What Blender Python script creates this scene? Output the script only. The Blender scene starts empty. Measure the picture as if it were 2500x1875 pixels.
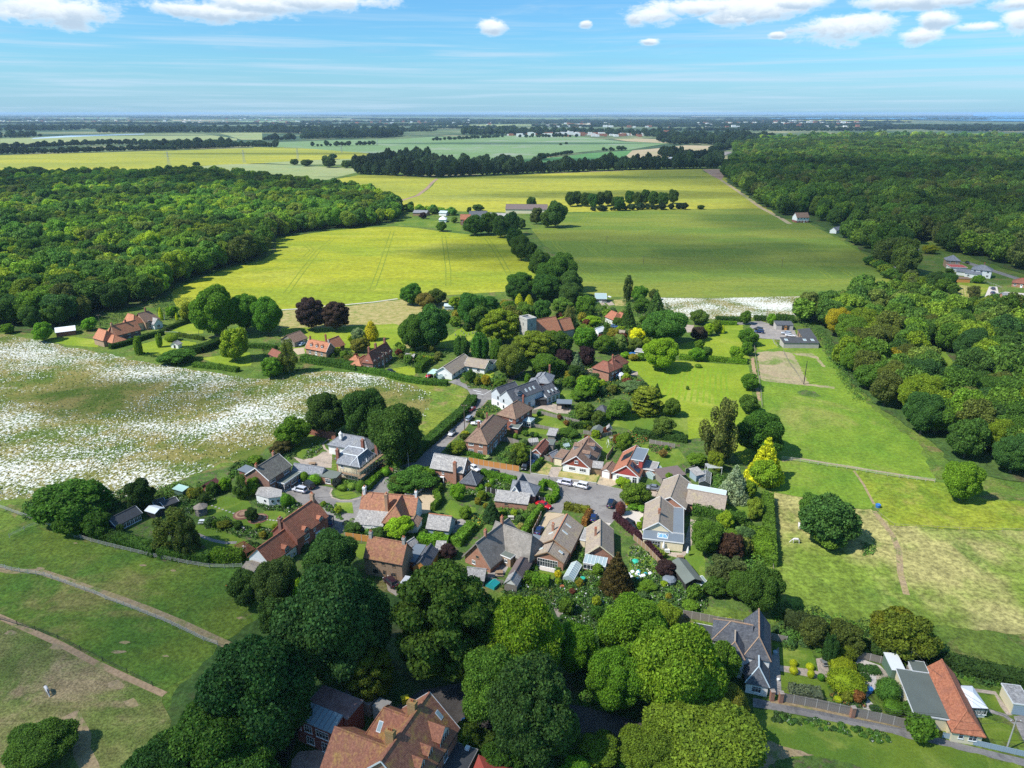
import bpy,math,random
import numpy as np
from mathutils import Vector,Matrix
from math import radians as R,pi,sin,cos,atan2,atan,sqrt
sc=bpy.context.scene
COL=sc.collection

FP,CX,CY,HORZ,HC=1735.0,1250.0,937.5,275.0,100.0
PITCH=atan((CY-HORZ)/FP)
cd=bpy.data.cameras.new('camera');cam=bpy.data.objects.new('camera',cd);COL.objects.link(cam)
cd.sensor_width=36;cd.lens=36*FP/2500;cd.clip_start=1;cd.clip_end=200000
cam.location=(0,0,HC);cam.rotation_euler=(pi/2-PITCH,0,0);sc.camera=cam
FW=Vector((0,cos(PITCH),-sin(PITCH)));UPV=Vector((0,sin(PITCH),cos(PITCH)))
def ray(px,py):
 return FW+Vector((1,0,0))*((px-CX)/FP)-UPV*((py-CY)/FP)
def U(px,py,z=0.0): 
 d=ray(px,py)
 t=(z-HC)/min(d.z,-0.0018)
 return Vector((d.x*t,d.y*t,z))
def depth(v):return(v-Vector((0,0,HC))).dot(FW)
REG=dict(N=(0,0,1),D=(0,0,.8848),R1=(0,640,3.456),R2=(640,680,5.53),R3=(1000,680,5.53),R4=(1360,680,5.53),R5=(1740,680,5.53),
           R6=(2100,640,5.53),V1=(560,980,5.53),V2=(940,900,5.53),V3=(1280,900,5.53),V4=(1640,900,5.53),
           V5=(60,1100,5.53),V6=(440,1160,5.53),V7=(820,1160,5.53),V8=(1120,1140,5.53),V9=(1460,1140,5.53),
           V10=(1840,1100,3.352),V11=(0,1395,3.456),V12=(680,1575,3.687),V13=(1220,1425,3.352),
           V14=(1680,1500,4.424),V15=(2000,1500,4.424),B1=(0,240,3.456),B2=(620,240,3.456),B3=(1240,240,3.456),B4=(1860,240,3.456))
def q(r,x,y):
 a,b,s=REG[r];return(a+x/s,b+y/s)
def W(r,x,y,z=0.0):return U(*q(r,x,y),z)

SUN_EL=R(50);SH=Vector((-0.93,-0.37)).normalized()
SD=Vector((SH.x*cos(SUN_EL),SH.y*cos(SUN_EL),sin(SUN_EL))) 
ld=bpy.data.lights.new('sun','SUN');ld.energy=4.5;ld.angle=R(0.5);ld.color=(1,.965,.9)
lo=bpy.data.objects.new('sun',ld);COL.objects.link(lo);lo.rotation_euler=SD.to_track_quat('Z','Y').to_euler();lo.location=(-300,-100,400)
sc.view_settings.view_transform='Standard';sc.view_settings.look='None';sc.view_settings.gamma=1
sc.view_settings.use_curve_mapping=False;sc.view_settings.exposure=0.52
sc.cycles.use_denoising=False
sc.cycles.max_bounces=6;sc.cycles.diffuse_bounces=4;sc.cycles.glossy_bounces=2;sc.cycles.transmission_bounces=3
sc.cycles.transparent_max_bounces=10;sc.cycles.volume_bounces=1
sc.cycles.sample_clamp_indirect=2;sc.cycles.sample_clamp_direct=5;sc.cycles.caustics_reflective=False;sc.cycles.caustics_refractive=False

class NT: 
 def __init__(s,t):s.t=t;s.n=t.nodes;s.l=t.links
 def new(s,typ,**k):
  x=s.n.new(typ)
  for a,b in k.items():setattr(x,a,b)
  return x
 def put(s,sock,v):
  if hasattr(v,'is_output'):s.l.new(v,sock)
  elif isinstance(v,(tuple,list))and sock.type=='RGBA' and len(v)==3:sock.default_value=(*v,1)
  else:sock.default_value=v
 def math(s,op,a,b=0.0,c=None,clamp=False):
  x=s.new('ShaderNodeMath',operation=op,use_clamp=clamp);s.put(x.inputs[0],a);s.put(x.inputs[1],b)
  if c is not None:s.put(x.inputs[2],c)
  return x.outputs[0]
 def mix(s,f,a,b,bt='MIX'):
  x=s.new('ShaderNodeMix',data_type='RGBA',blend_type=bt);s.put(x.inputs[0],f);s.put(x.inputs[6],a);s.put(x.inputs[7],b)
  return x.outputs[2]
 def smooth(s,v,a,b):
  x=s.new('ShaderNodeMapRange',interpolation_type='SMOOTHSTEP');s.put(x.inputs[0],v);x.inputs[1].default_value=a;x.inputs[2].default_value=b
  return x.outputs[0]
 def noise(s,vec,scale,detail=3,rough=.55,dist=0,dims='3D'):
  x=s.new('ShaderNodeTexNoise',noise_dimensions=dims);s.put(x.inputs['Vector'],vec);x.inputs['Scale'].default_value=scale
  x.inputs['Detail'].default_value=detail;x.inputs['Roughness'].default_value=rough;x.inputs['Distortion'].default_value=dist
  return x.outputs[0]
 def map(s,vec,scale=(1,1,1),rot=0.0,loc=(0,0,0)):
  x=s.new('ShaderNodeMapping');s.put(x.inputs[0],vec);x.inputs['Scale'].default_value=scale;x.inputs['Rotation'].default_value=(0,0,rot);x.inputs['Location'].default_value=loc
  return x.outputs[0]

w=bpy.data.worlds.new('World');sc.world=w;w.use_nodes=True;t=NT(w.node_tree);w.node_tree.nodes.clear()
sky=t.new('ShaderNodeTexSky',sky_type='NISHITA');sky.sun_disc=False;sky.sun_elevation=SUN_EL
sky.sun_rotation=atan2(SD.x,SD.y);sky.altitude=100;sky.air_density=1.0;sky.dust_density=0.6;sky.ozone_density=2.2
gen=t.new('ShaderNodeTexCoord').outputs['Generated']
sx=t.new('ShaderNodeSeparateXYZ');t.put(sx.inputs[0],gen)
X,Y,Z=sx.outputs
az=t.math('ARCTAN2',X,Y);el=t.math('ARCSINE',Z)
ae=t.new('ShaderNodeCombineXYZ');t.put(ae.inputs[0],az);t.put(ae.inputs[1],t.math('MULTIPLY',el,2.2));t.put(ae.inputs[2],Y);aev=ae.outputs[0]
n1=t.noise(aev,34,9,.66,.3);n2=t.noise(aev,11,5,.6)
wob=t.math('ADD',t.math('MULTIPLY',t.math('SUBTRACT',n1,.5),2.0),t.math('MULTIPLY',t.math('SUBTRACT',n2,.5),1.5))
q35_=[(100,18,270,54),(30,25,120,36),(440,22,300,36),(560,8,200,40),(700,4,220,34),(1060,58,56,34),(1408,32,110,50),(1380,38,60,30),(1500,18,130,30),(1640,18,240,50),(1580,38,120,30),
         (1740,5,120,30),(1820,55,215,56),(1870,52,110,50),(1960,3,290,30),(2024,42,74,28),(1985,77,84,30),(2120,58,90,15),(1405,90,46,13),(2205,45,60,40),(1265,52,26,16),(1680,76,30,14),(2200,4,90,24)]
mask=None;low=None
for(px,py,ww,hh)in q35_:
 d=ray(px/.8848,py/.8848).normalized();a0=atan2(d.x,d.y);e0=math.asin(d.z)
 ra=ww/.8848/FP/2*1.0;re=hh/.8848/FP/2*.95
 if abs(px-1100)>700:ra*=.82
 dx=t.math('DIVIDE',t.math('SUBTRACT',az,a0),ra);dy=t.math('DIVIDE',t.math('SUBTRACT',el,e0),re)
 r=t.math('SQRT',t.math('ADD',t.math('MULTIPLY',dx,dx),t.math('MULTIPLY',dy,dy)))
 m=t.smooth(t.math('ADD',r,wob),1.18,.45)
 sh=t.math('MULTIPLY',m,t.smooth(t.math('ADD',dy,t.math('MULTIPLY',t.math('SUBTRACT',n1,.5),1.6)),.45,-.75))
 mask=m if mask is None else t.math('MAXIMUM',mask,m);low=sh if low is None else t.math('MAXIMUM',low,sh)
st=t.noise(t.map(aev,(1.2,22,1),.04),2.2,7,.62,.4) 
st2=t.noise(t.map(aev,(2.5,9,1),-.06),2.0,6,.6,.8)
stm=t.math('MULTIPLY',t.smooth(st,.42,.72),t.smooth(el,.16,.05))
stm=t.math('MAXIMUM',t.math('MULTIPLY',stm,.75),t.math('MULTIPLY',t.math('MULTIPLY',t.smooth(st2,.5,.8),t.smooth(el,.0,.06)),.45))
ov=t.noise(gen,2.3,6,.6,.3)
stm=t.math('MAXIMUM',stm,t.math('MULTIPLY',t.smooth(ov,.55,.72),t.math('MULTIPLY',t.smooth(el,.13,.3),.8)))
tint=t.mix(1.0,sky.outputs[0],(.44,.86,1.16),'MULTIPLY')
c0=t.mix(t.math('MULTIPLY',t.smooth(el,.085,-.005),.55),tint,(2.9,4.7,6.7))
c1=t.mix(stm,c0,(4.1,5.5,6.8))
dkband=t.math('MULTIPLY',t.smooth(st,.45,.3),t.math('MULTIPLY',t.smooth(el,.02,.05),.25))
c1=t.mix(dkband,c1,(2.4,4.2,6.2))
cc=t.mix(low,(7.4,7.8,8.0),(3.7,4.7,5.8))
c2=t.mix(t.math('MULTIPLY',mask,.95),c1,cc)
bg=t.new('ShaderNodeBackground');t.put(bg.inputs[0],c2);bg.inputs[1].default_value=0.1
wo=t.new('ShaderNodeOutputWorld');t.l.new(bg.outputs[0],wo.inputs[0])

MATS={}
def base_mat(name):
 m=bpy.data.materials.new(name);m.use_nodes=True;t=NT(m.node_tree)
 p=next(n for n in t.n if n.type=='BSDF_PRINCIPLED');p.inputs['Specular IOR Level'].default_value=.3
 MATS[name]=m;return m,t,p
def gmat(name,c1,c2,big=.05,c3=None,fine=1.6,famt=.35,rough=.95,stretch=(1,1,1),rot=0.0,third=.06,spot=None,obj=False,bump=0.0,hard=.15,spec=.2,big_detail=4):
 """Mottled surface: two colours in large patches, a third in streaks, fine grain."""
 m,t,p=base_mat(name)
 pos=t.new('ShaderNodeTexCoord').outputs['Object']if obj else t.new('ShaderNodeNewGeometry').outputs['Position']
 v=t.map(pos,stretch,rot)
 a=t.noise(v,big,big_detail,.6);col=t.mix(t.smooth(a,.5-hard,.5+hard),c1,c2)
 if c3:b=t.noise(t.map(v,(1,1,1),.5,(31,17,3)),third,5,.65,.6);col=t.mix(t.smooth(b,.52,.68),col,c3)
 if spot:s=t.noise(t.map(v,(1,1,1),0,(7,9,2)),spot[1],2,.6);col=t.mix(t.smooth(s,spot[2],spot[2]+.06),col,spot[0])
 f=t.noise(pos,fine,4,.75);k=t.math('MULTIPLY_ADD',t.smooth(f,.3,.7),famt*1.9,1-famt*.95);k=t.math('MULTIPLY',k,t.math('MULTIPLY_ADD',t.smooth(t.noise(v,min(fine*.22,.3),4,.7),.3,.7),famt*.9,1-famt*.45))
 kc=t.new('ShaderNodeCombineColor');[t.put(kc.inputs[i],k)for i in range(3)]
 col=t.mix(1.0,col,kc.outputs[0],'MULTIPLY')
 t.put(p.inputs['Base Color'],col);p.inputs['Roughness'].default_value=rough;p.inputs['Specular IOR Level'].default_value=spec
 if bump:
  b=t.new('ShaderNodeBump');b.inputs['Strength'].default_value=.6;b.inputs['Distance'].default_value=bump;t.put(b.inputs['Height'],f);t.l.new(b.outputs[0],p.inputs['Normal'])
 return m
def q22_(name,mode):
 m,t,p=base_mat(name)
 oi=t.new('ShaderNodeObjectInfo');tc=t.new('ShaderNodeTexCoord').outputs['Object'];geo=t.new('ShaderNodeNewGeometry').outputs
 if mode=='object':col=oi.outputs['Color']
 else:
  r=t.new('ShaderNodeValToRGB');t.put(r.inputs[0],oi.outputs['Random']);e=r.color_ramp.elements
  pal=mode
  while len(e)<len(pal):e.new(.5)
  for i,c in enumerate(pal):e[i].position=i/(len(pal)-1);e[i].color=(*c,1)
  col=r.outputs[0]
  big=t.noise(geo['Position'],.009,4,.55);g=t.new('ShaderNodeCombineColor');k=t.math('MULTIPLY_ADD',t.smooth(big,.38,.62),.8,.62);[t.put(g.inputs[i],k)for i in range(3)]
  col=t.mix(1.0,col,g.outputs[0],'MULTIPLY')
 n=t.noise(tc,2.3,3,.6);col=t.mix(t.smooth(n,.35,.7),col,t.mix(.5,col,(1.35,1.2,.75),'MULTIPLY'))
 k=t.math('MULTIPLY_ADD',geo['Random Per Island'],1.1,.5);kc=t.new('ShaderNodeCombineColor');[t.put(kc.inputs[i],k)for i in range(3)]
 col=t.mix(1.0,col,kc.outputs[0],'MULTIPLY')
 t.put(p.inputs['Base Color'],col);p.inputs['Roughness'].default_value=.75;p.inputs['Specular IOR Level'].default_value=.25
 tr=t.new('ShaderNodeBsdfTranslucent');t.put(tr.inputs[0],col);ms=t.new('ShaderNodeMixShader');ms.inputs[0].default_value=.4
 out=next(x for x in t.n if x.type=='OUTPUT_MATERIAL');t.l.new(p.outputs[0],ms.inputs[1]);t.l.new(tr.outputs[0],ms.inputs[2]);t.l.new(ms.outputs[0],out.inputs[0])
 return m
def flat(name,c,rough=.5,metal=0.0,var=.12,scale=1.2,spec=.4,coat=0.0):
 m,t,p=base_mat(name);tc=t.new('ShaderNodeTexCoord').outputs['Object']
 k=t.math('MULTIPLY_ADD',t.noise(tc,scale,4,.65),var*2,1-var);kc=t.new('ShaderNodeCombineColor');[t.put(kc.inputs[i],k)for i in range(3)]
 t.put(p.inputs['Base Color'],t.mix(1.0,c,kc.outputs[0],'MULTIPLY'));p.inputs['Roughness'].default_value=rough;p.inputs['Metallic'].default_value=metal
 p.inputs['Specular IOR Level'].default_value=spec;p.inputs['Coat Weight'].default_value=coat
 return m
def q20_(name,c,mortar,tone=.3,patch=None):
 m,t,p=base_mat(name);tc=t.new('ShaderNodeTexCoord').outputs['Object']
 s=t.new('ShaderNodeSeparateXYZ');t.put(s.inputs[0],tc);cb=t.new('ShaderNodeCombineXYZ');t.put(cb.inputs[0],t.math('ADD',s.outputs[0],s.outputs[1]));t.put(cb.inputs[1],s.outputs[2])
 b=t.new('ShaderNodeTexBrick');t.put(b.inputs[0],cb.outputs[0]);b.inputs['Scale'].default_value=1;b.inputs['Brick Width'].default_value=.24;b.inputs['Row Height'].default_value=.085;b.inputs['Mortar Size'].default_value=.012
 t.put(b.inputs['Color1'],c);t.put(b.inputs['Color2'],tuple(x*(1-tone)for x in c));t.put(b.inputs['Mortar'],mortar)
 col=b.outputs[0]
 n=t.noise(tc,.7,5,.65);col=t.mix(t.math('MULTIPLY',t.smooth(n,.4,.75),.45),col,patch or tuple(x*.6 for x in c))
 t.put(p.inputs['Base Color'],col);p.inputs['Roughness'].default_value=.9
 return m
def q19_(name,c1,c2,moss,mamt=.35,streak=.5):
 m,t,p=base_mat(name);tc=t.new('ShaderNodeTexCoord').outputs['Object']
 vo=t.new('ShaderNodeTexVoronoi');t.put(vo.inputs['Vector'],t.map(tc,(4.2,4.2,6)));vo.inputs['Scale'].default_value=1
 sp=t.new('ShaderNodeSeparateColor');t.put(sp.inputs[0],vo.outputs['Color']);col=t.mix(sp.outputs[0],c1,c2)
 n=t.noise(tc,.55,6,.7);col=t.mix(t.math('MULTIPLY',t.smooth(n,.47,.72),mamt*2),col,moss)
 n=t.noise(tc,2.2,5,.75);k=t.math('MULTIPLY_ADD',t.smooth(n,.28,.72),streak*1.3,1-streak*.65);kc=t.new('ShaderNodeCombineColor');[t.put(kc.inputs[i],k)for i in range(3)]
 col=t.mix(1.0,col,kc.outputs[0],'MULTIPLY')
 t.put(p.inputs['Base Color'],col);p.inputs['Roughness'].default_value=.85
 return m

q20_('m1',(.42,.15,.075),(.4,.33,.27));q20_('m10',(.3,.085,.05),(.3,.2,.16));q20_('m8',(.24,.105,.07),(.28,.22,.18))
q20_('m9',(.45,.26,.15),(.4,.33,.25),.35,(.3,.24,.19));q20_('stone',(.6,.57,.5),(.3,.29,.27),.35,(.24,.24,.22));q20_('tile_hung',(.38,.09,.05),(.2,.06,.04),.35)
flat('m2',(.78,.77,.74),.7,var=.08);flat('m13',(.72,.63,.43),.7,var=.08);flat('grey_cladding',(.55,.58,.6),.6,var=.06);flat('m48',(.3,.38,.43),.6,var=.1)
flat('m3',(.035,.033,.032),.7);flat('m46',(.2,.06,.035),.7);flat('red_gable',(.42,.07,.06),.7);flat('m43',(.12,.2,.14),.7);flat('timber',(.3,.2,.12),.8,var=.3,scale=4)
flat('m28',(.55,.25,.07),.7,var=.15,scale=3);flat('m4',(.24,.21,.18),.85,var=.3,scale=3);flat('m0',(.8,.8,.78),.45,var=.04);flat('m30',(.45,.43,.39),.7,var=.2,scale=2)
flat('concrete',(.42,.39,.35),.9,var=.25,scale=.8);flat('bark',(.13,.1,.075),.9,var=.3,scale=3);flat('m29',(.42,.4,.36),.9,var=.3,scale=3)
flat('pot',(.5,.16,.07),.8);flat('lead',(.22,.23,.24),.5,var=.15)

q19_('m14',(.2,.125,.09),(.27,.17,.12),(.25,.2,.12),.25);q19_('m21',(.3,.11,.065),(.4,.16,.09),(.22,.12,.07),.3);q19_('m20',(.2,.075,.05),(.27,.1,.065),(.18,.12,.08),.3)
q19_('m12',(.38,.155,.085),(.47,.2,.11),(.36,.2,.1),.25);q19_('m6',(.17,.18,.2),(.25,.26,.28),(.3,.3,.28),.3);q19_('m7',(.075,.08,.092),(.11,.115,.13),(.16,.16,.155),.2)
q19_('m5',(.25,.24,.23),(.37,.35,.33),(.42,.4,.36),.4);q19_('m11',(.26,.21,.17),(.34,.28,.22),(.36,.3,.17),.35,.3);q19_('thatch',(.2,.18,.16),(.27,.25,.22),(.14,.13,.11),.5,.4)
q19_('roof_ochre',(.29,.135,.085),(.37,.17,.1),(.34,.2,.08),.5);q19_('roof_rust',(.38,.13,.07),(.48,.19,.1),(.3,.12,.08),.4)
q19_('m38',(.12,.115,.1),(.17,.16,.14),(.2,.2,.16),.3,.35)
q19_('m39',(.3,.12,.075),(.4,.17,.1),(.42,.26,.07),.5,.45)
q20_('brick_ochre',(.5,.3,.1),(.4,.3,.2),.35)
flat('maroon_wall',(.2,.07,.06),.8,var=.2);q19_('felt_pink',(.28,.15,.13),(.36,.22,.19),(.2,.1,.08),.6,.5)
flat('m23',(.16,.19,.22),.7,var=.12,scale=.5);flat('m22',(.065,.068,.072),.8,var=.25,scale=.5);flat('m24',(.13,.15,.13),.85,var=.2,scale=.3);flat('m25',(.75,.77,.78),.5,var=.06);flat('m26',(.5,.6,.64),.35,var=.15,scale=.6)
flat('sheet_mint',(.45,.65,.55),.4,var=.1);flat('flat_maroon',(.14,.045,.045),.8);flat('red_canopy',(.5,.1,.07),.6,var=.06);flat('felt_brown',(.16,.12,.11),.9,var=.15)
def q21_(name,c,rough=.08):
 m,t,p=base_mat(name);p.inputs['Base Color'].default_value=(*c,1);p.inputs['Roughness'].default_value=rough;p.inputs['Specular IOR Level'].default_value=.7;return m
flat('white_flower',(.74,.74,.7),.9,var=.1,scale=.2);gmat('far_wood',(.03,.065,.04),(.045,.08,.045),.001)
gmat('bank',(.1,.17,.02),(.17,.21,.025),.06,(.24,.2,.07),1.0,.4,third=.12)
gmat('grass_tuft',(.09,.15,.03),(.22,.2,.07),.08)
q21_('sea',(.05,.22,.36),.35)
q21_('glass',(.035,.045,.055));q21_('roof_glass',(.3,.38,.4),.12);q21_('m40',(.35,.45,.45),.15);q21_('solar',(.02,.025,.045),.15);q21_('blue_glass',(.15,.33,.5),.1)
flat('tyre',(.02,.02,.02),.9);flat('alloy',(.5,.5,.52),.3,.6);flat('tail_lamp',(.5,.02,.02),.2);flat('head_lamp',(.85,.87,.9),.1);flat('plate',(.75,.7,.2),.5);flat('m45',(.75,.6,.02),.5);flat('m41',(.03,.16,.45),.5)
flat('m44',(.03,.42,.28),.5);flat('orange_plastic',(.8,.2,.04),.5);flat('m47',(.8,.8,.8),.9);flat('steel',(.55,.56,.58),.35,.7);flat('purple_plastic',(.2,.08,.45),.5);flat('teal_cover',(.02,.3,.33),.5)
flat('horse_grey',(.62,.58,.55),.8,var=.35,scale=2);flat('horse_dark',(.06,.05,.045),.8);flat('skin',(.5,.32,.24),.7);flat('dark_cloth',(.03,.03,.035),.9);flat('pylon',(.4,.42,.43),.6)
def paint(name):
 m,t,p=base_mat(name);oi=t.new('ShaderNodeObjectInfo');t.put(p.inputs['Base Color'],oi.outputs['Color']);p.inputs['Roughness'].default_value=.3;p.inputs['Coat Weight'].default_value=.6;p.inputs['Coat Roughness'].default_value=.06;p.inputs['Metallic'].default_value=.15
paint('car_paint')
q22_('leaf','object');gmat('lawn_stripe',(.16,.26,.014),(.2,.3,.015),.05,None,1.2,.2)
DK,MD,LT,LIME,OL,YEL,GOLD,PUR,BLU,BRN,GRY=(.05,.12,.022),(.075,.17,.022),(.11,.22,.025),(.18,.3,.022),(.1,.14,.028),(.36,.38,.02),(.4,.38,.02),(.04,.02,.034),(.17,.24,.22),(.13,.085,.035),(.13,.15,.1)
q22_('m15',[(.08,.17,.025),(.1,.22,.025),(.13,.25,.025),(.15,.3,.03),(.07,.18,.035),(.2,.34,.03),(.25,.37,.025),(.15,.2,.05),(.32,.42,.025),(.08,.2,.03),(.12,.24,.04)])
q22_('m16',[(.065,.14,.022),(.08,.15,.025),(.1,.2,.025),(.09,.17,.025),(.06,.13,.025),(.14,.24,.025),(.14,.17,.04),(.1,.19,.022),(.19,.28,.025)])
q22_('m17',[(.035,.07,.03),(.03,.065,.03),(.05,.09,.035),(.04,.08,.03)])

def link(name,me,parent=None,loc=None):
 o=bpy.data.objects.new(name,me);COL.objects.link(o)
 if parent is not None:o.parent=parent
 if loc is not None:o.location=loc
 return o
def tag(o,label,cat=None,group=None,kind=None):
 if label:o['label']=label
 if cat:o['category']=cat
 if group:o['group']=group
 if kind:o['kind']=kind
 return o
def root(name,label,cat,loc,rz=0.0,group=None):
 o=bpy.data.objects.new(name,None);COL.objects.link(o);o.location=loc;o.rotation_euler=(0,0,rz);o.empty_display_size=.5
 return tag(o,label,cat,group)
class MB:
 def __init__(s):s.v=[];s.f=[]
 def poly(s,pts):
  n=len(s.v);s.v+=[tuple(p)for p in pts];s.f.append(tuple(range(n,n+len(pts))));return s
 def box(s,x0,y0,z0,x1,y1,z1):
  n=len(s.v);s.v+=[(x0,y0,z0),(x1,y0,z0),(x1,y1,z0),(x0,y1,z0),(x0,y0,z1),(x1,y0,z1),(x1,y1,z1),(x0,y1,z1)]
  s.f+=[tuple(n+i for i in f)for f in((0,3,2,1),(4,5,6,7),(0,1,5,4),(1,2,6,5),(2,3,7,6),(3,0,4,7))];return s
 def beam(s,a,b,w,h=None): 
  a=Vector(a);b=Vector(b);h=h or w;d=(b-a);
  if d.length<1e-6:return s
  d.normalize();u=d.cross(Vector((0,0,1)))
  if u.length<.05:u=Vector((1,0,0))
  u.normalize();v=u.cross(d);n=len(s.v)
  for p in(a,b):
   for(i,j)in((-1,-1),(1,-1),(1,1),(-1,1)):s.v.append(tuple(p+u*(i*w/2)+v*(j*h/2)))
  s.f+=[(n,n+1,n+2,n+3),(n+7,n+6,n+5,n+4)]+[(n+i,n+4+i,n+4+(i+1)%4,n+(i+1)%4)for i in range(4)];return s
 def tube(s,pts,rad,k=6):
  n0=len(s.v);pts=[Vector(p)for p in pts]
  for i,p in enumerate(pts):
   d=(pts[min(i+1,len(pts)-1)]-pts[max(i-1,0)]).normalized();u=d.cross(Vector((0,0,1)))
   if u.length<.05:u=Vector((1,0,0))
   u.normalize();v=d.cross(u)
   for j in range(k):a=2*pi*j/k;s.v.append(tuple(p+(u*cos(a)+v*sin(a))*rad[i]))
  for i in range(len(pts)-1):
   for j in range(k):s.f.append((n0+i*k+j,n0+i*k+(j+1)%k,n0+(i+1)*k+(j+1)%k,n0+(i+1)*k+j))
  s.f.append(tuple(n0+j for j in range(k))[::-1]);s.f.append(tuple(n0+(len(pts)-1)*k+j for j in range(k)));return s
 def lathe(s,prof,k=12,c=(0,0)):
  n0=len(s.v)
  for(r,z)in prof:
   for j in range(k):a=2*pi*j/k;s.v.append((c[0]+r*cos(a),c[1]+r*sin(a),z))
  for i in range(len(prof)-1):
   for j in range(k):s.f.append((n0+i*k+j,n0+i*k+(j+1)%k,n0+(i+1)*k+(j+1)%k,n0+(i+1)*k+j))
  s.f.append(tuple(n0+(len(prof)-1)*k+j for j in range(k)));return s
 def mesh(s,name,m,smooth=False):
  me=bpy.data.meshes.new(name);me.from_pydata(s.v,[],s.f);me.materials.append(MATS[m]if isinstance(m,str)else m)
  if smooth:me.polygons.foreach_set('use_smooth',[True]*len(me.polygons))
  me.update();return me
 def build(s,name,m,parent=None,loc=None,rz=None,smooth=False):
  o=link(name,s.mesh(name,m,smooth),parent=parent,loc=loc)
  if rz is not None:o.rotation_euler=(0,0,rz)
  return o
def q25_(name,V,m):
 n=len(V)//4;me=bpy.data.meshes.new(name);me.vertices.add(len(V));me.vertices.foreach_set('co',V.astype(np.float32).ravel())
 me.loops.add(len(V));me.loops.foreach_set('vertex_index',np.arange(len(V),dtype=np.int32));me.polygons.add(n);me.polygons.foreach_set('loop_start',np.arange(0,len(V),4,dtype=np.int32))
 me.polygons.foreach_set('loop_total',np.full(n,4,np.int32));me.materials.append(MATS[m]);me.update(calc_edges=True);me.validate();return me
def q11_(P,Nn,size,rng,tilt=.55,sv=.45):
 """Leaf-clump quads at P, facing roughly along Nn."""
 n=len(P);N2=Nn+rng.normal(0,tilt,(n,3));N2/=np.linalg.norm(N2,axis=1,keepdims=True)+1e-9
 a=rng.normal(0,1,(n,3));u=np.cross(N2,a);u/=np.linalg.norm(u,axis=1,keepdims=True)+1e-9;v=np.cross(N2,u)
 s=(size*(1-sv+2*sv*rng.random((n,1))));e=.6+.5*rng.random((n,1))
 u=u*s;v=v*s*e;b=N2*s*.35
 return np.stack([P-u*.5-v*.1,P-v*.55+b,P+u*.5+v*.1,P+v*.55-b*.3],1).reshape(-1,3)
def ico(sub=2):
 import bmesh
 bm=bmesh.new();bmesh.ops.create_icosphere(bm,subdivisions=sub,radius=1);V=np.array([v.co[:]for v in bm.verts]);F=np.array([[v.index for v in f.verts]for f in bm.faces]);bm.free();return V,F
ICV,ICF=ico(2)
def q12_(name,blobs,n,size,seed,mat='leaf',core=.76,tilt=.55,env=None):
 """Crown: leaf clumps over the outside of a union of blobs (centre, radii), with a darker core mass inside."""
 rng=np.random.default_rng(seed);C=np.array([b[0]for b in blobs],float);Rr=np.array([b[1]for b in blobs],float)
 area=(Rr[:,0]*Rr[:,1]+Rr[:,0]*Rr[:,2]+Rr[:,1]*Rr[:,2]);pr=area/area.sum();P=[];Nn=[];got=0
 while got<n:
  k=rng.choice(len(C),4*n,p=pr);d=rng.normal(0,1,(4*n,3));d/=np.linalg.norm(d,axis=1,keepdims=True)
  rad=1.0-.2*rng.random((4*n,1))**2+.16*rng.random((4*n,1))**3;p=C[k]+d*Rr[k]*rad
  ins=np.zeros(len(p),bool)
  for j in range(len(C)):e=((p-C[j])/Rr[j]);ins|=((e**2).sum(1)<.78)&(k!=j)
  p=p[~ins];d2=d[~ins]/Rr[k[~ins]];P.append(p);Nn.append(d2/np.linalg.norm(d2,axis=1,keepdims=True));got+=len(p)
 P=np.concatenate(P)[:n];Nn=np.concatenate(Nn)[:n];Nn=Nn+np.array([0,0,.25])
 V=q11_(P,Nn,size,rng,tilt);F=[np.arange(len(V)).reshape(-1,4)]
 me=bpy.data.meshes.new(name);vs=[V];off=len(V);tris=[]
 for c,r in zip(C,Rr):
  if core:jit=1+.1*rng.normal(0,1,(len(ICV),1));vs.append(c+ICV*jit*r*core);tris.append(ICF+off);off+=len(ICV)
 V=np.concatenate(vs);nq=len(F[0]);T=np.concatenate(tris)if tris else np.zeros((0,3),int)
 me.vertices.add(len(V));me.vertices.foreach_set('co',V.astype(np.float32).ravel());L=np.concatenate([F[0].ravel(),T.ravel()]).astype(np.int32)
 me.loops.add(len(L));me.loops.foreach_set('vertex_index',L);me.polygons.add(nq+len(T))
 me.polygons.foreach_set('loop_start',np.concatenate([np.arange(0,nq*4,4),nq*4+np.arange(0,len(T)*3,3)]).astype(np.int32))
 me.polygons.foreach_set('loop_total',np.concatenate([np.full(nq,4),np.full(len(T),3)]).astype(np.int32));me.materials.append(MATS[mat]);me.update(calc_edges=True);me.validate();return me
def lobes(seed,n,spread=.62,r=(.34,.5),zlo=-.75,squash=.85):
 rng=random.Random(seed);out=[((0,0,-.08),(.66,.66,.72))];ga=pi*(3-sqrt(5))
 for i in range(n):
  z=1-(i+.5)/n*(1-zlo);rr=sqrt(max(0,1-z*z));a=i*ga+rng.uniform(-.4,.4);q_=rng.uniform(*r);sp=spread*rng.uniform(.85,1.1)
  out.append(((cos(a)*rr*sp,sin(a)*rr*sp,z*spread*1.02),(q_,q_,q_*squash)))
 return out
def conical(seed,tiers,taper=.9,r0=.5,lump=.27):
 rng=random.Random(seed);out=[((0,0,-.55),(.5,.5,.45)),((0,0,-.1),(.36,.36,.5)),((0,0,.4),(.2,.2,.45))]
 for i in range(tiers):
  f=i/(tiers-1);z=-.9+1.8*f;R_=(1-f)**taper*.8+.02;m=max(3,int(9*(1-f)+2))
  for j in range(m):a=2*pi*(j+rng.random()*.5+i*.37)/m;s=lump*(1.15-.75*f);out.append(((cos(a)*R_,sin(a)*R_,z+rng.uniform(-.03,.03)),(s,s,s*.7)))
 return out
PROTO={}
def proto(kind,k,fn):PROTO.setdefault(kind,[]).append(fn(k))
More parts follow.
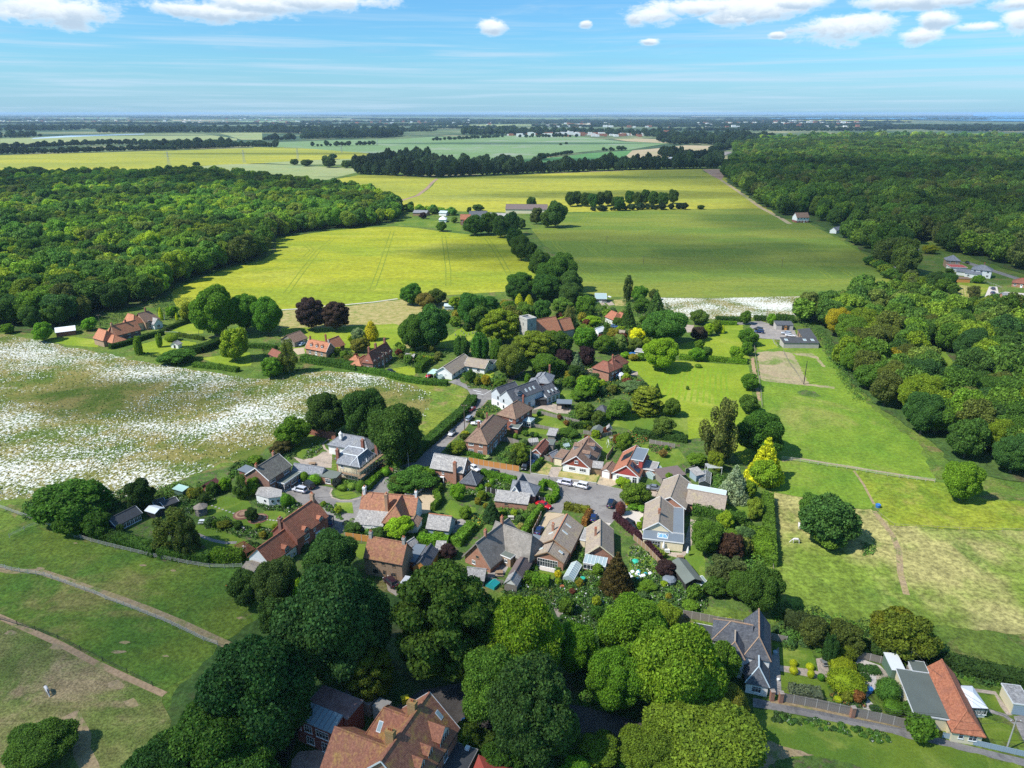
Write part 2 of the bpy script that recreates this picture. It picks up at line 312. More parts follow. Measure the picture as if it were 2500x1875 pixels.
for k in range(4):proto('big',k,lambda k:q12_('crown_mesh',lobes(10+k,34,.68,(.13,.4),-.7),34000,.043,k,tilt=.8))
for k in range(5):proto('m35',k,lambda k:q12_('crown_mesh',lobes(30+k,22,.67,(.16,.42),-.7),10000,.07,20+k,tilt=.75))
for k in range(3):proto('wood',k,lambda k:q12_('crown_mesh',lobes(50+k,13,.64,(.18,.46),-.4),2300,.12,40+k,tilt=.8))
for k in range(2):proto('dome',k,lambda k:q12_('crown_mesh',[((0,0,0),(.96,.96,.96))],4200,.075,60+k,tilt=.45,core=.93))
for k in range(2):proto('shrub',k,lambda k:q12_('crown_mesh',lobes(70+k,8,.55,(.34,.5),-.2),1300,.15,70+k))
for k in range(2):proto('cone',k,lambda k:q12_('crown_mesh',conical(80+k,10),9000,.065,80+k,tilt=.85,core=.6))
proto('spire',0,lambda k:q12_('crown_mesh',[((0,0,-.4),(.9,.9,.6)),((0,0,0),(.75,.75,.7)),((0,0,.45),(.45,.45,.55))],3200,.1,88,tilt=.5))
def yewb(k):
 r=random.Random(90+k);return[((0,0,-.15),(.6,.6,.8))]+[((cos(a)*.55,sin(a)*.55,r.uniform(-.25,.1)),(.27,.27,r.uniform(.55,.78)))for a in[i*2*pi/9+r.random()*.3 for i in range(9)]]+[((r.uniform(-.3,.3),r.uniform(-.3,.3),.25),(.25,.25,.62))for _ in range(4)]
for k in range(2):proto('yew',k,lambda k:q12_('crown_mesh',yewb(k),6500,.075,90+k))
def airyb(k):
 r=random.Random(95+k);out=[]
 for i in range(46):
  z=r.uniform(-.85,.9);R_=sqrt(1-z*z)*r.uniform(.25,.82);a=r.uniform(0,2*pi);s=r.uniform(.12,.24);out.append(((cos(a)*R_,sin(a)*R_,z),(s,s,s*1.5)))
 return out
for k in range(2):proto('airy',k,lambda k:q12_('crown_mesh',airyb(k),8000,.06,95+k,core=.5,tilt=.9))
def cedarb(k):
 r=random.Random(99);out=[]
 for i in range(7):
  z=-.8+i*.27;R_=.95*(1-max(0,z)*.6)
  for j in range(7):a=2*pi*(j+r.random())/7;q_=R_*r.uniform(.45,.8);out.append(((cos(a)*q_,sin(a)*q_,z+r.uniform(-.05,.05)),(.32,.32,.075)))
 return out
proto('cedar',0,lambda k:q12_('crown_mesh',cedarb(k),7000,.075,99,core=.7,tilt=.4))
def fern_b(k): 
 r=random.Random(120+k);out=[((0,0,-.2),(.6,.6,.6))]
 for i in range(40):
  z=1-(i+.5)/40*1.7;rr=sqrt(max(0,1-z*z));a=i*2.4+r.uniform(-.3,.3);s=r.uniform(.16,.3)
  out.append(((cos(a)*rr*.76,sin(a)*rr*.76,z*.78),(s,s,s*r.uniform(.45,.7))))
 return out
for k in range(2):proto('beech',k,lambda k:q12_('crown_mesh',fern_b(k),24000,.048,120+k,tilt=.6))
def trunk_mesh(mat,seed):
 r=random.Random(seed);b=MB();b.tube([(0,0,0),(.01,.0,.1),(.0,.01,.5),(.02,-.01,1.0)],[.085,.06,.042,.02],7)
 for i in range(6):
  a=i*2.4+r.random();z=.45+i*.08;L=r.uniform(.35,.5);b.tube([(0,0,z),(cos(a)*L*.5,sin(a)*L*.5,z+.16),(cos(a)*L,sin(a)*L,z+.38)],[.026,.018,.006],5)
 return b.mesh('trunk_mesh',mat)
TRK={m:[trunk_mesh(m,k)for k in range(2)]for m in('bark','m29')}

def q10_(r,x,yt,yb,wd,h0=.12,lim=2.6):
 (cx_,y1),(_,y2)=q(r,x,yt),q(r,x,yb);wpx=wd/REG[r][2];yc=(y1+y2)/2;z=3.0
 for _ in range(4):
  c=U(cx_,yc,z);D=depth(c);a=wpx/2*D/FP;e=(y2-y1)/2*D/FP;th=atan2(HC-z,Vector((c.x,c.y)).length)
  b=sqrt(max((.35*a)**2,e*e-(a*sin(th))**2))/max(.3,cos(th));
  if b>lim*a:b=lim*a;yc=y1+sqrt((b*cos(th))**2+(a*sin(th))**2)*FP/D
  low_=h0*b*2;z=b+low_
 return c,a,b,z
TREES=[];BOOST=1.6
def tree(kind,r,x,yt,yb,wd,tint,label,name='tree',cat='tree',group=None,trunk='bark',h0=None,rnd=None):
 c,a,b,z=q10_(r,x,yt,yb,wd,(.03 if h0 is None else h0)if kind not in('dome','shrub')else(h0 or .0),1.25 if kind in('big','m35','beech')else 2.6)
 if name=='tree':name,cat={'cone':('conifer','conifer'),'spire':('cypress','cypress'),'yew':('yew_tree','yew'),'cedar':('cedar_tree','cedar'),'airy':('willow_tree' if 'willow' in label else 'birch_tree' if 'birch' in label else 'tree','tree'),'beech':('beech_tree' if 'yew' not in label else 'yew_tree','tree')}.get(kind,(name,cat))
 k=len(TREES);P=PROTO[kind];ro=root(name,label,cat,(c.x,c.y,0),0,group)
 cr=link('crown' if name!='shrub' else 'foliage',P[k%len(P)],parent=ro,loc=(0,0,z));f=1.06;cr.scale=(a*f,a*f*(.96+.08*(k%2)),b*f);cr.rotation_euler=(0,0,k*2.399)
 rr=random.Random(k*7+1);v=rr.uniform(.95,1.15)*BOOST;cr.color=(tint[0]*v*(rr.uniform(.94,1.12)if tint[0]<.8*tint[1]else .9),tint[1]*v,tint[2],1)
 if kind not in('dome','shrub')or h0:
  tm=link('trunk',TRK[trunk][k%2],ro,loc=(0,0,-.1));s=z+b*.3;tm.scale=(a*.8,a*.8,s)
 TREES.append(ro);return ro
def q8_(kind,x,y,a,b,tint,label,name='tree',cat='tree',group=None,low_=.8):
 k=len(TREES);P=PROTO[kind];ro=root(name,label,cat,(x,y,0),0,group)
 cr=link('crown',P[k%len(P)],ro,loc=(0,0,b+low_));cr.scale=(a,a,b);cr.rotation_euler=(0,0,k*2.399);v=random.Random(k).uniform(.85,1.15);cr.color=(tint[0]*v*1.3,tint[1]*v*1.2,tint[2],1)
 tm=link('trunk',TRK['bark'][k%2],ro,loc=(0,0,-.1));tm.scale=(a*.8,a*.8,b*1.3+low_);TREES.append(ro);return ro

def q34_(pts,poly):
 x,y=pts[:,0],pts[:,1];r=np.zeros(len(pts),bool);n=len(poly)
 for i in range(n):
  x1,y1=poly[i][:2];x2,y2=poly[(i+1)%n][:2];c=(y1>y)!=(y2>y)
  r^=c&(x<(x2-x1)*(y-y1)/((y2-y1)if y2!=y1 else 1e-9)+x1)
 return r
def q24_(poly,sp,seed):
 P=np.array([p[:2]for p in poly]);lo_,hi=P.min(0),P.max(0);rng=np.random.default_rng(seed);nx,ny=int((hi[0]-lo_[0])/sp)+1,int((hi[1]-lo_[1])/sp)+1
 g=np.stack(np.meshgrid(np.arange(nx),np.arange(ny)),-1).reshape(-1,2).astype(float);g[:,0]+=.5*(g[:,1]%2);g=lo_+(g+rng.uniform(-.36,.36,g.shape))*sp
 return g[q34_(g,poly)]
LAY=[0];LV=[]
def level(P): 
 LAY[0]+=1;Q=np.array([[v.x,v.y]for v in P]);M=np.concatenate([Q]+[Q+(np.roll(Q,-1,0)-Q)*f for f in(.25,.5,.75)]);lo_,hi_=Q.min(0),Q.max(0);k=0
 for(q_,m_,l_,h_,n_)in LV:
  if n_>=k and(lo_<h_).all()and(l_<hi_).all()and(q34_(M,q_).any()or q34_(m_,Q).any()):k=n_+1
 LV.append((Q,M,lo_,hi_,k));return .02+.006*k
def q26_(pts,amp,seed=0):
 rr=random.Random(seed);out=[];n=len(pts)
 for i in range(n):
  a,b=pts[i],pts[(i+1)%n];L=(b-a).length;k=max(1,min(24,int(L/max(3*amp,.5))));nn=Vector((-(b-a).y,(b-a).x,0)).normalized()if L>1e-6 else Vector()
  for j in range(k):out.append(a.lerp(b,j/k)+nn*(rr.uniform(-amp,amp)if j else 0))
 return out
def area(name,r,pts,m,label=None,z=None,rough=0.0,kind='structure'):
 P=[W(r,*p,0)if len(p)==2 else W(*p,0)for p in pts];z=level(P)if z is None else z
 if rough:P=q26_(P,rough,LAY[0])
 c=sum(P,Vector())/len(P);b=MB();b.poly([(p.x-c.x,p.y-c.y,0)for p in P]);o=b.build(name,m,loc=(c.x,c.y,z));tag(o,label,None,None,kind)
 if o.data.polygons[0].normal.z<0:o.data.flip_normals()
 return o,[Vector((p.x,p.y,0))for p in P]
def q29_(name,r,pts,wd,m,label=None,z=None,parent=None): 
 P=[W(r,*p,0)if len(p)==2 else W(*p,0)for p in pts];L=[];Q=[]
 for i,p in enumerate(P):
  d=(P[min(i+1,len(P)-1)]-P[max(i-1,0)]).normalized();n=Vector((-d.y,d.x,0))*wd/2;L.append(p+n);Q.append(p-n)
 z=level(Q+L[::-1])if z is None else z
 b=MB()
 for i in range(len(P)-1):b.poly([Q[i],Q[i+1],L[i+1],L[i]])
 o=b.build(name,m,loc=(0,0,z),parent=parent);tag(o,label,None,None,'structure');return o

def q23_(name,pts,scl,mats_kinds,seed,label,lift=.9):
 """pts Nx2, scl Nx3; instances copies of real crown meshes."""
 me=bpy.data.meshes.new(name);n=len(pts);me.vertices.add(n);co=np.zeros((n,3),np.float32);co[:,:2]=pts;co[:,2]=scl[:,2]*lift;me.vertices.foreach_set('co',co.ravel())
 at=me.attributes.new('scl','FLOAT_VECTOR','POINT');at.data.foreach_set('vector',scl.astype(np.float32).ravel())
 me.update();o=link(name,me);tag(o,label,None,None,'stuff')
 g=bpy.data.node_groups.new(name+'_nodes','GeometryNodeTree');g.interface.new_socket('Geometry',in_out='INPUT',socket_type='NodeSocketGeometry');g.interface.new_socket('Geometry',in_out='OUTPUT',socket_type='NodeSocketGeometry')
 N=g.nodes;L=g.links;gi=N.new('NodeGroupInput');go=N.new('NodeGroupOutput');iop=N.new('GeometryNodeInstanceOnPoints');jo=N.new('GeometryNodeJoinGeometry')
 kinds,mat=mats_kinds
 for src in kinds:
  oi=N.new('GeometryNodeObjectInfo');oi.inputs[0].default_value=src;oi.transform_space='ORIGINAL';sm=N.new('GeometryNodeSetMaterial');sm.inputs['Material'].default_value=MATS[mat]
  L.new(oi.outputs['Geometry'],sm.inputs[0]);gi2=N.new('GeometryNodeGeometryToInstance');L.new(sm.outputs[0],gi2.inputs[0]);L.new(gi2.outputs[0],jo.inputs[0])
 L.new(gi.outputs[0],iop.inputs['Points']);L.new(jo.outputs[0],iop.inputs['Instance']);iop.inputs['Pick Instance'].default_value=True
 ri=N.new('FunctionNodeRandomValue');ri.data_type='INT';ri.inputs[4].default_value=0;ri.inputs[5].default_value=len(kinds)-1;ri.inputs['Seed'].default_value=seed;L.new(ri.outputs[2],iop.inputs['Instance Index'])
 rr=N.new('FunctionNodeRandomValue');rr.data_type='FLOAT_VECTOR';rr.inputs[0].default_value=(0,0,0);rr.inputs[1].default_value=(.0,.0,6.28);rr.inputs['Seed'].default_value=seed+1;L.new(rr.outputs[0],iop.inputs['Rotation'])
 na=N.new('GeometryNodeInputNamedAttribute');na.data_type='FLOAT_VECTOR';na.inputs[0].default_value='scl';L.new(na.outputs[0],iop.inputs['Scale']);L.new(iop.outputs[0],go.inputs[0])
 md=o.modifiers.new('scatter','NODES');md.node_group=g;return o

def q9_(P,wd,ht,seed,leaf=.32,dens=1.0,taper=.85,bumpy=.12,name='hedge_mesh'):
 rng=np.random.default_rng(seed);b_pts=[];b_n=[];core=MB()
 for i in range(len(P)-1):
  a=np.array(P[i][:2]);b=np.array(P[i+1][:2]);L=np.linalg.norm(b-a)
  if L<.05:continue
  d=(b-a)/L;nn=np.array([-d[1],d[0]]);segs=max(1,int(L/2));
  for(u0,u1,fn)in((0,ht,1),(0,ht,-1),(0,wd,0)):
   m=int(L*(u1)/(leaf*leaf)*1.6*dens);tt=rng.random(m);hh=rng.random(m)*u1;
   bump_=bumpy*np.sin(tt*L*1.7+i)+bumpy*.8*np.sin(tt*L*.61+2*i)+rng.normal(0,.05,m)
   if fn:off=fn*(wd/2*(1-(1-taper)*hh/ht)+bump_*.7);p2=a+d*(tt*L)[:,None]+nn*off[:,None];b_pts.append(np.column_stack([p2,hh]));b_n.append(np.tile([nn[0]*fn,nn[1]*fn,.35],(m,1)))
   else:off=(hh-wd/2)*taper;p2=a+d*(tt*L)[:,None]+nn*off[:,None];b_pts.append(np.column_stack([p2,ht+bump_]));b_n.append(np.tile([0,0,1.0],(m,1)))
  core.beam((*a,ht*.47),(*b,ht*.47),wd*.8,ht*.92)
 for e,s in((0,-1),(-1,1)):
  a=np.array(P[e][:2]);c=np.array(P[1 if e==0 else-2][:2]);d=(a-c)/np.linalg.norm(a-c);nn=np.array([-d[1],d[0]]);m=int(wd*ht/(leaf*leaf)*1.6*dens)+4
  p2=a+nn*((rng.random(m)-.5)*wd)[:,None];b_pts.append(np.column_stack([p2,rng.random(m)*ht]));b_n.append(np.tile([d[0],d[1],.3],(m,1)))
 Pp=np.concatenate(b_pts);Nn=np.concatenate(b_n);V=q11_(Pp,Nn,leaf,rng,.55);nq=len(V)//4
 verts=list(map(tuple,V))+core.v;faces=[(4*i,4*i+1,4*i+2,4*i+3)for i in range(nq)]+[tuple(len(V)+j for j in f)for f in core.f]
 me=bpy.data.meshes.new(name);me.from_pydata(verts,[],faces);me.materials.append(MATS['leaf']);me.update();return me
HN=[0]
def q36_(r,pts,wd,ht,tint,label,name='hedge',cat='hedge',leaf=.3,dens=1.0,bumpy=.12):
 HN[0]+=1;P=[W(r,*p,0)if len(p)==2 else W(*p,0)for p in pts];c=P[0].copy();P=[p-c for p in P]
 o=link(name,q9_(P,wd,ht,HN[0],leaf,dens,bumpy=bumpy),loc=(c.x,c.y,0));o.color=(*tint,1);return tag(o,label,cat)
def q14_(name,r,pts,n,h,tints,label,size=.28,seed=0,flowers=None,mat='planting'):
 """Uncountable low growth: mounds of small leaves in several greens."""
 P=[W(r,*p,0)if len(p)==2 else W(*p,0)for p in pts];rng=np.random.default_rng(seed+5);cen=q24_(P,max(.9,h*1.1),seed)
 if len(cen)==0:return
 k=rng.integers(0,len(cen),n);rad=(h*rng.uniform(.35,1.0,len(cen)))[k];d=rng.normal(0,1,(n,3));d[:,2]=abs(d[:,2]);d/=np.linalg.norm(d,axis=1,keepdims=True)
 pos=np.column_stack([cen[k],np.zeros(n)])+d*rad[:,None];V=q11_(pos,d,size,rng,.6);me=q25_(name,V,mat)
 ca=me.color_attributes.new('tone','FLOAT_COLOR','POINT');T=np.array(tints);cc=T[rng.integers(0,len(T),len(cen))][k]*rng.uniform(.75,1.25,(n,1))
 if flowers:fl=rng.random(n)<flowers[1];cc[fl]=flowers[0]
 cc=np.repeat(np.column_stack([cc,np.ones(n)]),4,0);ca.data.foreach_set('color',cc.astype(np.float32).ravel())
 o=link(name,me);return tag(o,label,None,None,'stuff')
m_,t_,p_=base_mat('planting');va=t_.new('ShaderNodeVertexColor',layer_name='tone');t_.put(p_.inputs['Base Color'],va.outputs[0]);p_.inputs['Roughness'].default_value=.8

gmat('land_far',(.045,.085,.04),(.12,.16,.07),.0016,(.3,.27,.14),.02,.25,third=.0022,hard=.03)
gmat('grass_rough',(.07,.135,.018),(.12,.17,.025),.06,(.16,.14,.05),1.1,.45,third=.12,bump=.3)
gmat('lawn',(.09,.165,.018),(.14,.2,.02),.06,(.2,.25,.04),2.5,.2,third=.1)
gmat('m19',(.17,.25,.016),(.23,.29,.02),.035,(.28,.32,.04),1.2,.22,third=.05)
gmat('lawn_dry',(.3,.27,.08),(.38,.31,.13),.3,(.16,.22,.04),2,.2,third=.5)
gmat('paddock',(.11,.2,.018),(.16,.24,.022),.05,(.22,.24,.05),.9,.3,third=.03)
gmat('m54',(.14,.21,.018),(.22,.25,.022),.06,(.26,.24,.05),.8,.4,third=.04)
gmat('m53',(.14,.2,.025),(.31,.28,.1),.035,(.1,.16,.022),.8,.5,third=.055,stretch=(1,.8,1),hard=.1)
gmat('m51',(.07,.14,.018),(.12,.17,.022),.07,(.18,.17,.05),1.2,.45,third=.04)
gmat('m52',(.11,.15,.03),(.19,.18,.06),.08,(.28,.21,.11),2.2,.55,third=.05)
gmat('earth',(.4,.27,.16),(.32,.22,.13),.15,(.2,.2,.07),1.4,.25,third=.2)
gmat('worn',(.34,.25,.15),(.27,.21,.1),.3,(.15,.18,.05),1.5,.3,third=.3)
gmat('scraped',(.36,.28,.17),(.3,.27,.14),.06,(.16,.22,.05),1.2,.25,third=.07)
gmat('crop_yellow',(.31,.32,.018),(.23,.28,.018),.012,(.35,.35,.04),.3,.24,third=.012,stretch=(.5,1.4,1),hard=.1)
gmat('m34',(.37,.35,.035),(.27,.29,.035),.005,(.24,.26,.045),.12,.2,third=.008,stretch=(.35,1.3,1))
gmat('crop_green',(.12,.18,.022),(.19,.22,.03),.012,(.13,.2,.025),.35,.2,third=.02,stretch=(.45,1.5,1),rot=.6,hard=.1)
gmat('crop_track',(.17,.22,.02),(.2,.24,.02),.1,None,.8,.3)
gmat('m32',(.25,.3,.11),(.3,.32,.14),.004,(.22,.3,.14),.1,.1,third=.01)
gmat('m33',(.15,.24,.09),(.18,.27,.12),.003,(.27,.3,.22),.1,.1,third=.005)
gmat('crop_dark',(.08,.2,.06),(.1,.23,.07),.01,None,.1,.1)
gmat('tan',(.42,.33,.2),(.36,.3,.17),.006,(.3,.3,.12),.1,.12,third=.01)
gmat('brown_soil',(.3,.2,.14),(.34,.24,.17),.02)
gmat('asphalt',(.2,.185,.175),(.25,.235,.22),.12,(.15,.14,.135),3,.15,third=.25,stretch=(1,1,1))
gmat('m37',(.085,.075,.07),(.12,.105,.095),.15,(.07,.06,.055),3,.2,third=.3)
gmat('gravel',(.5,.39,.26),(.42,.33,.22),.3,(.3,.25,.17),5,.3,third=.3)
gmat('m36',(.55,.5,.45),(.48,.43,.38),.3,None,5,.25)
gmat('paving',(.42,.34,.27),(.34,.28,.23),.4,(.25,.22,.18),3,.25,third=.5)
gmat('m18',(.3,.27,.25),(.24,.22,.2),.4,(.36,.32,.28),3,.25,third=.5)
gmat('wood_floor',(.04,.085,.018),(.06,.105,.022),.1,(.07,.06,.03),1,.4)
gmat('bed',(.06,.115,.022),(.09,.14,.025),.3,(.12,.09,.06),2,.4,third=.6)
gmat('pool',(.03,.04,.06),(.04,.05,.07),.1)

GAPS=[(U(x,y).x,U(x,y).y,a,b,k)for x,y,a,b,k in((230,965,40,20,.17),(100,930,30,9,.1),(420,1000,26,12,.1),(960,1010,24,34,.3),(600,1110,30,8,.15))]
def meadow(name,dens,ochre):
 m,t,p=base_mat(name);pos=t.new('ShaderNodeNewGeometry').outputs['Position']
 a=t.noise(pos,.035,5,.6);col=t.mix(t.smooth(a,.44,.62),(.085,.13,.02),(.15,.155,.035));b=t.noise(t.map(pos,(1,1,1),0,(9,4,0)),.08,5,.65);col=t.mix(t.smooth(b,.5-ochre,.72-ochre),col,(.22,.19,.06))
 f=t.noise(pos,1.2,4,.75);k=t.math('MULTIPLY_ADD',f,1.1,.45);kc=t.new('ShaderNodeCombineColor');[t.put(kc.inputs[i],k)for i in range(3)];col=t.mix(1.0,col,kc.outputs[0],'MULTIPLY')
 big=t.noise(t.map(pos,(.8,1.3,1),.25,(3,8,1)),.03,5,.62,.3);fn=t.noise(t.map(pos,(1.2,.75,1),.2,(1,2,3)),1.0,4,.72,.4)
 thr=t.math('SUBTRACT',.635-dens*.1,t.math('MULTIPLY',t.math('SUBTRACT',big,.5),.62));gp=None
 for(cx_,cy_,ra,rb_,k_)in GAPS:d_=t.new('ShaderNodeVectorMath',operation='LENGTH');t.put(d_.inputs[0],t.map(pos,(1/ra,1/rb_,0),0,(-cx_/ra,-cy_/rb_,0)));g_=t.math('MULTIPLY',t.smooth(d_.outputs['Value'],1.25,.3),k_);gp=g_ if gp is None else t.math('MAXIMUM',gp,g_)
 w_=t.smooth(t.math('SUBTRACT',t.math('SUBTRACT',fn,thr),gp),-.02,.06)
 sx=t.new('ShaderNodeSeparateXYZ');t.put(sx.inputs[0],pos)
 col=t.mix(t.math('MULTIPLY',w_,.9),col,(.68,.68,.62));t.put(p.inputs['Base Color'],col);p.inputs['Roughness'].default_value=.95;p.inputs['Specular IOR Level'].default_value=.1
meadow('meadow',1.0,.09);meadow('meadow_strip',1.35,.12)
S=90000
b=MB();b.poly([(-S,-400,0),(S,-400,0),(S,S,0),(-S,S,0)]);tag(b.build('ground','land_far',loc=(0,0,-.6)),'wide plain of fields running to the horizon',None,None,'structure')
b=MB();n_=40;ys=[-300+2200*i/20 for i in range(21)];b.poly([(-1400,-300,0),(1500,-300,0),(1500,1500,0),(-1400,1500,0)]);tag(b.build('grassland','grass_rough'),'rough green grass under and around the village',None,None,'structure')
A=area

F='B1'
A('field','B1',[(0,340),(1200,302),(1500,297),(1720,302),(2000,340),(2000,356),(1400,352),(600,388),(0,386)],'m32','pale green far field above the long hedgerow')
A('field','B1',[(1850,293),(2212,288),(2212,350),(2040,350)],'m32','small pale far field right of the long grey one')
A('field','B1',[(-700,470),(0,480),(1500,440),(2212,416),(2400,414),(2212,545),(1400,595),(800,616),(0,606),(-700,620)],'m34','long yellow field beyond the left wood')
A('field','B2',[(-60,545),(0,412),(400,420),(1080,470),(1060,495),(520,545),(0,548)],'m34','yellow field tapering beside the green slope')
A('field','B2',[(80,545),(520,520),(880,510),(880,560),(300,560)],'m32','pale strip behind the round hedgerow trees')
A('field','B1',[(1400,602),(1850,560),(2070,553),(2212,556),(2500,565),(2990,590),(3010,625),(2750,690),(2560,705),(2212,660),(1900,640)],'m32','grey green field tucked behind the left wood')
A('field','B2',[(-20,378),(700,352),(1200,345),(1500,325),(2212,315),(2750,322),(2820,330),(3100,365),(3500,380),(3300,412),(3160,438),(2900,440),(2600,470),(2212,532),(2000,520),(1500,525),(1060,470),(400,420),(-20,405)],'m33','broad blue green slope in the distance')
A('field','B3',[(0,545),(0,528),(480,490),(700,462),(1050,440),(960,528)],'crop_dark','dark green wedge field before the tan one')
A('field','B3',[(1050,440),(1200,428),(1500,396),(1900,405),(1850,420),(1700,440),(1560,520),(1330,530),(950,527)],'tan','tan ploughed field near the far main road')
A('field','B3',[(880,342),(1100,338),(1310,346),(1345,380),(1000,362)],'tan','narrow ochre field beyond the blue green slope')
A('field','B2',[(1240,860),(900,770),(600,730),(560,705),(760,670),(880,650),(1200,652),(1545,676),(1500,730),(1440,790)],'m34','yellow crop left of the field path')
A('field','B2',[(1240,862),(1440,795),(1510,735),(1548,678),(2212,650),(3130,608),(3780,600),(3800,625),(4050,690),(4420,985),(3900,960),(3680,955),(2640,960),(1900,958),(1240,940),(1210,900)],'m34','large yellow crop field behind the farm')
A('field','B3',[(1640,600),(1780,598),(1845,625),(1800,692),(1720,655)],'brown_soil','bare brown corner of the yellow field')
A('field','N',[(417,712),(470,688),(530,664),(640,636),(674,614),(674,582),(740,572),(822,562),(895,556),(967,553),(1020,557),(1083,566),(1150,573),(1236,576),(1256,584),(1275,605),(1320,665),(1300,700),(1230,712),(1087,721),(971,731),(839,746),(730,754),(677,758),(560,765),(430,750)],'crop_yellow','bright yellow crop field behind the old church')
A('field','N',[(1298,560),(1340,545),(1385,522),(1560,512),(1848,509),(1875,512),(1898,533),(1976,546),(2034,577),(2120,625),(2215,702),(2140,718),(2005,716),(1957,723),(1740,728),(1617,726),(1458,724),(1414,708),(1396,640),(1330,600)],'crop_green','large green crop field right of the church')
A('daisy_strip','N',[(1600,727),(1740,728),(1957,723),(1965,740),(1940,775),(1740,779),(1560,776),(1590,750)],'meadow_strip','strip of white daisies below the green crop field')
A('rough_grass','N',[(677,760),(730,756),(839,748),(971,733),(1087,724),(1120,740),(1060,790),(1000,850),(920,850),(800,830),(690,830)],'lawn_dry','tawny meadow behind the copper beeches',rough=1)
A('rough_grass','N',[(690,800),(800,800),(960,790),(1010,800),(990,850),(900,860),(690,860)],'m19','bright grass strip behind the farmhouses',rough=1.5)
A('daisy_field','N',[(-420,790),(-100,806),(0,815),(50,822),(150,845),(260,862),(330,880),(420,893),(480,905),(560,918),(640,925),(720,910),(800,905),(880,912),(960,925),(1050,945),(1062,962),(1062,1000),(1040,1040),(1000,1060),(940,1075),(840,1035),(730,1040),(650,1095),(620,1120),(540,1130),(420,1180),(330,1210),(240,1230),(120,1215),(0,1222),(-420,1240)],'meadow','big meadow of white daisies on the left',rough=1.2)
A('verge','V2',[(0,90),(400,110),(900,200),(1100,280),(1190,420),(1170,480),(1060,620),(900,760),(700,940),(520,1080),(330,1280),(120,1340),(100,1000),(450,680),(640,420),(400,220),(0,150)],'bank','bright grass bank between daisies and the lane',rough=.5)

A('paddock','N',[(-300,1230),(0,1250),(200,1320),(420,1375),(600,1388),(640,1420),(640,1500),(560,1560),(530,1570),(300,1460),(110,1395),(-300,1270)],'m51','green paddock above the worn horse track',rough=.6)
A('paddock','N',[(-300,1270),(0,1360),(110,1400),(300,1468),(530,1578),(480,1640),(400,1685),(250,1610),(100,1540),(0,1500),(-300,1400)],'m51','middle left paddock between two fences',rough=.6)
A('paddock','N',[(-300,1400),(0,1502),(130,1560),(260,1625),(400,1694),(420,1800),(500,2000),(-300,2000)],'m52','nearest dry paddock in the left corner',rough=.6)
q29_('horse_track','V11',[(-200,-60),(100,0),(330,0),(560,75),(760,150),(960,215),(1240,320),(1530,440),(1840,585),(1960,640)],1.9,'worn','worn bare path along the white rail fence')
q29_('horse_track','V11',[(-150,330),(0,385),(230,490),(500,610),(800,770),(1100,910),(1390,1040)],1.3,'earth','bare earth edge of the nearest left paddock')
q29_('horse_track','V11',[(590,1200),(640,1290),(700,1400),(690,1520),(760,1659),(800,1850)],2.6,'worn','bare ground winding past the thorn bush')
for(x,y,a_,b_)in((1050,600,90,26),(1000,680,120,28),(1400,715,60,16),(1110,1110,130,70),(980,960,150,80),(90,520,100,40),(480,640,120,50),(2040,395,90,24)):
 A('bare_patch','V11',[(x+a_*.5*cos(k*.7)*(1+.25*sin(k*3.1+x)),y+b_*.5*sin(k*.7)*(1+.25*sin(k*2.3+y)))for k in range(9)],'worn',None,rough=.25)
for(x,y,a_,b_)in((210,1600,120,50),(1600,1550,110,26),(2010,1620,80,30),(690,1250,60,16)):
 A('bare_patch','V5',[(x+a_*.5*cos(k*.7)*(1+.25*sin(k*3.1+x)),y+b_*.5*sin(k*.7))for k in range(9)],'worn',None,rough=.15)

A('paddock','R5',[(570,1000),(620,1360),(660,1900),(700,2300),(760,2520),(1700,2700),(3100,2960),(2800,2250),(2150,1750),(1850,1400),(1620,1130),(1450,930),(1380,920),(950,930),(600,930)],'paddock','bright paddock below the horse stables',rough=.8)
A('bare_patch','R5',[(600,1000),(700,985),(950,985),(1080,1010),(1160,1150),(1230,1300),(1300,1430),(1180,1420),(960,1395),(800,1370),(640,1350)],'scraped','grazed bare ground in the stable paddock',rough=.5)
A('bare_patch','R5',[(1080,1010),(1330,1010),(1420,1060),(1530,1200),(1480,1190),(1390,1080),(1240,1045),(1130,1035)],'scraped',None,rough=.3)
A('bare_patch','R5',[(640,1355),(1230,1415),(1640,1460),(1640,1490),(1230,1440),(700,1385)],'scraped',None,rough=.4)
A('track','R5',[(515,1080),(555,1060),(600,1340),(650,1650),(610,1650),(545,1300)],'earth','sandy strip beside the long paddock fence',rough=.2)
A('dark_grass','R5',[(1130,1530),(1250,1500),(1390,1530),(1470,1590),(1380,1610),(1200,1580)],'bed',None,rough=.4)
A('paddock','V10',[(230,60),(600,120),(1540,250),(1200,230),(900,190),(800,165),(880,230),(990,440),(960,475),(830,470),(400,380),(130,330)],'paddock','bright green corner paddock with golden conifer',rough=.5)
A('paddock','V10',[(830,165),(1550,262),(1640,330),(1900,400),(2300,420),(2600,470),(2600,670),(2212,650),(1680,648),(1110,608),(1030,540),(985,440),(880,240)],'m54','yellowish paddock right of the round copse',rough=.5)
A('paddock','V10',[(130,335),(400,385),(830,475),(960,480),(1040,545),(1110,612),(1680,652),(2212,655),(2700,690),(2700,1650),(2212,1500),(1500,1430),(1000,1450),(560,1440),(280,1250),(160,1000),(140,600)],'m53','wide dry horse paddock at lower right',rough=.6)
q29_('track','V10',[(985,495),(1040,570),(1140,700),(1190,830),(1200,1000),(1250,1180)],1.4,'worn','faint worn path across the dry paddock')
q29_('track','V10',[(230,85),(380,65),(760,130),(1150,190),(1480,245)],1.0,'worn','bare strip under the white paddock fence')
q29_('track','V10',[(820,165),(900,280),(985,440)],.7,'worn','bare line between two right paddocks')

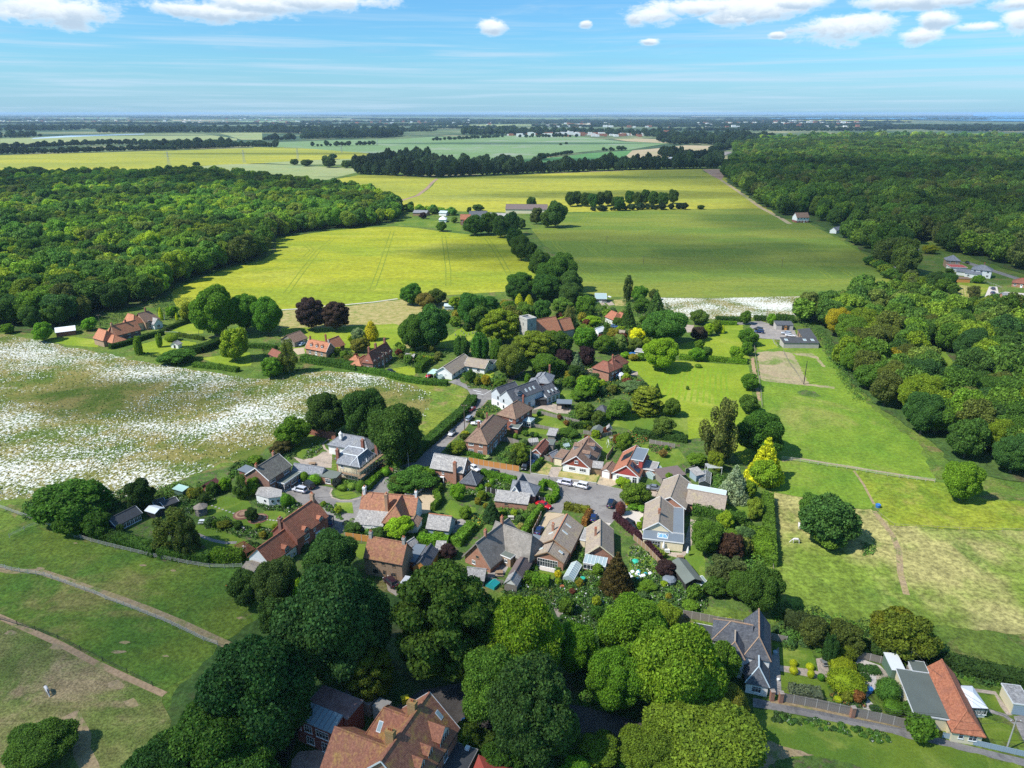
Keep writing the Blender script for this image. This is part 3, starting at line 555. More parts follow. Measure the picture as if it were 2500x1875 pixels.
A('lawn','R4',[(820,1100),(1180,1100),(1650,1110),(2212,1150),(2580,1170),(2650,1700),(2700,2350),(2550,2520),(2150,2100),(2000,2140),(1540,2200),(1000,2060),(800,1900),(1250,1750),(1350,1600),(1150,1350),(1090,1290)],'m19','large striped bright lawn of the red house',rough=.3)
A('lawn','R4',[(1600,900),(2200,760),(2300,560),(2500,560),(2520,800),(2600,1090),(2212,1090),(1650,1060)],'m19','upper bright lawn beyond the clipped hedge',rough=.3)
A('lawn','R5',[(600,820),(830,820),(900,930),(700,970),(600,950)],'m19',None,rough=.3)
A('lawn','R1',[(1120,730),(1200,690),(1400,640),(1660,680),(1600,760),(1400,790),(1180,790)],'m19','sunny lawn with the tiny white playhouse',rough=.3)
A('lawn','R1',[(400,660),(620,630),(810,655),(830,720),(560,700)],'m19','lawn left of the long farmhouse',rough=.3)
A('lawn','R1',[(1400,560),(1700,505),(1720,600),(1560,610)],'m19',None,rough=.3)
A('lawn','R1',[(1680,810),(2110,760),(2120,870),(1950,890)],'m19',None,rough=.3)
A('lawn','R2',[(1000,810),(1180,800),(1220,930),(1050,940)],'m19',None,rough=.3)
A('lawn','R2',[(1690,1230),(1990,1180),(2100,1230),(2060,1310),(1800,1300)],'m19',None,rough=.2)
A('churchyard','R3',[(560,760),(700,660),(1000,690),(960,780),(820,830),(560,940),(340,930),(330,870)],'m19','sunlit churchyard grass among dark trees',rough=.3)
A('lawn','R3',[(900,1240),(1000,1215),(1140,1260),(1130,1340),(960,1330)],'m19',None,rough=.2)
A('lawn','R4',[(760,290),(930,280),(930,370),(790,370)],'lawn_dry',None,rough=.2)
A('path','R4',[(560,310),(620,310),(710,430),(680,440)],'paving',None);A('path','R4',[(650,320),(730,305),(780,355),(700,365)],'paving',None)
for(p,m,l)in(([(110,615),(340,610),(600,700),(740,760),(700,830),(300,800),(110,740)],'lawn','long back lawn behind the conservatory house'),([(0,800),(340,830),(300,890),(0,880)],'lawn',None),
                  ([(240,550),(400,545),(465,580),(440,615)],'lawn',None),([(460,290),(700,300),(680,430),(400,430)],'lawn',None),([(700,900),(1200,950),(1180,1200),(1100,1250),(1000,1020),(640,1100),(560,960)],'lawn','back lawn with a person standing on it'),
                  ([(1150,680),(1600,640),(2200,600),(2212,900),(1700,880),(1130,760)],'lawn','part of the wide lawn painted darker for shade'),([(1460,1020),(1680,1020),(1720,1130),(2080,1080),(2200,1250),(1920,1390),(1760,1300),(1640,1160)],'lawn','curved back lawn of the red gabled house')):  # wide lawn overlaid in darker green: its shade is put into the colour
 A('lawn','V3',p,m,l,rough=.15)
A('patio','V3',[(160,430),(300,420),(480,560),(450,610),(230,540),(120,560)],'paving',None);A('driveway','V3',[(380,240),(470,250),(400,420),(330,410)],'m18',None)
A('patio','V3',[(380,470),(640,540),(600,610),(460,600)],'paving',None)

A('road','V2',[(1080,250),(1200,290),(1440,300),(1460,330),(1380,430),(1330,490),(1250,590),(1190,660),(1090,800),(960,920),(850,1020),(790,1100),(700,1180),(640,1300),(500,1330),(300,1360),(150,1430),(20,1590),(-150,1800),(-240,1880),(-330,1830),(-260,1700),(-180,1560),(-60,1430),(100,1340),(330,1275),(520,1080),(700,940),(900,760),(1060,620),(1170,490),(1195,400),(1150,320)],'asphalt','grey village lane running down from the junction',rough=.1)
A('road','V2',[(1440,300),(1560,200),(1700,60),(1800,0),(1880,-40),(1920,0),(1780,120),(1600,260),(1460,335)],'m37','lane entering under the church trees, painted darker for shade')  # same lane in darker asphalt, tree shade painted into the colour
A('road','R3',[(520,1400),(670,1340),(700,1430),(800,1490),(1000,1480),(1120,1520),(1100,1640),(870,1640),(780,1500),(650,1430)],'asphalt','road mouth by the white bungalow')
A('road','V2',[(640,1110),(900,1170),(1150,1278),(1810,1392),(2212,1482),(2212,1620),(1780,1508),(1550,1470),(1300,1420),(1140,1400),(600,1330)],'asphalt','cul de sac road past the orange fence')
A('road','V8',[(840,80),(960,100),(1200,132),(1850,232),(2212,312),(2500,380),(2480,480),(2300,520),(2150,640),(2060,760),(1900,735),(1830,690),(1660,620),(1400,570),(1380,625),(1180,600),(1180,540),(1330,480),(1400,410),(1340,340),(1090,262),(900,200),(760,190)],'asphalt','widening turning head of the cul de sac',rough=.1)
A('road','V7',[(840,-60),(880,0),(700,240),(560,300),(340,620),(100,770),(-400,1040),(-430,980),(-60,640),(0,500),(120,350),(500,240)],'asphalt','lane dropping past the old inn',rough=.1)
A('forecourt','V1',[(1990,1250),(1760,1350),(1560,1560),(1380,1700),(1300,1700),(1300,1500),(1230,1380),(980,1400),(820,1260),(740,1230),(960,1050),(1180,1130),(1400,1165),(1360,1230),(1400,1310),(1560,1345),(1750,1320)],'asphalt','grey forecourt with two parked cars',rough=.1)
A('lawn','V1',[(1400,1210),(1500,1180),(1700,1230),(1740,1290),(1600,1320),(1440,1290)],'lawn','small oval lawn beside the forecourt');q29_('brick_edging','V1',[(1390,1180),(1360,1240),(1390,1300),(1500,1335),(1640,1335),(1760,1310)],.5,'paving',None)
A('lawn','V1',[(830,640),(1000,520),(1090,440),(1320,490),(1300,560),(1160,680),(980,770),(860,710)],'lawn','sloping back lawn below the brick garden wall',rough=.2)
A('patio','V1',[(850,740),(1000,790),(1180,740),(1260,680),(1390,680),(1380,900),(1000,870)],'paving','builders yard patio beside the slate house',rough=.1);q29_('path','V1',[(1350,500),(1260,570),(1290,640),(1370,690)],.7,'paving',None)
q29_('track','V1',[(2212,900),(2000,850),(1960,830)],3,'earth',None)
A('lawn','V6',[(240,560),(340,400),(560,290),(700,300),(900,330),(960,400),(940,560),(1060,560),(1150,480),(1420,480),(1420,620),(1250,720),(1050,780),(880,740),(640,640),(430,560)],'lawn','curving garden lawn with stepping stones',rough=.15)
A('lawn','V6',[(180,680),(360,680),(760,820),(900,880),(940,960),(880,1050),(500,1010),(350,980),(200,800)],'lawn','lower garden lawn by the pergola',rough=.15)
q29_('path','V6',[(200,785),(300,830),(440,880),(600,915),(760,910)],1.1,'m18','curved pale garden path to the pergola')
A('lawn','V7',[(1480,420),(1550,330),(1700,420),(1900,440),(1850,560),(1600,590),(1480,500)],'lawn','small lawn beside the gravel yard',rough=.15);A('lawn','V7',[(0,370),(220,370),(240,520),(0,500)],'lawn',None)
A('lawn','V7',[(220,920),(400,930),(380,1170),(260,1080)],'lawn',None);A('gravel_yard','V7',[(900,300),(1180,190),(1350,175),(1340,350),(1270,500),(1140,530),(1000,330)],'gravel','golden gravel yard with two parked cars',rough=.1)
A('driveway','V7',[(600,1350),(900,1440),(1050,1350),(1000,1450),(830,1640),(700,1560),(680,1450)],'paving','pale drive below the brick cottage',rough=.1);A('driveway','V7',[(1580,620),(1700,590),(1790,640),(1640,780),(1580,780)],'m18',None)
A('driveway','V8',[(1180,610),(1420,630),(1400,700),(1000,900),(1060,820),(1120,720)],'gravel','sandy drive beside the first bungalow',rough=.1);A('lawn','V8',[(640,740),(780,730),(850,900),(800,1000),(740,900)],'m19',None)
A('lawn','V8',[(1070,1400),(1290,1430),(1280,1520),(1060,1500)],'lawn',None);A('patio','V8',[(1040,1310),(1300,1320),(1290,1430),(1100,1390)],'m36',None);A('patio','V8',[(500,1270),(700,1290),(600,1480),(380,1500),(400,1380)],'m18',None)
A('driveway','V8',[(1180,0),(1400,0),(1330,150),(1210,125)],'paving',None);A('front_lawn','V8',[(1060,80),(1180,-60),(1260,-20),(1200,125)],'lawn_dry',None);A('front_lawn','V8',[(1330,150),(1360,60),(1700,80),(1900,100),(1850,215)],'lawn_dry','parched front lawn of the brown roofed bungalow')
A('driveway','V8',[(1910,130),(2100,150),(2212,200),(2040,275),(1862,235)],'gravel','pale concrete drive before the white garage');A('driveway','V8',[(1880,735),(2060,760),(1980,850),(1650,1100),(1640,960),(1700,850),(1860,850)],'m36',None)
A('driveway','V9',[(270,650),(390,590),(700,600),(640,720),(540,760),(620,960),(560,1000),(340,760)],'m36','curved pale drive of the cream bungalow',rough=.1);A('driveway','V9',[(690,330),(860,250),(800,400),(740,400)],'paving',None)
A('patio','V9',[(1250,700),(1320,730),(1300,900),(1240,1150),(1200,1260),(940,1190),(980,1150),(1130,1160)],'paving','paved terrace round the cream bungalow');A('patio','V9',[(1480,380),(1630,430),(1600,560),(1440,580)],'m18',None)
A('lawn','V9',[(1650,430),(1900,450),(2040,560),(2050,680),(1900,660),(1620,590)],'lawn','curved lawn behind the tiled bungalow',rough=.15);A('lawn','V9',[(1260,1060),(1380,1040),(1450,1250),(1440,1520),(1300,1440),(1120,1280)],'lawn',None,rough=.15);A('lawn','V9',[(400,1120),(640,1100),(840,1300),(850,1480),(600,1659),(450,1500)],'lawn',None,rough=.2)

A('road','V14',[(700,900),(890,940),(1300,1010),(1700,1090),(2212,1195),(2360,1230),(2360,1330),(2212,1285),(1900,1225),(1400,1125),(900,1030),(700,1000)],'asphalt','narrow lane along the bottom right fence')
A('road','V15',[(800,1240),(1200,1310),(1700,1440),(2212,1560),(2400,1600),(2400,1690),(2212,1640),(1700,1510),(1200,1390),(800,1310)],'asphalt','continuing lane below the cream bungalow')
q29_('verge','V14',[(890,935),(1400,1025),(1900,1130),(2300,1210)],.8,'worn',None)
A('verge','V14',[(700,1010),(900,1035),(1400,1130),(2212,1290),(3600,1640),(3600,1900),(900,1900),(750,1380)],'lawn','green bank below the narrow lane',rough=.4)
A('bare_patch','V14',[(740,1360),(900,1370),(1150,1460),(1360,1520),(1100,1540),(930,1640),(760,1659),(700,1500)],'worn',None,rough=.3);A('crop_corner','V14',[(860,1659),(950,1580),(1300,1530),(1600,1570),(1900,1659),(2000,1750),(800,1750)],'bed','dark crop corner at the bottom edge',rough=.2)
A('lawn','V14',[(980,355),(1340,400),(1400,620),(1290,590),(1000,560)],'lawn',None);A('lawn','V14',[(1000,615),(1300,680),(1500,760),(1530,890),(1350,870),(1020,860)],'lawn',None)
A('path','V14',[(985,550),(1300,590),(1530,650),(1530,720),(1300,675),(985,610)],'paving',None);A('path','V14',[(870,480),(980,350),(1010,870),(870,860)],'m18','brick path beside the slate roofed house');A('patio','V14',[(1380,480),(1500,460),(1530,700),(1410,640)],'paving',None)
A('patio','V14',[(1790,560),(1840,470),(2070,550),(2180,660),(2130,720),(2030,700),(2050,780),(1930,900),(2110,1080),(1870,1010),(1930,930),(1880,720)],'m36','white gravel parterre with planted squares')
A('driveway','V14',[(2050,560),(2280,700),(2400,900),(2330,920),(2120,800),(2030,690)],'paving',None)
A('lawn','V15',[(1700,860),(1900,880),(2010,1060),(1820,1050)],'lawn',None);A('lawn','V15',[(1760,1110),(2060,1200),(2212,1420),(1760,1320)],'lawn',None)
q29_('path','V15',[(1540,800),(1900,850),(1990,1000),(2060,1090)],1.0,'paving',None);A('driveway','V15',[(2100,1100),(2300,1080),(2400,1400),(2212,1380),(2140,1230)],'m18',None);q29_('path','V15',[(1830,1040),(2000,1090),(2120,1180)],.9,'m18',None)

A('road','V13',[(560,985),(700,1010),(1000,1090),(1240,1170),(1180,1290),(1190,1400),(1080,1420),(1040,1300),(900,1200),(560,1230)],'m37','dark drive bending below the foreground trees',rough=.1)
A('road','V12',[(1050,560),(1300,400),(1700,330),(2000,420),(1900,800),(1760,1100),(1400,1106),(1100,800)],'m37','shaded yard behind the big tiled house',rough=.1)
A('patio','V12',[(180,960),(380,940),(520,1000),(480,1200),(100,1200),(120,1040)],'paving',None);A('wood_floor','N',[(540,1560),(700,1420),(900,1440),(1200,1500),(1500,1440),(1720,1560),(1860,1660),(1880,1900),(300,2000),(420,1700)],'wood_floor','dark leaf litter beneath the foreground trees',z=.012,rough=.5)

A('garden_ground','N',[(90,1240),(330,1200),(560,1140),(640,1080),(900,1180),(1120,1060),(1180,960),(1100,900),(1200,840),(1600,800),(1840,1080),(1860,1260),(1850,1500),(1500,1440),(1000,1420),(600,1390),(300,1360)],'bed','planted garden ground between the houses',z=.008,rough=.5)
A('stable_yard','R5',[(540,590),(700,590),(860,640),(1090,660),(1130,760),(1230,820),(960,830),(800,820),(600,800),(560,690),(500,650)],'m18','tarmac yard in front of the stables',rough=.2);q29_('road','R5',[(250,605),(500,605),(690,590)],5,'asphalt',None)
A('driveway','R4',[(730,640),(900,650),(930,700),(760,740)],'m18',None);A('driveway','R4',[(1700,620),(1850,630),(1820,720),(1760,730)],'paving',None);A('driveway','R4',[(370,1230),(490,1200),(480,1270),(390,1290)],'gravel',None);A('patio','R4',[(880,1290),(950,1230),(1090,1260),(1090,1300),(1030,1320)],'paving',None)
A('driveway','R2',[(400,950),(560,930),(580,1010),(480,1030)],'gravel',None)
A('lane','V2',[(850,180),(1000,130),(1020,180),(1180,250),(1090,260)],'asphalt',None)

def q32_(r,pts,gap=2.2,wd=.55):
 P=[W(r,*p)for p in pts]
 for sgn in(-1,1):
  b=MB();Q=[]
  for i,p in enumerate(P):
   d=(P[min(i+1,len(P)-1)]-P[max(i-1,0)]).normalized();n=Vector((-d.y,d.x,0));Q.append((p+n*(sgn*gap/2-wd/2),p+n*(sgn*gap/2+wd/2)))
  for i in range(len(Q)-1):b.poly([Q[i][0],Q[i+1][0],Q[i+1][1],Q[i][1]])
  tag(b.build('tramline','crop_track',loc=(0,0,level([a_ for a_,_ in Q]+[c_ for _,c_ in Q][::-1]))),None,None,None,'structure')
for l in([(270,1650),(400,1470),(540,1290),(660,1190),(780,1160)],[(1000,1610),(1060,1450),(1110,1300),(1170,1120)],[(1640,1580),(1640,1450),(1620,1300),(1600,1160)],[(2160,1500),(2080,1350),(2000,1230),(1960,1180)],[(0,1480),(250,1410),(430,1340),(490,1280),(430,1230)],[(880,1650),(1000,1610)],[(1500,1590),(1640,1575)]):q32_('B2',l,3.2,.7)
for l in([(400,1090),(370,1150),(400,1230),(560,1400),(720,1530),(830,1590)],[(670,980),(640,1030),(560,1090)],[(820,1100),(1150,1080),(1500,1070),(2000,1060),(2212,1055)],[(690,1030),(810,1090)],[(900,1130),(1150,1270),(1400,1380),(1620,1500),(1740,1590)],[(1250,1030),(1400,1120)],[(1700,1200),(1930,1340),(2040,1460),(2212,1540)],[(830,1590),(1100,1600),(1700,1600)],[(640,1230),(900,1420),(1050,1500)],[(1550,1130),(1750,1290),(1850,1420)]):q32_('B3',l,3.2,.6)
for l in([(0,1210),(200,1310),(420,1400),(540,1480),(590,1530),(500,1560),(250,1570),(0,1500)],[(150,1050),(300,1180),(560,1360),(760,1500),(900,1610)],[(0,1590),(400,1575),(900,1545)]):q32_('B4',l,3.2,.6)
q29_('field_path','B2',[(1245,862),(1380,820),(1460,760),(1500,715),(1545,678)],5,'brown_soil','brown path dividing the far yellow crop');q29_('field_edge','B3',[(-900,655),(0,640),(500,628),(980,610)],9,'tan','pale headland below the long tree belt')
q29_('field_edge','B3',[(1800,690),(1950,790),(2130,920),(2300,1010),(2380,1060)],5,'tan','pale track down the right wood edge');q29_('field_edge','R2',[(205,425),(500,408),(830,372),(1130,352),(1500,318),(1830,272)],1.6,'m36',None)
q29_('road','B3',[(1700,520),(1760,490),(1860,450)],28,'asphalt','grey dual carriageway in the distance')

for pts in([(960,98),(1200,130),(1850,230),(2212,308)],[(380,150),(760,192),(900,202),(1090,262),(1340,342),(1400,412),(1335,482)],[(1380,625),(1400,570),(1660,620),(1830,690),(2060,760),(2150,640),(2300,520)]):q29_('pavement_edge','V8',pts,.35,'m18',None)
for pts in([(1195,395),(1165,490),(1055,622),(895,762),(695,942),(515,1082),(325,1278)],[(1385,430),(1330,492),(1250,592),(1190,662),(1090,802),(960,922),(850,1022)]):q29_('pavement_edge','V2',pts,.3,'worn',None)

A('patio','V13',[(420,150),(560,250),(700,230),(760,290),(600,300),(470,270)],'paving','small patio between lower gardens and big trees')
A('lawn','V13',[(1100,0),(1230,-30),(1300,40),(1200,60)],'lawn',None)

WCACHE={}
def q18_(w_,h_,frame='m0',gl='glass',kind='sash'):
 key=(round(w_,2),round(h_,2),frame,gl,kind)
 if key not in WCACHE:
  f=MB();t_=.075;d0,d1=-.06,.02
  for(x0,x1,z0,z1)in((-w_/2,w_/2,0,t_),(-w_/2,w_/2,h_-t_,h_),(-w_/2,-w_/2+t_,t_,h_-t_),(w_/2-t_,w_/2,t_,h_-t_)):f.box(x0,d0,z0,x1,d1,z1)
  nm=max(0,int(round(w_/.62))-1)
  for i in range(nm):x=-w_/2+w_*(i+1)/(nm+1);f.box(x-.025,d0+.01,t_,x+.025,d1,h_-t_)
  if kind=='sash' and h_>.8:f.box(-w_/2+t_,d0+.012,h_*.62,w_/2-t_,d1,h_*.62+.05)
  f.box(-w_/2-.05,-.12,-.07,w_/2+.05,.01,0)
  g=MB();g.box(-w_/2+.04,-.025,.04,w_/2-.04,.01,h_-.04);WCACHE[key]=(f.mesh('window_mesh',frame),g.mesh('pane_mesh',gl))
 return WCACHE[key]
def window(rt,x,y,z,rot,w_,h_,frame='m0',gl='glass',kind='sash',name='window'):
 a,b_=q18_(w_,h_,frame,gl,kind);o=link(name,a,parent=rt,loc=(x,y,z));o.rotation_euler=(0,0,rot);link('pane',b_,o);return o
def door(rt,x,y,z,rot,w_=.95,h_=2.05,m='m0',name='door'):
 b=MB();b.box(-w_/2,-.06,0,w_/2,.02,h_);b.box(-w_/2-.07,-.04,0,-w_/2,.02,h_+.07);b.box(w_/2,-.04,0,w_/2+.07,.02,h_+.07)
 o=b.build(name,m,parent=rt,loc=(x,y,z));o.rotation_euler=(0,0,rot)
 if name=='door':g=MB();g.box(-w_*.3,-.075,h_*.55,w_*.3,-.05,h_*.88);g.build('pane','glass',o)
 return o
def q17_(rt,x,y,z,rot,w_=2.4,h_=2.1,m='m0'):
 b=MB();b.box(-w_/2,-.05,0,w_/2,.02,h_)
 for i in range(5):b.box(-w_/2+.05,-.075,.08+i*h_/5,w_/2-.05,-.04,-.02+(i+1)*h_/5)
 o=b.build('garage_door',m,rt,loc=(x,y,z));o.rotation_euler=(0,0,rot);return o
def q16_(L,T,rise,h0,h1,ov=.35,thick=.14,course=.32,step=.03,hipf=1.0):
 """Ridge along s (0..L), t across (0..T); stepped courses. Returns MB in (s,t,z) with z from eave."""
 b=MB();s0,s1,t0,t1=-ov,L+ov,-ov,T+ov;HT=(t1-t0)/2;tm=(t0+t1)/2;a0=HT*h0*hipf;a1=HT*h1*hipf
 if a0+a1>(s1-s0):k=(s1-s0)/(a0+a1);a0*=k;a1*=k
 drop=ov*rise/(T/2);zt=rise;zb=-drop;H_=zt-zb;n=max(3,int(sqrt(HT*HT+H_*H_)/course))if course else 1
 def pt(side,s,f,up=0):
  t_=(t0+HT*f)if side==0 else(t1-HT*f);return(s,t_,zb+H_*f+up)
 for side in(0,1):
  for k in range(n):
   f0,f1=k/n,(k+1)/n;up=step if course else 0;a=[pt(side,s0+a0*f0,f0,up),pt(side,s1-a1*f0,f0,up),pt(side,s1-a1*f1,f1),pt(side,s0+a0*f1,f1)]
   b.poly(a if side==0 else a[::-1])
   if course:c=[pt(side,s0+a0*f0,f0,0),pt(side,s1-a1*f0,f0,0),a[1],a[0]];b.poly(c if side==0 else c[::-1])
 for end,hh,a_ in((0,h0,a0),(1,h1,a1)):
  if not hh:continue
  for k in range(n):
   f0,f1=k/n,(k+1)/n;up=step if course else 0;sgn=1 if end==0 else-1;sb=s0 if end==0 else s1
   p=lambda f,t_,u:(sb+sgn*a_*f,t_,zb+H_*f+u);a=[p(f0,t1-HT*f0,up),p(f0,t0+HT*f0,up),p(f1,t0+HT*f1,0),p(f1,t1-HT*f1,0)]
   b.poly(a if end==0 else a[::-1])
   if course:c=[p(f0,t1-HT*f0,0),p(f0,t0+HT*f0,0),a[1],a[0]];b.poly(c if end==0 else c[::-1])
 
 th=thick;rim=[(s0,t0),(s1,t0),(s1,t1),(s0,t1)]
 for i in range(4):
  (xa,ya),(xb,yb)=rim[i],rim[(i+1)%4]
  gable=(i==1 and not h1)or(i==3 and not h0)
  if gable:
   sx_=xa
   for(ta,za,tb,zb2)in((t0,zb,tm,zt),(tm,zt,t1,zb)):
    qd=[(sx_,ta,za-th),(sx_,tb,zb2-th),(sx_,tb,zb2+.02),(sx_,ta,za+.02)];b.poly(qd if i==1 else qd[::-1])
  else:b.poly([(xa,ya,zb-th),(xb,yb,zb-th),(xb,yb,zb+(step if course else 0)),(xa,ya,zb+(step if course else 0))])
 if h0 and h1:b.poly([(s0,t0,zb-th),(s0,t1,zb-th),(s1,t1,zb-th),(s1,t0,zb-th)])
 else:
  for side in(0,1):a=[(s0,t0 if side==0 else t1,zb-th),(s0+a0,tm,zt-th),(s1-a1,tm,zt-th),(s1,t0 if side==0 else t1,zb-th)];b.poly(a if side==0 else a[::-1])
 return b,(s0+a0,s1-a1,tm,zt)
def q39_(rt,x0,y0,w_,d_,h,rise,roof='x',wall='m1',rm='m14',hips=(0,0),wins=None,z0=0.0,ridge=True,barge=None,ov=.35,gab=None,course=.32,base=None,thick=.14,hipf=1.0,names=('wall','roof')):
 """One wing: walls + roof on the rectangle (x0,y0,w_,d_) of the house frame."""
 b=MB();b.box(x0,y0,z0,x0+w_,y0+d_,h)
 if base:bb=MB();bb.box(x0-.02,y0-.02,z0,x0+w_+.02,y0+d_+.02,base[1]);bb.build('lower_wall',base[0],parent=rt)
 f=(lambda s,t_,z:(x0+s,y0+t_,h+z))if roof=='x' else(lambda s,t_,z:(x0+t_,y0+s,h+z));L,T=(w_,d_)if roof=='x' else(d_,w_)
 if roof in 'xy':
  gb=MB()if gab else b
  for e,hh in((0,hips[0]),(L,hips[1])):
   if not hh:
    q_=.02;e2=e+(q_ if e==0 else-q_)-(.05 if gab and e==0 else 0)+(.05 if gab and e else 0)
    for ee in(e2,e2+(.12 if e==0 else-.12)):
     tri=[f(ee,0,-.01),f(ee,T,-.01),f(ee,T/2,rise-.03)];gb.poly(tri)
  if gab:gb.build('gable',gab,rt)
  rb,(ra,rb_,tm,zt)=q16_(L,T,rise,hips[0],hips[1],ov,thick,course,hipf=hipf)
  rb.v=[f(*p)for p in rb.v]
  if roof=='y':rb.f=[t_[::-1]for t_ in rb.f]
  ro=rb.build(names[1],rm,parent=rt)
  if ridge:
   c=MB();c.beam(f(ra,tm,zt+.03),f(rb_,tm,zt+.03),.26,.16)
   for hh,rs,es in((hips[0],ra,-ov),(hips[1],rb_,L+ov)):
    if hh:
     for tt in(-ov,T+ov):c.beam(f(rs,tm,zt+.02),f(es,tt,-ov*rise/(T/2)+.05),.18,.12)
   c.build('ridge',ridge if isinstance(ridge,str)else rm,parent=ro)
  if barge:
   for e,hh in((-ov-.03,hips[0]),(L+ov+.03,hips[1])):
    if not hh:c=MB();dz=-ov*rise/(T/2)-.04;c.beam(f(e,-ov,dz),f(e,tm,rise-.04),.07,.24);c.beam(f(e,T+ov,dz),f(e,tm,rise-.04),.07,.24);c.build('bargeboard',barge,ro)
 elif roof=='f':
  c=MB();c.box(x0-ov,y0-ov,h-.02,x0+w_+ov,y0+d_+ov,h+.16);ro=c.build(names[1],rm,parent=rt)
  e=MB();k=.07
  for(xa,ya,xb,yb)in((x0-ov-k,y0-ov-k,x0+w_+ov+k,y0-ov),(x0-ov-k,y0+d_+ov,x0+w_+ov+k,y0+d_+ov+k),(x0-ov-k,y0-ov,x0-ov,y0+d_+ov),(x0+w_+ov,y0-ov,x0+w_+ov+k,y0+d_+ov)):e.box(xa,ya,h-.06,xb,yb,h+.22)
  e.build('fascia',barge or 'm0',parent=ro)
 elif roof=='s': 
  c=MB();n=max(2,int(d_/.35))if course else 1;ya,yb=y0-ov,y0+d_+ov;z=lambda y:h+(y-y0)/d_*rise
  for k in range(n):p,r_=ya+(yb-ya)*k/n,ya+(yb-ya)*(k+1)/n;c.poly([(x0-ov,p,z(p)+.1),(x0+w_+ov,p,z(p)+.1),(x0+w_+ov,r_,z(r_)+.07),(x0-ov,r_,z(r_)+.07)]);c.poly([(x0-ov,p,z(p)+.03),(x0+w_+ov,p,z(p)+.03),(x0+w_+ov,p,z(p)+.1),(x0-ov,p,z(p)+.1)])
  for xx in(x0-ov,x0+w_+ov):c.poly([(xx,ya,z(ya)-.04),(xx,yb,z(yb)-.04),(xx,yb,z(yb)+.1),(xx,ya,z(ya)+.1)])
  c.poly([(x0-ov,yb,z(yb)-.04),(x0+w_+ov,yb,z(yb)-.04),(x0+w_+ov,yb,z(yb)+.08),(x0-ov,yb,z(yb)+.08)]);ro=c.build(names[1],rm,parent=rt)
  for xx in(x0,x0+w_):b.poly([(xx,y0,h-.01),(xx,y0+d_,h-.01),(xx,y0+d_,h+rise-.02)])
  b.poly([(x0,y0+d_,h-.01),(x0+w_,y0+d_,h-.01),(x0+w_,y0+d_,h+rise-.02),(x0,y0+d_,h+rise-.02)])
 else:ro=None
 wo=b.build(names[0],wall,parent=rt)
 
 if roof in 'xy' and h>2.2:
  dz=-ov*rise/(T/2)
  for tt in(-ov-.06,T+ov+.06):g=MB();g.beam(f(-ov,tt,dz-.05),f(L+ov,tt,dz-.05),.11,.1);g.build('gutter','m3',ro)
 if wins:
  for(sd,u,z,ww,hh,*o)in wins:
   X_={'f':(x0+u*w_,y0-.012,0),'b':(x0+u*w_,y0+d_+.012,pi),'l':(x0-.012,y0+u*d_,-pi/2),'r':(x0+w_+.012,y0+u*d_,pi/2)}[sd];k=o[0]if o else 'w'
   if k=='w':window(rt,X_[0],X_[1],z,X_[2],ww,hh,*o[1:])
   elif k=='d':door(rt,X_[0],X_[1],z+z0,X_[2],ww,hh,*(o[1:]or('m0',)))
   elif k=='g':q17_(rt,X_[0],X_[1],z+z0,X_[2],ww,hh,*(o[1:]or('m0',)))
 return ro
def q15_(w_,d_,h,sides='flr',frame='m0',every=3.0,ww=1.3,dr=True):
 out=[];fl=2 if h>4 else 1
 for s in sides:
  L=w_ if s in 'fb' else d_;n=max(1,int(L/every))
  for k in range(fl):
   for i in range(n):
    u=(i+.5)/n
    if dr and s==sides[0]and k==0 and i==n//2:out.append((s,u,0,.95,2.05,'d'))
    else:out.append((s,u,.9+k*2.5,min(ww,L*.6),1.15,'w',frame))
 return out
def q3_(rt,x,y,z0,z1,m='m10',s=.6,pots=2,s2=None):
 b=MB();s2=s2 or s;b.box(x-s/2,y-s2/2,z0,x+s/2,y+s2/2,z1);b.box(x-s/2-.07,y-s2/2-.07,z1-.35,x+s/2+.07,y+s2/2+.07,z1-.18);b.box(x-s/2-.05,y-s2/2-.05,z1,x+s/2+.05,y+s2/2+.05,z1+.1)
 o=b.build('chimney',m,rt)
 for i in range(pots):
  p=MB();p.lathe([(.13,z1+.1),(.11,z1+.45),(.14,z1+.5)],8,(x+(i-(pots-1)/2)*.32*(s2<=s),y+(i-(pots-1)/2)*.32*(s2>s)));p.build('chimney_pot','pot',o)
 return o
def q4_(rt,f,x,y,w_=.8,h_=1.1,slope=(0,1),rise=1.0,z=0,m='m40'):
 """rooflight at (x,y) on a slope rising along `slope` with ratio rise; z = height at (x,y)."""
 sx_,sy_=slope;b=MB();px_,py_=-sy_,sx_
 c=lambda u,v,up:(x+px_*u+sx_*v,y+py_*u+sy_*v,z+v*rise+up)
 g=MB()
 for mb,a,e,up in((b,w_/2,h_/2,.1),(g,w_/2-.1,h_/2-.1,.13)):
  pts=[c(-a,-e,up),c(a,-e,up),c(a,e,up),c(-a,e,up)];pts=pts[::-1]if sx_*0+1 and(px_*sy_-py_*sx_)>0 else pts;mb.poly(pts)
  lo_=[(p[0],p[1],p[2]-.12)for p in pts]
  for i in range(4):mb.poly([pts[i],lo_[i],lo_[(i+1)%4],pts[(i+1)%4]])
 o=b.build('rooflight','m0',rt);g.build('pane',m,o);return o
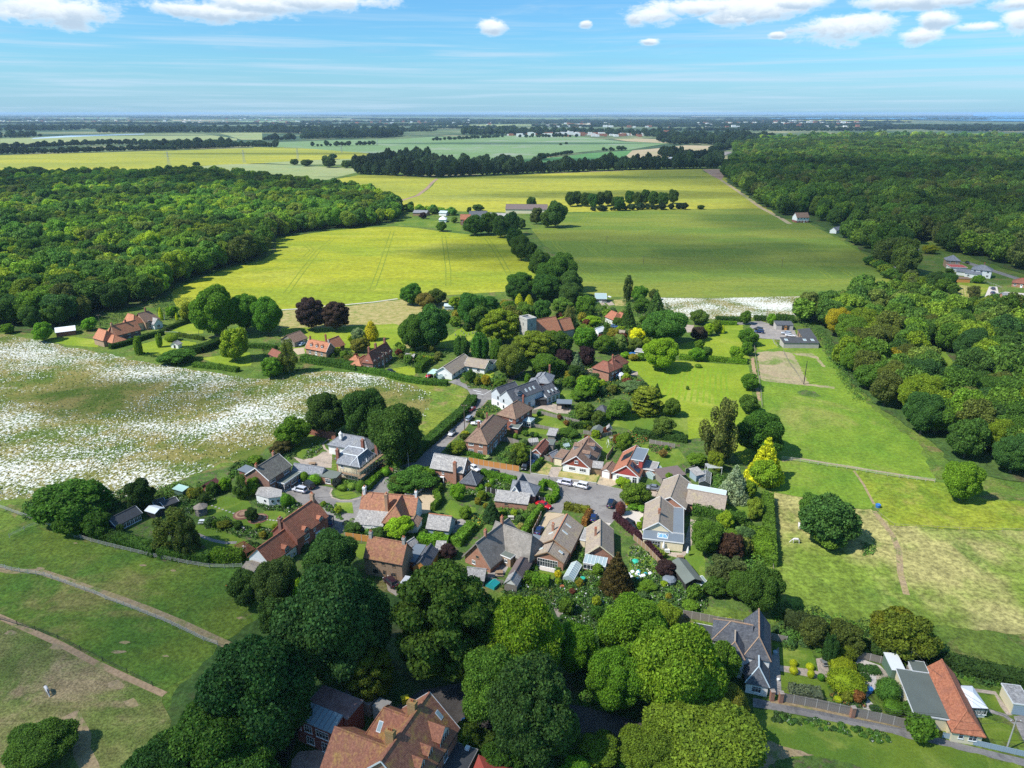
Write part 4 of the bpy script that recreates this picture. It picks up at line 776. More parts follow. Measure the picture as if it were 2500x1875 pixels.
class H:
 """House frame: A,B photo points of the near eave line at height h; local x along AB, y away."""
 def __init__(s,name,label,r,A,B,C,h,cat='house',group=None):
  a=W(r,*A,h);b=W(r,*B,h);s.w=(b-a).length;d=(b-a).normalized();n=Vector((-d.y,d.x,0));s.h=h
  if isinstance(C,tuple):c=W(r,*C,h);s.d=abs((c-a).dot(n))
  else:s.d=C
  s.rt=root(name,label,cat,(a.x,a.y,0),atan2(d.y,d.x),group);s.a=a;s.dv=d;s.n=n
 def loc(s,r,x,y,z=0): 
  p=W(r,x,y,z)-s.a;return p.dot(s.dv),p.dot(s.n)
 def blk(s,*a,**k):return q39_(s.rt,*a,**k)
def q0_(name,label,r,A,B,C,h,rise,roof='x',cat='house',wins='fr',group=None,every=3.0,frame='m0',dr=True,**k):
 hs=H(name,label,r,A,B,C,h,cat,group);ww=q15_(hs.w,hs.d,h,wins,frame,every,dr=dr)if wins else None
 if isinstance(k.get('wn'),list):ww=k.pop('wn')
 k.pop('wn',None);hs.blk(0,0,hs.w,hs.d,h,rise,roof,wins=ww,**k);return hs
def q5_(rt,x,y,z,rot,w_=1.3,h_=1.2,dep=1.6,roof='m12',cheek='m0'):
 o=bpy.data.objects.new('dormer',None);COL.objects.link(o);o.parent=rt;o.location=(x,y,z);o.rotation_euler=(0,0,rot)
 b=MB();b.box(-w_/2,0,-.4,w_/2,dep,h_);b.build('cheek',cheek,o)
 c=MB();c.v=[];rr_,_=q16_(dep,w_,.5,0,0,.15,.08,.3);rr_.v=[(t_-w_/2,s_,z_+h_)for(s_,t_,z_)in rr_.v];rr_.f=[f[::-1]for f in rr_.f];rr_.build('dormer_roof',roof,o)
 f,g=q18_(w_-.2,h_-.2);link('window',f,o,loc=(0,-.02,.1));link('pane',g,o,loc=(0,-.025,.1));return o
def q6_(name,label,r,A,B,C,h=2.2,rise=.9,roof='x',hips=(1,1),cat='conservatory'):
 hs=H(name,label,r,A,B,C,h,cat);rt=hs.rt;w_,d_=hs.w,hs.d;b=MB();b.box(0,0,0,w_,d_,.55);b.build('dwarf_wall','m1',rt)
 g=MB();g.box(.05,.05,.55,w_-.05,d_-.05,h);g.build('glazing','glass',rt);f=MB();nx=max(2,round(w_/.8));ny=max(2,round(d_/.8))
 for i in range(nx+1):
  for y in(0,d_):f.box(w_*i/nx-.04,y-.04,.55,w_*i/nx+.04,y+.04,h)
 for i in range(ny+1):
  for x in(0,w_):f.box(x-.04,d_*i/ny-.04,.55,x+.04,d_*i/ny+.04,h)
 for z in(.55,1.75,h):f.box(-.05,-.05,z-.05,w_+.05,0,z+.05);f.box(-.05,d_,z-.05,w_+.05,d_+.05,z+.05);f.box(-.05,0,z-.05,0,d_,z+.05);f.box(w_,0,z-.05,w_+.05,d_,z+.05)
 f.build('frame','m0',rt)
 if roof in 'xy':
  L,T=(w_,d_)if roof=='x' else(d_,w_);rm,(ra,rb_,tm,zt)=q16_(L,T,rise,hips[0],hips[1],.12,.06,0);F_=(lambda s,t_,z:(s,t_,h+z))if roof=='x' else(lambda s,t_,z:(t_,s,h+z));rm.v=[F_(*p)for p in rm.v]
  if roof=='y':rm.f=[x[::-1]for x in rm.f]
  ro=rm.build('roof','m40',rt);bars=MB();n=max(3,round(L/.7))
  for i in range(n+1):
   s=-.12+(L+.24)*i/n
   for tt in(-.12,T+.12):
    k=min(1,min(abs(s+.12)/max(.01,ra+.12)if hips[0]else 1,abs(L+.12-s)/max(.01,L+.12-rb_)if hips[1]else 1));bars.beam(F_(s,tt,.02),F_(s,tt+(tm-tt)*k,.02+zt*k),.06,.05)
  bars.beam(F_(ra,tm,zt+.03),F_(rb_,tm,zt+.03),.14,.1)
  for hh,rs,es in((hips[0],ra,-.12),(hips[1],rb_,L+.12)):
   if hh:[bars.beam(F_(rs,tm,zt+.03),F_(es,tt,.03),.08,.07)for tt in(-.12,T+.12)]
  bars.build('roof_bar','m0',ro)
 else:
  z=lambda y:h+rise*y/d_;c=MB();c.poly([(-.1,-.1,z(-.1)+.04),(w_+.1,-.1,z(-.1)+.04),(w_+.1,d_,z(d_)+.04),(-.1,d_,z(d_)+.04)]);ro=c.build('roof','roof_glass',rt);e=MB()
  for i in range(nx+1):x=-.08+(w_+.16)*i/nx;e.beam((x,-.1,z(-.1)+.08),(x,d_,z(d_)+.08),.07,.06)
  e.beam((-.1,-.1,z(-.1)+.04),(w_+.1,-.1,z(-.1)+.04),.1);e.build('roof_bar','m0',ro)
 return hs
tw=q15_

h=H('brick_house','long red brick terrace with brown hipped roof beside the lane','V2',(1090,965),(1375,1008),(1692,700),4.9)
h.blk(0,0,h.w,h.d,4.9,3.0,'y','m1','m14',(1,1),wins=[('f',.25,3.4,1.7,1.15),('f',.72,3.4,1.2,1.15),('f',.25,.9,1.7,1.25),('f',.68,.9,1.6,1.15)]+[('r',u,3.4,1.3,1.15)for u in(.06,.2,.34,.48,.62,.78,.92)]+[('r',u,.9,1.2,1.2)for u in(.06,.34,.48,.78,.92)]+[('r',.2,0,.9,2,'d'),('r',.42,0,1.5,2.05,'d'),('r',.66,0,.9,2,'d')])
q3_(h.rt,h.w*.25,h.d*.35,5.5,8.3,'m8');q3_(h.rt,h.w*.25,h.d*.75,5.5,8.2,'m8')
h=H('brick_house','square brick house with brown pyramid roof behind the terrace','V2',(1515,605),(1762,668),(1925,510),4.9)
h.blk(0,0,h.w,h.d,4.9,3.2,'y','m10','m14',(1,1),wins=[('f',.75,3.4,1.2,1.1)]+[('r',u,3.4,1.2,1.1)for u in(.1,.4,.75)]+[('r',u,.9,1.2,1.2)for u in(.1,.4)]);q3_(h.rt,h.w*.55,h.d*.95,5,8.6)
q6_('conservatory','white framed glass conservatory on the back of the pyramid roofed house','V2',(1850,700),(1965,722),(2005,668),2.3)
q0_('lean_to','green felt roofed lean to between terrace and pyramid roofed house','V2',(1690,790),(1790,805),(1810,740),2.4,.2,'f','extension','',wall='m10',rm='m24')

h=H('white_house','white and grey clad modern house with twin dark slate gables','V2',(1437,312),(1745,430),9,5.0)
g1=h.w*.42;g2=h.w-g1
for x0,ww,dd in((0,g1,9.5),(g1,g2,15)):h.blk(x0,0 if x0==0 else-.6,ww,dd,5.0,ww*.44,'y','grey_cladding','m7',(0,0),ov=.12,barge='lead',base=('m2',2.5),wins=[('f',.7 if x0==0 else .3,3.2,.7,1.0,'w','m3'),('f',.7 if x0==0 else .3,.9,.7,1.0,'w','m3')]+([('r',u,.3,1.4,2.1,'w','m0')for u in(.3,.55,.8)]if x0 else[]))
h.blk(g1+.8,14.6,g2+1.5,7,2.9,2.6,'y','grey_cladding','m7',(0,0),ov=.12,wins=[('r',u,.2,1.3,2.1)for u in(.2,.5,.8)])
for yy in(7.5,9.5,11.5):q4_(h.rt,None,h.w-g2*.22,yy,.7,1.0,(-1,0),.88,5.0+g2*.22*.88)
for yy in(16.5,18.5,20.5):q4_(h.rt,None,h.w+1.3,yy,.6,1.0,(-1,0),.65,4.2)
q5_(h.rt,h.w-.9,3.4,5.9,pi/2,2.2,1.2,2.4,'m7','lead')

h=H('brick_house','red brick house with stepped grey slate hips near the church trees','R3',(1775,1400),(1893,1410),(1957,1302),5.0)
h.blk(-2.4,0,h.w+2.4,h.d,5.0,2.0,'y','m10','m6',(1,1),wins=[('r',.3,3.4,1,1.1),('r',.75,3.4,1,1.1)]);h.blk(-h.w*1.3,-1.2,h.w*1.1,4.6,5.0,1.3,'x','m1','m6',(1,1));h.blk(-h.w*.9,4.2,h.w,h.d*.6,5.0,1.2,'y','m10','m6',(0,1))
h.blk(-h.w*.95,-4.2,h.w*1.9,4.2,2.7,1.5,'x','m1','m6',(1,1),wins=[('f',.15,.8,1.0,1.3),('f',.45,0,.9,2.0,'d'),('f',.7,.8,1.1,1.3),('f',.9,.8,.9,1.3)]);q3_(h.rt,h.w*.5,h.d*.9,5,9)

h=H('red_house','red tile hung house with hipped brown roof beside the big lawn','R4',(482,1195),(700,1256),(878,1178),5.0)
h.blk(0,0,h.w,h.d*.62,5.0,2.7,'x','m1','m20',(1,1),wins=[('f',.55,.3,1.6,.8),('r',.5,3.2,1.5,1.3),('r',.4,.8,1.6,1.3)]);h.blk(h.w*.32,h.d*.35,h.w*.68,h.d*.65,5.0,2.7,'y','tile_hung','m20',(1,1),wins=[('r',.3,3.2,1.4,1.2),('r',.75,3.2,1.4,1.2)])
h.blk(h.w*.1,h.d*.98,h.w*.72,6.5,5.0,2.9,'y','m1','m20',(0,1));q3_(h.rt,h.w*.55,h.d*.8,6,9);h.blk(h.w,h.d*.55,2.2,3.2,2.4,.8,'y','m2','m25',(1,1),ridge=False,course=0,ov=.1,wins=[('f',.5,.6,1.6,1.5),('r',.3,.6,1,1.5),('r',.7,.6,1,1.5)])

h=H('church','flint church with square pale tower and orange tiled roof','R3',(1483,524),(1588,566),(1706,541),12.5,'church')
h.blk(0,0,h.w,h.d,12.5,0,'n','stone');T=MB()
for(xa,ya,xb,yb)in((-.12,-.12,h.w+.12,.5),(-.12,h.d-.5,h.w+.12,h.d+.12),(-.12,.5,.5,h.d-.5),(h.w-.5,.5,h.w+.12,h.d-.5)):T.box(xa,ya,12.3,xb,yb,13.2)
T.build('parapet','stone',h.rt);b=MB();b.box(.5,.5,12.48,h.w-.5,h.d-.5,12.55);b.build('tower_roof','lead',h.rt);b=MB();b.box(-.08,-.08,8.2,h.w+.08,h.d+.08,8.4);b.build('string_course','concrete',h.rt)
for(sx_,sy_,rz)in((h.w/2,-.02,0),(h.w+.02,h.d/2,pi/2)):window(h.rt,sx_,sy_,9.4,rz,.6,1.5,'concrete','m3','plain','belfry_opening');window(h.rt,sx_,sy_,5.6,rz,.4,.9,'concrete','m3','plain','belfry_opening')
a,b_=h.loc('R3',2012,702,5);a0,b0=h.loc('R3',1945,537,10)
h.blk(-1.4,h.d+.1,9.0,13.0,5.4,5.6,'y','stone','m12',ov=.25);h.blk(0,h.d+13.2,6.4,8.5,4.6,4.6,'y','stone','m12',ov=.25)

h=H('brick_house','brick farmhouse with orange roof and three white dormers','R2',(588,930),(860,982),5.6,3.3)
h.blk(0,0,h.w,h.d,3.3,3.1,'x','m9','m12',barge='m0',wins=[('f',.2,.9,1.1,1.3),('f',.5,0,1,2.1,'d'),('f',.78,.9,1.1,1.3)])
for u in(.22,.5,.76):q5_(h.rt,h.w*u,.7,4.0,0,1.1,1.1,1.7)
h.blk(h.w*.45,h.d-.5,h.w*.55,7,3.3,3.3,'y','m8','m12',wins=[('r',.5,.9,1.2,1)]);q3_(h.rt,.5,h.d/2,4,7.6,'m8');q3_(h.rt,h.w-.5,h.d/2,4,7.6,'stone');q3_(h.rt,h.w*.4,h.d+2.5,3,7.5)
q0_('barn','dark tiled weatherboarded garage barn beside the dormered farmhouse','R2',(435,856),(606,796),(318,796),2.7,2.6,'x','barn','f',wall='m4',rm='m14')
q0_('cottage','small red roofed outhouse half hidden by a willow','R2',(90,1010),(200,1060),4,2.4,1.8,'x','outbuilding','',wall='m8',rm='m20')
h=H('brick_house','long brick farmhouse with dark red roof and tall chimneys above the daisy field','R2',(1492,1133),(1752,972),(1352,1112),4.0);h.blk(0,0,h.w,h.d,4.0,3.6,'x','m8','m20',(1,0),hipf=.6,wins=tw(h.w,h.d,4.2,'fl',ww=1.1))
for u in(.12,.45,.92):q3_(h.rt,h.w*u,h.d/2,5,9.6,'m10',.8)
h.blk(-1,h.d*1.02,7,4.5,2.6,1.9,'x','m9','m12',(1,0));q0_('outbuilding','small orange hipped wash house beside the long farmhouse','R2',(1182,1090),(1290,1100),3.5,2.3,1.5,'x','outbuilding','',wall='m9',rm='m12',hips=(1,1))
q0_('brick_wall','low brick garden wall left of the long farmhouse','R2',(1100,1128),(1230,1145),.4,1.4,.05,'f','wall','',wall='m1',rm='m9',ov=.03,barge='m9')
q0_('shed','grey roofed garden shed right of the long farmhouse','R2',(1932,1045),(2040,1055),3,2.0,.7,'x','shed','',wall='timber',rm='m5')
h=H('brick_house','long brown brick farmhouse with orange roof at the left wood edge','R1',(985,612),(1182,562),6.5,4.6);h.blk(0,0,h.w,h.d,4.6,3.8,'x','m8','m12',wins=tw(h.w,h.d,4.6,'f',ww=1.3));h.blk(-6,1,6.5,8,3.4,3.4,'y','m9','m12',(1,0),hipf=.6,wins=[('f',.4,.8,1.2,1.2)])
h.blk(-4.5,-3.6,6.2,4.8,2.6,2.2,'y','m8','m12',(1,0),wins=[('f',.5,.8,1.3,1.2)]);h.blk(h.w*.1,h.d,6,4,4,2.4,'y','m8','m12');q3_(h.rt,.3,h.d/2,5,9.4,'m9',.8);q3_(h.rt,h.w*.6,h.d/2,6,9.4)
h=H('brick_house','brown tiled house with white gables behind the long farmhouse','R1',(1225,505),(1345,475),9,4.2);h.blk(0,0,h.w,h.d,4.2,3.8,'x','m9','m14',(0,1),hipf=.5,wins=tw(h.w,h.d,4.2,'fr'));h.blk(-5,2,6,8,4.2,3.4,'y','m13','m12',(1,0),wins=[('f',.5,1,1.6,1.3)]);h.blk(h.w*.35,-2.6,4.5,4,3,2.2,'y','m2','m5',wins=[('f',.5,.7,1.6,1.4)]);q3_(h.rt,h.w*.5,h.d/2,7,9.6)
q0_('shed','brick outbuilding with gleaming white roof under the left wood','R1',(470,592),(632,572),7,2.4,1.4,'x','outbuilding','',wall='m10',rm='m25',course=0,ridge=False)
h=q0_('playhouse','tiny white garden playhouse on the sunny lawn','R1',(1440,690),(1500,695),2.6,2.0,1.0,'y','playhouse','',wall='m2',rm='m5',wn=[('f',.5,0,.8,1.6,'d','m3')])

h=H('bungalow','white walled bungalow with grey brown tiled roof by the junction','R3',(352,1248),(570,1282),(735,1160),2.7);h.blk(0,0,h.w,h.d*1.5,2.7,2.4,'y','m2','m11',barge='m0',ov=.45,wins=[('f',.35,1.5,.8,.4),('f',.6,1.5,.8,.4)]+[('r',u,.8,1.3,1.2)for u in(.12,.35,.55)]);h.blk(h.w,h.d*.95,9,7.5,2.7,2.2,'x','m2','m11',barge='m0',ov=.45,wins=[('f',.3,.4,1.6,1.9),('f',.7,.6,1.3,1.5),('r',.5,.9,1.2,1.1)])
h=H('garage','white rendered garage with dark flat roof beside the bungalow','R3',(992,1148),(1125,1160),5,2.5,'garage');h.blk(0,0,h.w,h.d,2.5,.3,'f','m2','m22',ov=.1,wins=[('f',.5,0,2.4,2,'g')])
h=H('carport','carport with mint green sheet roof over a red car','R3',(240,1280),(325,1290),5.5,2.3,'carport');b=MB();b.box(-.1,-.1,2.25,h.w+.2,h.d,2.36);b.build('roof','sheet_mint',h.rt)
for x in(0,h.w):
 for y in(0,h.d-.3):b=MB();b.box(x-.05,y-.05,0,x+.05,y+.05,2.25);b.build('post','m0',h.rt)

h=H('brick_house','brick house with pale slate roof and big front chimney by the lane bend','V2',(622,1332),(1045,1400),(1152,1272),4.5)
h.blk(0,0,h.w,h.d,4.5,3.0,'x','m1','m5',barge='m0',ov=.25,wins=[('f',.38,2.9,.7,.9),('r',.35,3.0,1.1,1.2),('r',.75,3.0,1.1,1.2),('r',.3,.9,1.1,1.2),('f',.3,0,2.4,1.9,'g','m3')]);q3_(h.rt,h.w*.78,-.3,0,7.4,'m1',.9,2,.8);b=MB();b.box(h.w*.18,-.6,2.0,h.w*.42,.0,2.2);b.box(h.w*.18,-.55,0,h.w*.2,-.4,2.0);b.box(h.w*.4,-.55,0,h.w*.42,-.4,2.0);b.build('porch','m0',h.rt)
h.blk(h.w+.02,-1.5,4.6,5.2,2.4,2.4,'y','m1','m7',(1,1),ridge='lead')

h=H('slate_house','cream walled house with hipped slate roofs wrapped in scaffolding','V1',(1365,800),(1755,872),(1985,690),5.0)
W0=h.w;D0=h.d;h.blk(W0*.25,0,W0*.75,D0*.42,5.0,2.0,'x','m13','m6',(0,1),ridge='m25',wins=[('f',.2,3.4,1,1),('f',.2,1.0,1,1)]);h.blk(0,D0*.42,W0,D0*.5,5.0,2.3,'x','m13','m6',(1,1),ridge='m25');h.blk(W0*.7,0,W0*.3-.05,D0*.9,5.0,2.0,'y','m13','m6',(1,1),ridge='m25',wins=[('r',u,z,1.1,1.3)for u in(.2,.5,.8)for z in(.9,3.3)])
ra_=h.loc('V1',1335,572,3.4);rb_2=h.loc('V1',1890,655,3.4);h.blk(ra_[0],max(ra_[1],D0+.3),rb_2[0]-ra_[0],6.5,3.4,2.6,'x','m2','m6',(1,1),wins=[('l',.5,0,2,2.4,'d','m3')]);h.blk(0,D0*.3,W0*.25,D0*.3,4.6,1.2,'x','m1','m6',(1,0))
for(x,y)in((W0*.2,D0*.12),(W0*.55,D0*1.0),(W0*1.0,D0*1.05)):q3_(h.rt,x,y,4,8.4,'m10',.85)
b=MB();cx0,cy0=h.loc('V1',1505,470,6.0);b.box(cx0-.45,cy0-.45,5.2,cx0+.45,cy0+.45,6.9);b.lathe([(.7,6.9),(.3,7.4),(.02,7.8)],8,(cx0,cy0));b.build('cupola','m0',h.rt)
h.blk(-1.5,-5,6.0,3.4,2.3,.4,'s','m1','m24',ov=.15,course=0,wins=[('f',.6,.5,1.8,1.5)])
sf=H('scaffolding','timber boarded scaffolding round the cream and slate house','V1',(1755,872),(2000,690),1,5.0,'scaffolding');
p=MB();n=9
for i in range(n):
 x=-2+(sf.w+3)*i/(n-1)
 for y in(-.35,-1.5):p.tube([(x,y,0),(x,y,6.2)],[.05,.05],5)
 p.beam((x,-.2,4.1),(x,-1.7,4.1),.05)
for z in(2.1,4.1,5.0,5.6):p.beam((-2,-1.5,z),(sf.w+1.5,-1.5,z),.05)
p.build('pole','steel',sf.rt)
for z in(2.15,4.2):
 for j in range(4):b=MB();b.box(-2,-1.45+j*.27,z,sf.w+1.5,-1.45+j*.27+.24,z+.05);b.build('board','timber',sf.rt)
p=MB();b=MB()
for i in range(6):
 y=-1.5+i*2.2
 for x in(-2,-3.1):pass
s2=H('scaffolding','scaffolding walkway along the cream front wall','V1',(1500,830),(1760,880),1,5.0,'scaffolding')
p=MB()
for i in range(7):
 x=s2.w*i/6
 for y in(-.3,-1.3):p.tube([(x,y,0),(x,y,3.4)],[.05,.05],5)
for z in(1.2,2.3,3.2):p.beam((0,-1.3,z),(s2.w,-1.3,z),.05)
p.build('pole','steel',s2.rt)
for j in range(4):b=MB();b.box(0,-1.25+j*.25,2.3,s2.w,-1.25+j*.25+.22,2.35);b.build('board','timber',s2.rt)

h=H('brick_house','brick house with dark grey roof and glazed white porch by the forecourt','V1',(532,1055),(825,862),(283,940),4.8)
h.blk(0,0,h.w,h.d,4.8,2.9,'x','m8','m38',barge='m0',ov=.3,wins=[('f',.15,3.2,2.2,1.2),('f',.78,3.2,2.2,1.2),('f',.1,.8,2.0,1.4)])
h.blk(h.w*.32,-2.6,h.w*.78,2.6,2.5,.3,'f','m10','m24',ov=.1,wins=[('f',.14,.1,2.4,2.2),('l',.5,.1,2,2.2),('f',.55,.7,2.4,1.5),('f',.9,.5,1.2,1.7)]);h.blk(h.w*.2,h.d,h.w*.3,4,4,.5,'s','m10','m23',course=0);q3_(h.rt,h.w*.03,h.d*.5,6,8.5,'m1');q3_(h.rt,h.w*.9,h.d*.6,6,8.4,'m1')
q0_('outbuilding','long slate roofed link building with two rooflights','V1',(840,940),(1240,1000),3.6,2.3,1.7,'x','outbuilding','',wall='m2',rm='m6',ov=.15)

h=H('studio','white faceted studio with pebbled flat roof and round windows','V1',(525,1312),(700,1290),6,2.6,'studio');pts=[h.loc('V1',x,y,2.6)for(x,y)in((350,1262),(525,1312),(705,1290),(712,1200),(560,1160),(400,1160))]
b=MB();b.poly([(x,y,2.75)for x,y in pts]);b.f=[b.f[0]];cx_=sum(p[0]for p in pts)/6;cy_=sum(p[1]for p in pts)/6;
for i in range(6):(xa,ya),(xb,yb)=pts[i],pts[(i+1)%6];b.poly([(xa,ya,2.6),(xb,yb,2.6),(xb,yb,2.75),(xa,ya,2.75)])
b.build('roof','m5',h.rt);b=MB();ins_=[(cx_+(x-cx_)*.95,cy_+(y-cy_)*.95)for x,y in pts]
for i in range(6):(xa,ya),(xb,yb)=ins_[i],ins_[(i+1)%6];b.poly([(xa,ya,0),(xb,yb,0),(xb,yb,2.65),(xa,ya,2.65)])
b.build('wall','m2',h.rt)
def disc(rt,P,nrm,r_,m,name):
 nrm=Vector(nrm).normalized();u=nrm.cross(Vector((0,0,1))).normalized();v=nrm.cross(u);P=Vector(P)+nrm*.05;b=MB();k=14;o0=[P+(u*cos(2*pi*i/k)+v*sin(2*pi*i/k))*r_ for i in range(k)];b.poly(o0);
 for i in range(k):b.poly([o0[i],o0[(i+1)%k],o0[(i+1)%k]-nrm*.1,o0[i]-nrm*.1])
 return b.build(name,m,parent=rt)
for e,us in((0,(.7,)),(1,(.3,.75))):
 (xa,ya),(xb,yb)=ins_[e],ins_[e+1];nrm=(yb-ya,-(xb-xa),0)
 for u in us:P=(xa+(xb-xa)*u,ya+(yb-ya)*u,1.5);o=disc(h.rt,P,nrm,.5,'m0','round_window');disc(o,(P[0]+nrm[0]*.01,P[1]+nrm[1]*.01,1.5),nrm,.38,'glass','pane')

h=H('brick_house','long red tiled brick house with three dormers and white gable end','V6',(1575,850),(1985,545),7.6,4.7);d1=h.d
h.blk(0,0,h.w,d1,4.7,3.9,'x','m10','m21',ov=.25,wins=[('f',.3,2.6,1.6,1.2),('f',.55,3.1,.6,.9),('f',.8,1.0,1.4,1.2),('f',.6,0,1,2.0,'d'),('f',.25,.8,1.4,1.1)]);h.blk(-8.8,0.5,8.8,6.4,3.0,3.2,'x','m2','m21',ov=.25,wins=[('l',.35,1.0,1.6,1.1),('f',.4,.8,1.3,1.1)])
q5_(h.rt,h.w*.78,-.02,4.2,0,1.5,1.3,2.4,'m21','tile_hung');q5_(h.rt,h.w*.3,-.02,4.2,0,1.5,1.3,2.4,'m21','tile_hung');q5_(h.rt,-3.2,.4,2.7,0,1.5,1.3,2.4,'m21','tile_hung')
q3_(h.rt,h.w-.5,d1/2,6,10.3,'m9',.7,2,1.0);q3_(h.rt,.1,d1*.62,5,9.0,'m8',.9,2);b=MB();b.box(h.w*.55,-1.6,2.3,h.w*.7,0,2.42);b.box(h.w*.56,-1.55,0,h.w*.57,-1.4,2.3);b.box(h.w*.69,-1.55,0,h.w*.7,-1.4,2.3);b.build('porch','m0',h.rt)
b=MB();b.box(h.w+.1,.8,2.4,h.w+3.4,6.5,2.52);b.box(h.w+3.2,.9,0,h.w+3.35,1.05,2.4);b.box(h.w+3.2,6.2,0,h.w+3.35,6.35,2.4);b.build('carport','m22',h.rt)
h.blk(-12.3,2.4,3.5,3.6,2.2,.7,'y','m0','m11',(0,0),ov=.1,wins=[('f',.5,.2,2.8,1.8,'w','m0')])

h=H('inn','old inn with orange tiled roof and pale slate lower roof','V7',(322,470),(1065,535),6.4,3.2,'inn');W1=h.w;D1=h.d
h.blk(0,0,W1,D1,3.2,3.6,'x','m2','roof_ochre',ov=.2,wins=[('r',.3,1,1,1.1)]);h.blk(0,-4.6,W1*.52,4.6,1.9,1.35,'s','m2','m5',ov=.15,wins=[('f',.3,.5,1.1,.9),('f',.65,.5,1.1,.9)])
h.blk(W1*.52,-4.2,W1*.38,D1+.8,3.2,3.7,'y','m3','roof_ochre',(1,0),hipf=.7,ov=.3,wins=[('f',.5,1,1.2,1.1)]);h.blk(W1*.9,-3.6,3.2,3.9,2.2,.9,'y','m2','m14',ov=.2)
q3_(h.rt,.45,D1/2,4,8.2,'m2',.7,2,1.1);q3_(h.rt,W1*.49,.7,3,8.2,'m9',.75,2,1.2);q3_(h.rt,W1-.4,D1/2,5,8.2,'m2',.55,1)
q0_('garage','slate roofed garage with pale blue gable beside the inn','V7',(1218,712),(1520,750),5.6,2.3,2.5,'x','garage','',wall='m48',rm='m5',ridge='m12',ov=.15)

h=H('brick_cottage','old orange brick cottage with two rows of small dark windows','V7',(382,1102),(888,1198),5.9,4.7,'cottage');h.blk(0,0,h.w,h.d,4.7,3.7,'x','m9','roof_ochre',ov=.2,wins=[('f',u,3.4,.9,.95,'w','timber')for u in(.26,.5,.78)]+[('f',.28,.9,1.2,.9,'w','m3'),('f',.52,.8,.8,1.3,'w','timber'),('f',.76,.8,1.3,1.1,'w','timber')])
q3_(h.rt,.5,h.d/2,6,9.6,'stone',.7);q3_(h.rt,h.w-.6,h.d/2,6,9.6,'stone',.7)
h=H('extension','grey slate roofed timber extension right of the brick cottage','V7',(1042,1225),(1232,1255),(1400,1020),2.4,'extension');h.blk(0,0,h.w,h.d,2.4,1.6,'y','m28','m7',ov=.15,wins=[('f',.5,.1,1.8,1.9,'w','m28')]);h.blk(-2.6,1.2,2.6,7,2.5,.2,'f','m46','m23',ov=.05,barge='lead')
q0_('shed','small grey shed with pale pitched roof behind the brick cottage','V7',(880,950),(960,985),3.4,2.0,.7,'y','shed','',wall='m4',rm='m5');q0_('shed','low slate roofed shed behind the timber extension','V7',(1350,1005),(1450,1010),2.6,2.1,.5,'s','shed','',wall='timber',rm='m5')

h=H('thatched_cottage','thatched cottage with orange brick gable and cat slide thatch','V8',(85,1178),(425,1322),13.5,2.3,'cottage');TW=h.w;TD=h.d
h.blk(0,0,TW,TD,2.5,TW*.62,'y','m1','thatch',(0,1),ov=.55,course=0,thick=.42,hipf=.35,wins=[('f',.5,2.6,.9,.8,'w','timber'),('f',.35,.7,1.0,1.0)]);h.blk(TW*.3,TD-7.2,11.5,7.2,2.8,4.1,'x','m1','thatch',(0,1),ov=.55,course=0,thick=.42,hipf=.45,wins=[('f',.75,.7,1.1,1.1)])
q3_(h.rt,TW/2,3.2,6,8.6,'m1',.6,1);q3_(h.rt,TW/2,TD-3.6,6,8.8,'m1',.6,1);h.blk(TW,4.4,2.6,2.8,2.5,.2,'f','m9','m24',ov=.15,wins=[('f',.5,1,.9,.9)])
q0_('shed','lichened slate garden store below the thatched cottage','V8',(105,1490),(330,1515),3.8,2.1,1.4,'x','shed','',wall='m4',rm='m5')
h=H('shed','brown hipped garden building with translucent porch roof','V8',(615,1560),(800,1600),9.5,2.1,'garden building');h.blk(0,3.5,h.w,6.8,2.1,1.5,'y','m4','felt_brown',(0,1),ov=.3,hipf=1.1);h.blk(0,0,h.w*.9,3.4,2.0,1.4,'y','m4','m5',ov=.15,gab='m2')

h=H('bungalow','orange gabled bungalow with wide brown roof and white patio doors','V8',(1062,1048),(1498,1136),(1655,800),2.8,'bungalow');BW=h.w;BD=h.d
h.blk(0,0,BW,BD,2.8,2.6,'y','m1','m11',barge='timber',ov=.35,ridge='m12');h.blk(.1,-4.3,BW*.94,4.5,2.5,2.0,'y','m1','m11',barge='timber',ov=.3,wins=[('f',.5,.15,4.9,2.15)]);q3_(h.rt,BW*.3,BD*.42,4,6.2,'m1',.55,2)
for(x,y)in((BW*.68,BD*.7),(BW*.68,BD*.42)):q4_(h.rt,None,x,y,.5,1.4,(-1,0),2.6/(BW/2),2.8+(BW-x)*2.6/(BW/2))
for(x,y)in((BW*.2,-2.2),):q4_(h.rt,None,x,y,.7,.9,(1,0),.5,2.6+x*.5)
q4_(h.rt,None,BW*.8,-2.0,.7,1.0,(-1,0),.5,2.6+BW*.2*.5);q4_(h.rt,None,BW*.28,BD*.32,.6,1.1,(1,0),2.6/(BW/2),2.8+BW*.28*2.6/(BW/2))
q0_('garage','dark flat roofed side garage left of the first bungalow','V8',(862,1115),(1005,1150),(950,900),2.5,.2,'f','garage','',wall='m8',rm='m23',ov=.08,barge='m3')
h=H('bungalow','orange gabled bungalow with conservatory beneath a large conifer','N',(1432,1350),(1495.3,1354.5),(1540.5,1307),2.8,'bungalow');BW=h.w;BD=h.d
h.blk(0,0,BW,BD*1.25,2.8,2.5,'y','m1','m11',barge='m13',ov=.35,wins=[('r',u,.9,1.2,1.1)for u in(.2,.5,.8)]);q3_(h.rt,BW*.32,BD*.6,4,6.3,'m1',.55,2);q4_(h.rt,None,BW*.7,BD*.5,.4,1.2,(-1,0),.6,2.8+BW*.3*.58)
q6_('conservatory','lean to white conservatory below the conifer shaded bungalow','V8',(1685,1290),(1975,1345),2.6,2.1,.7,'s')
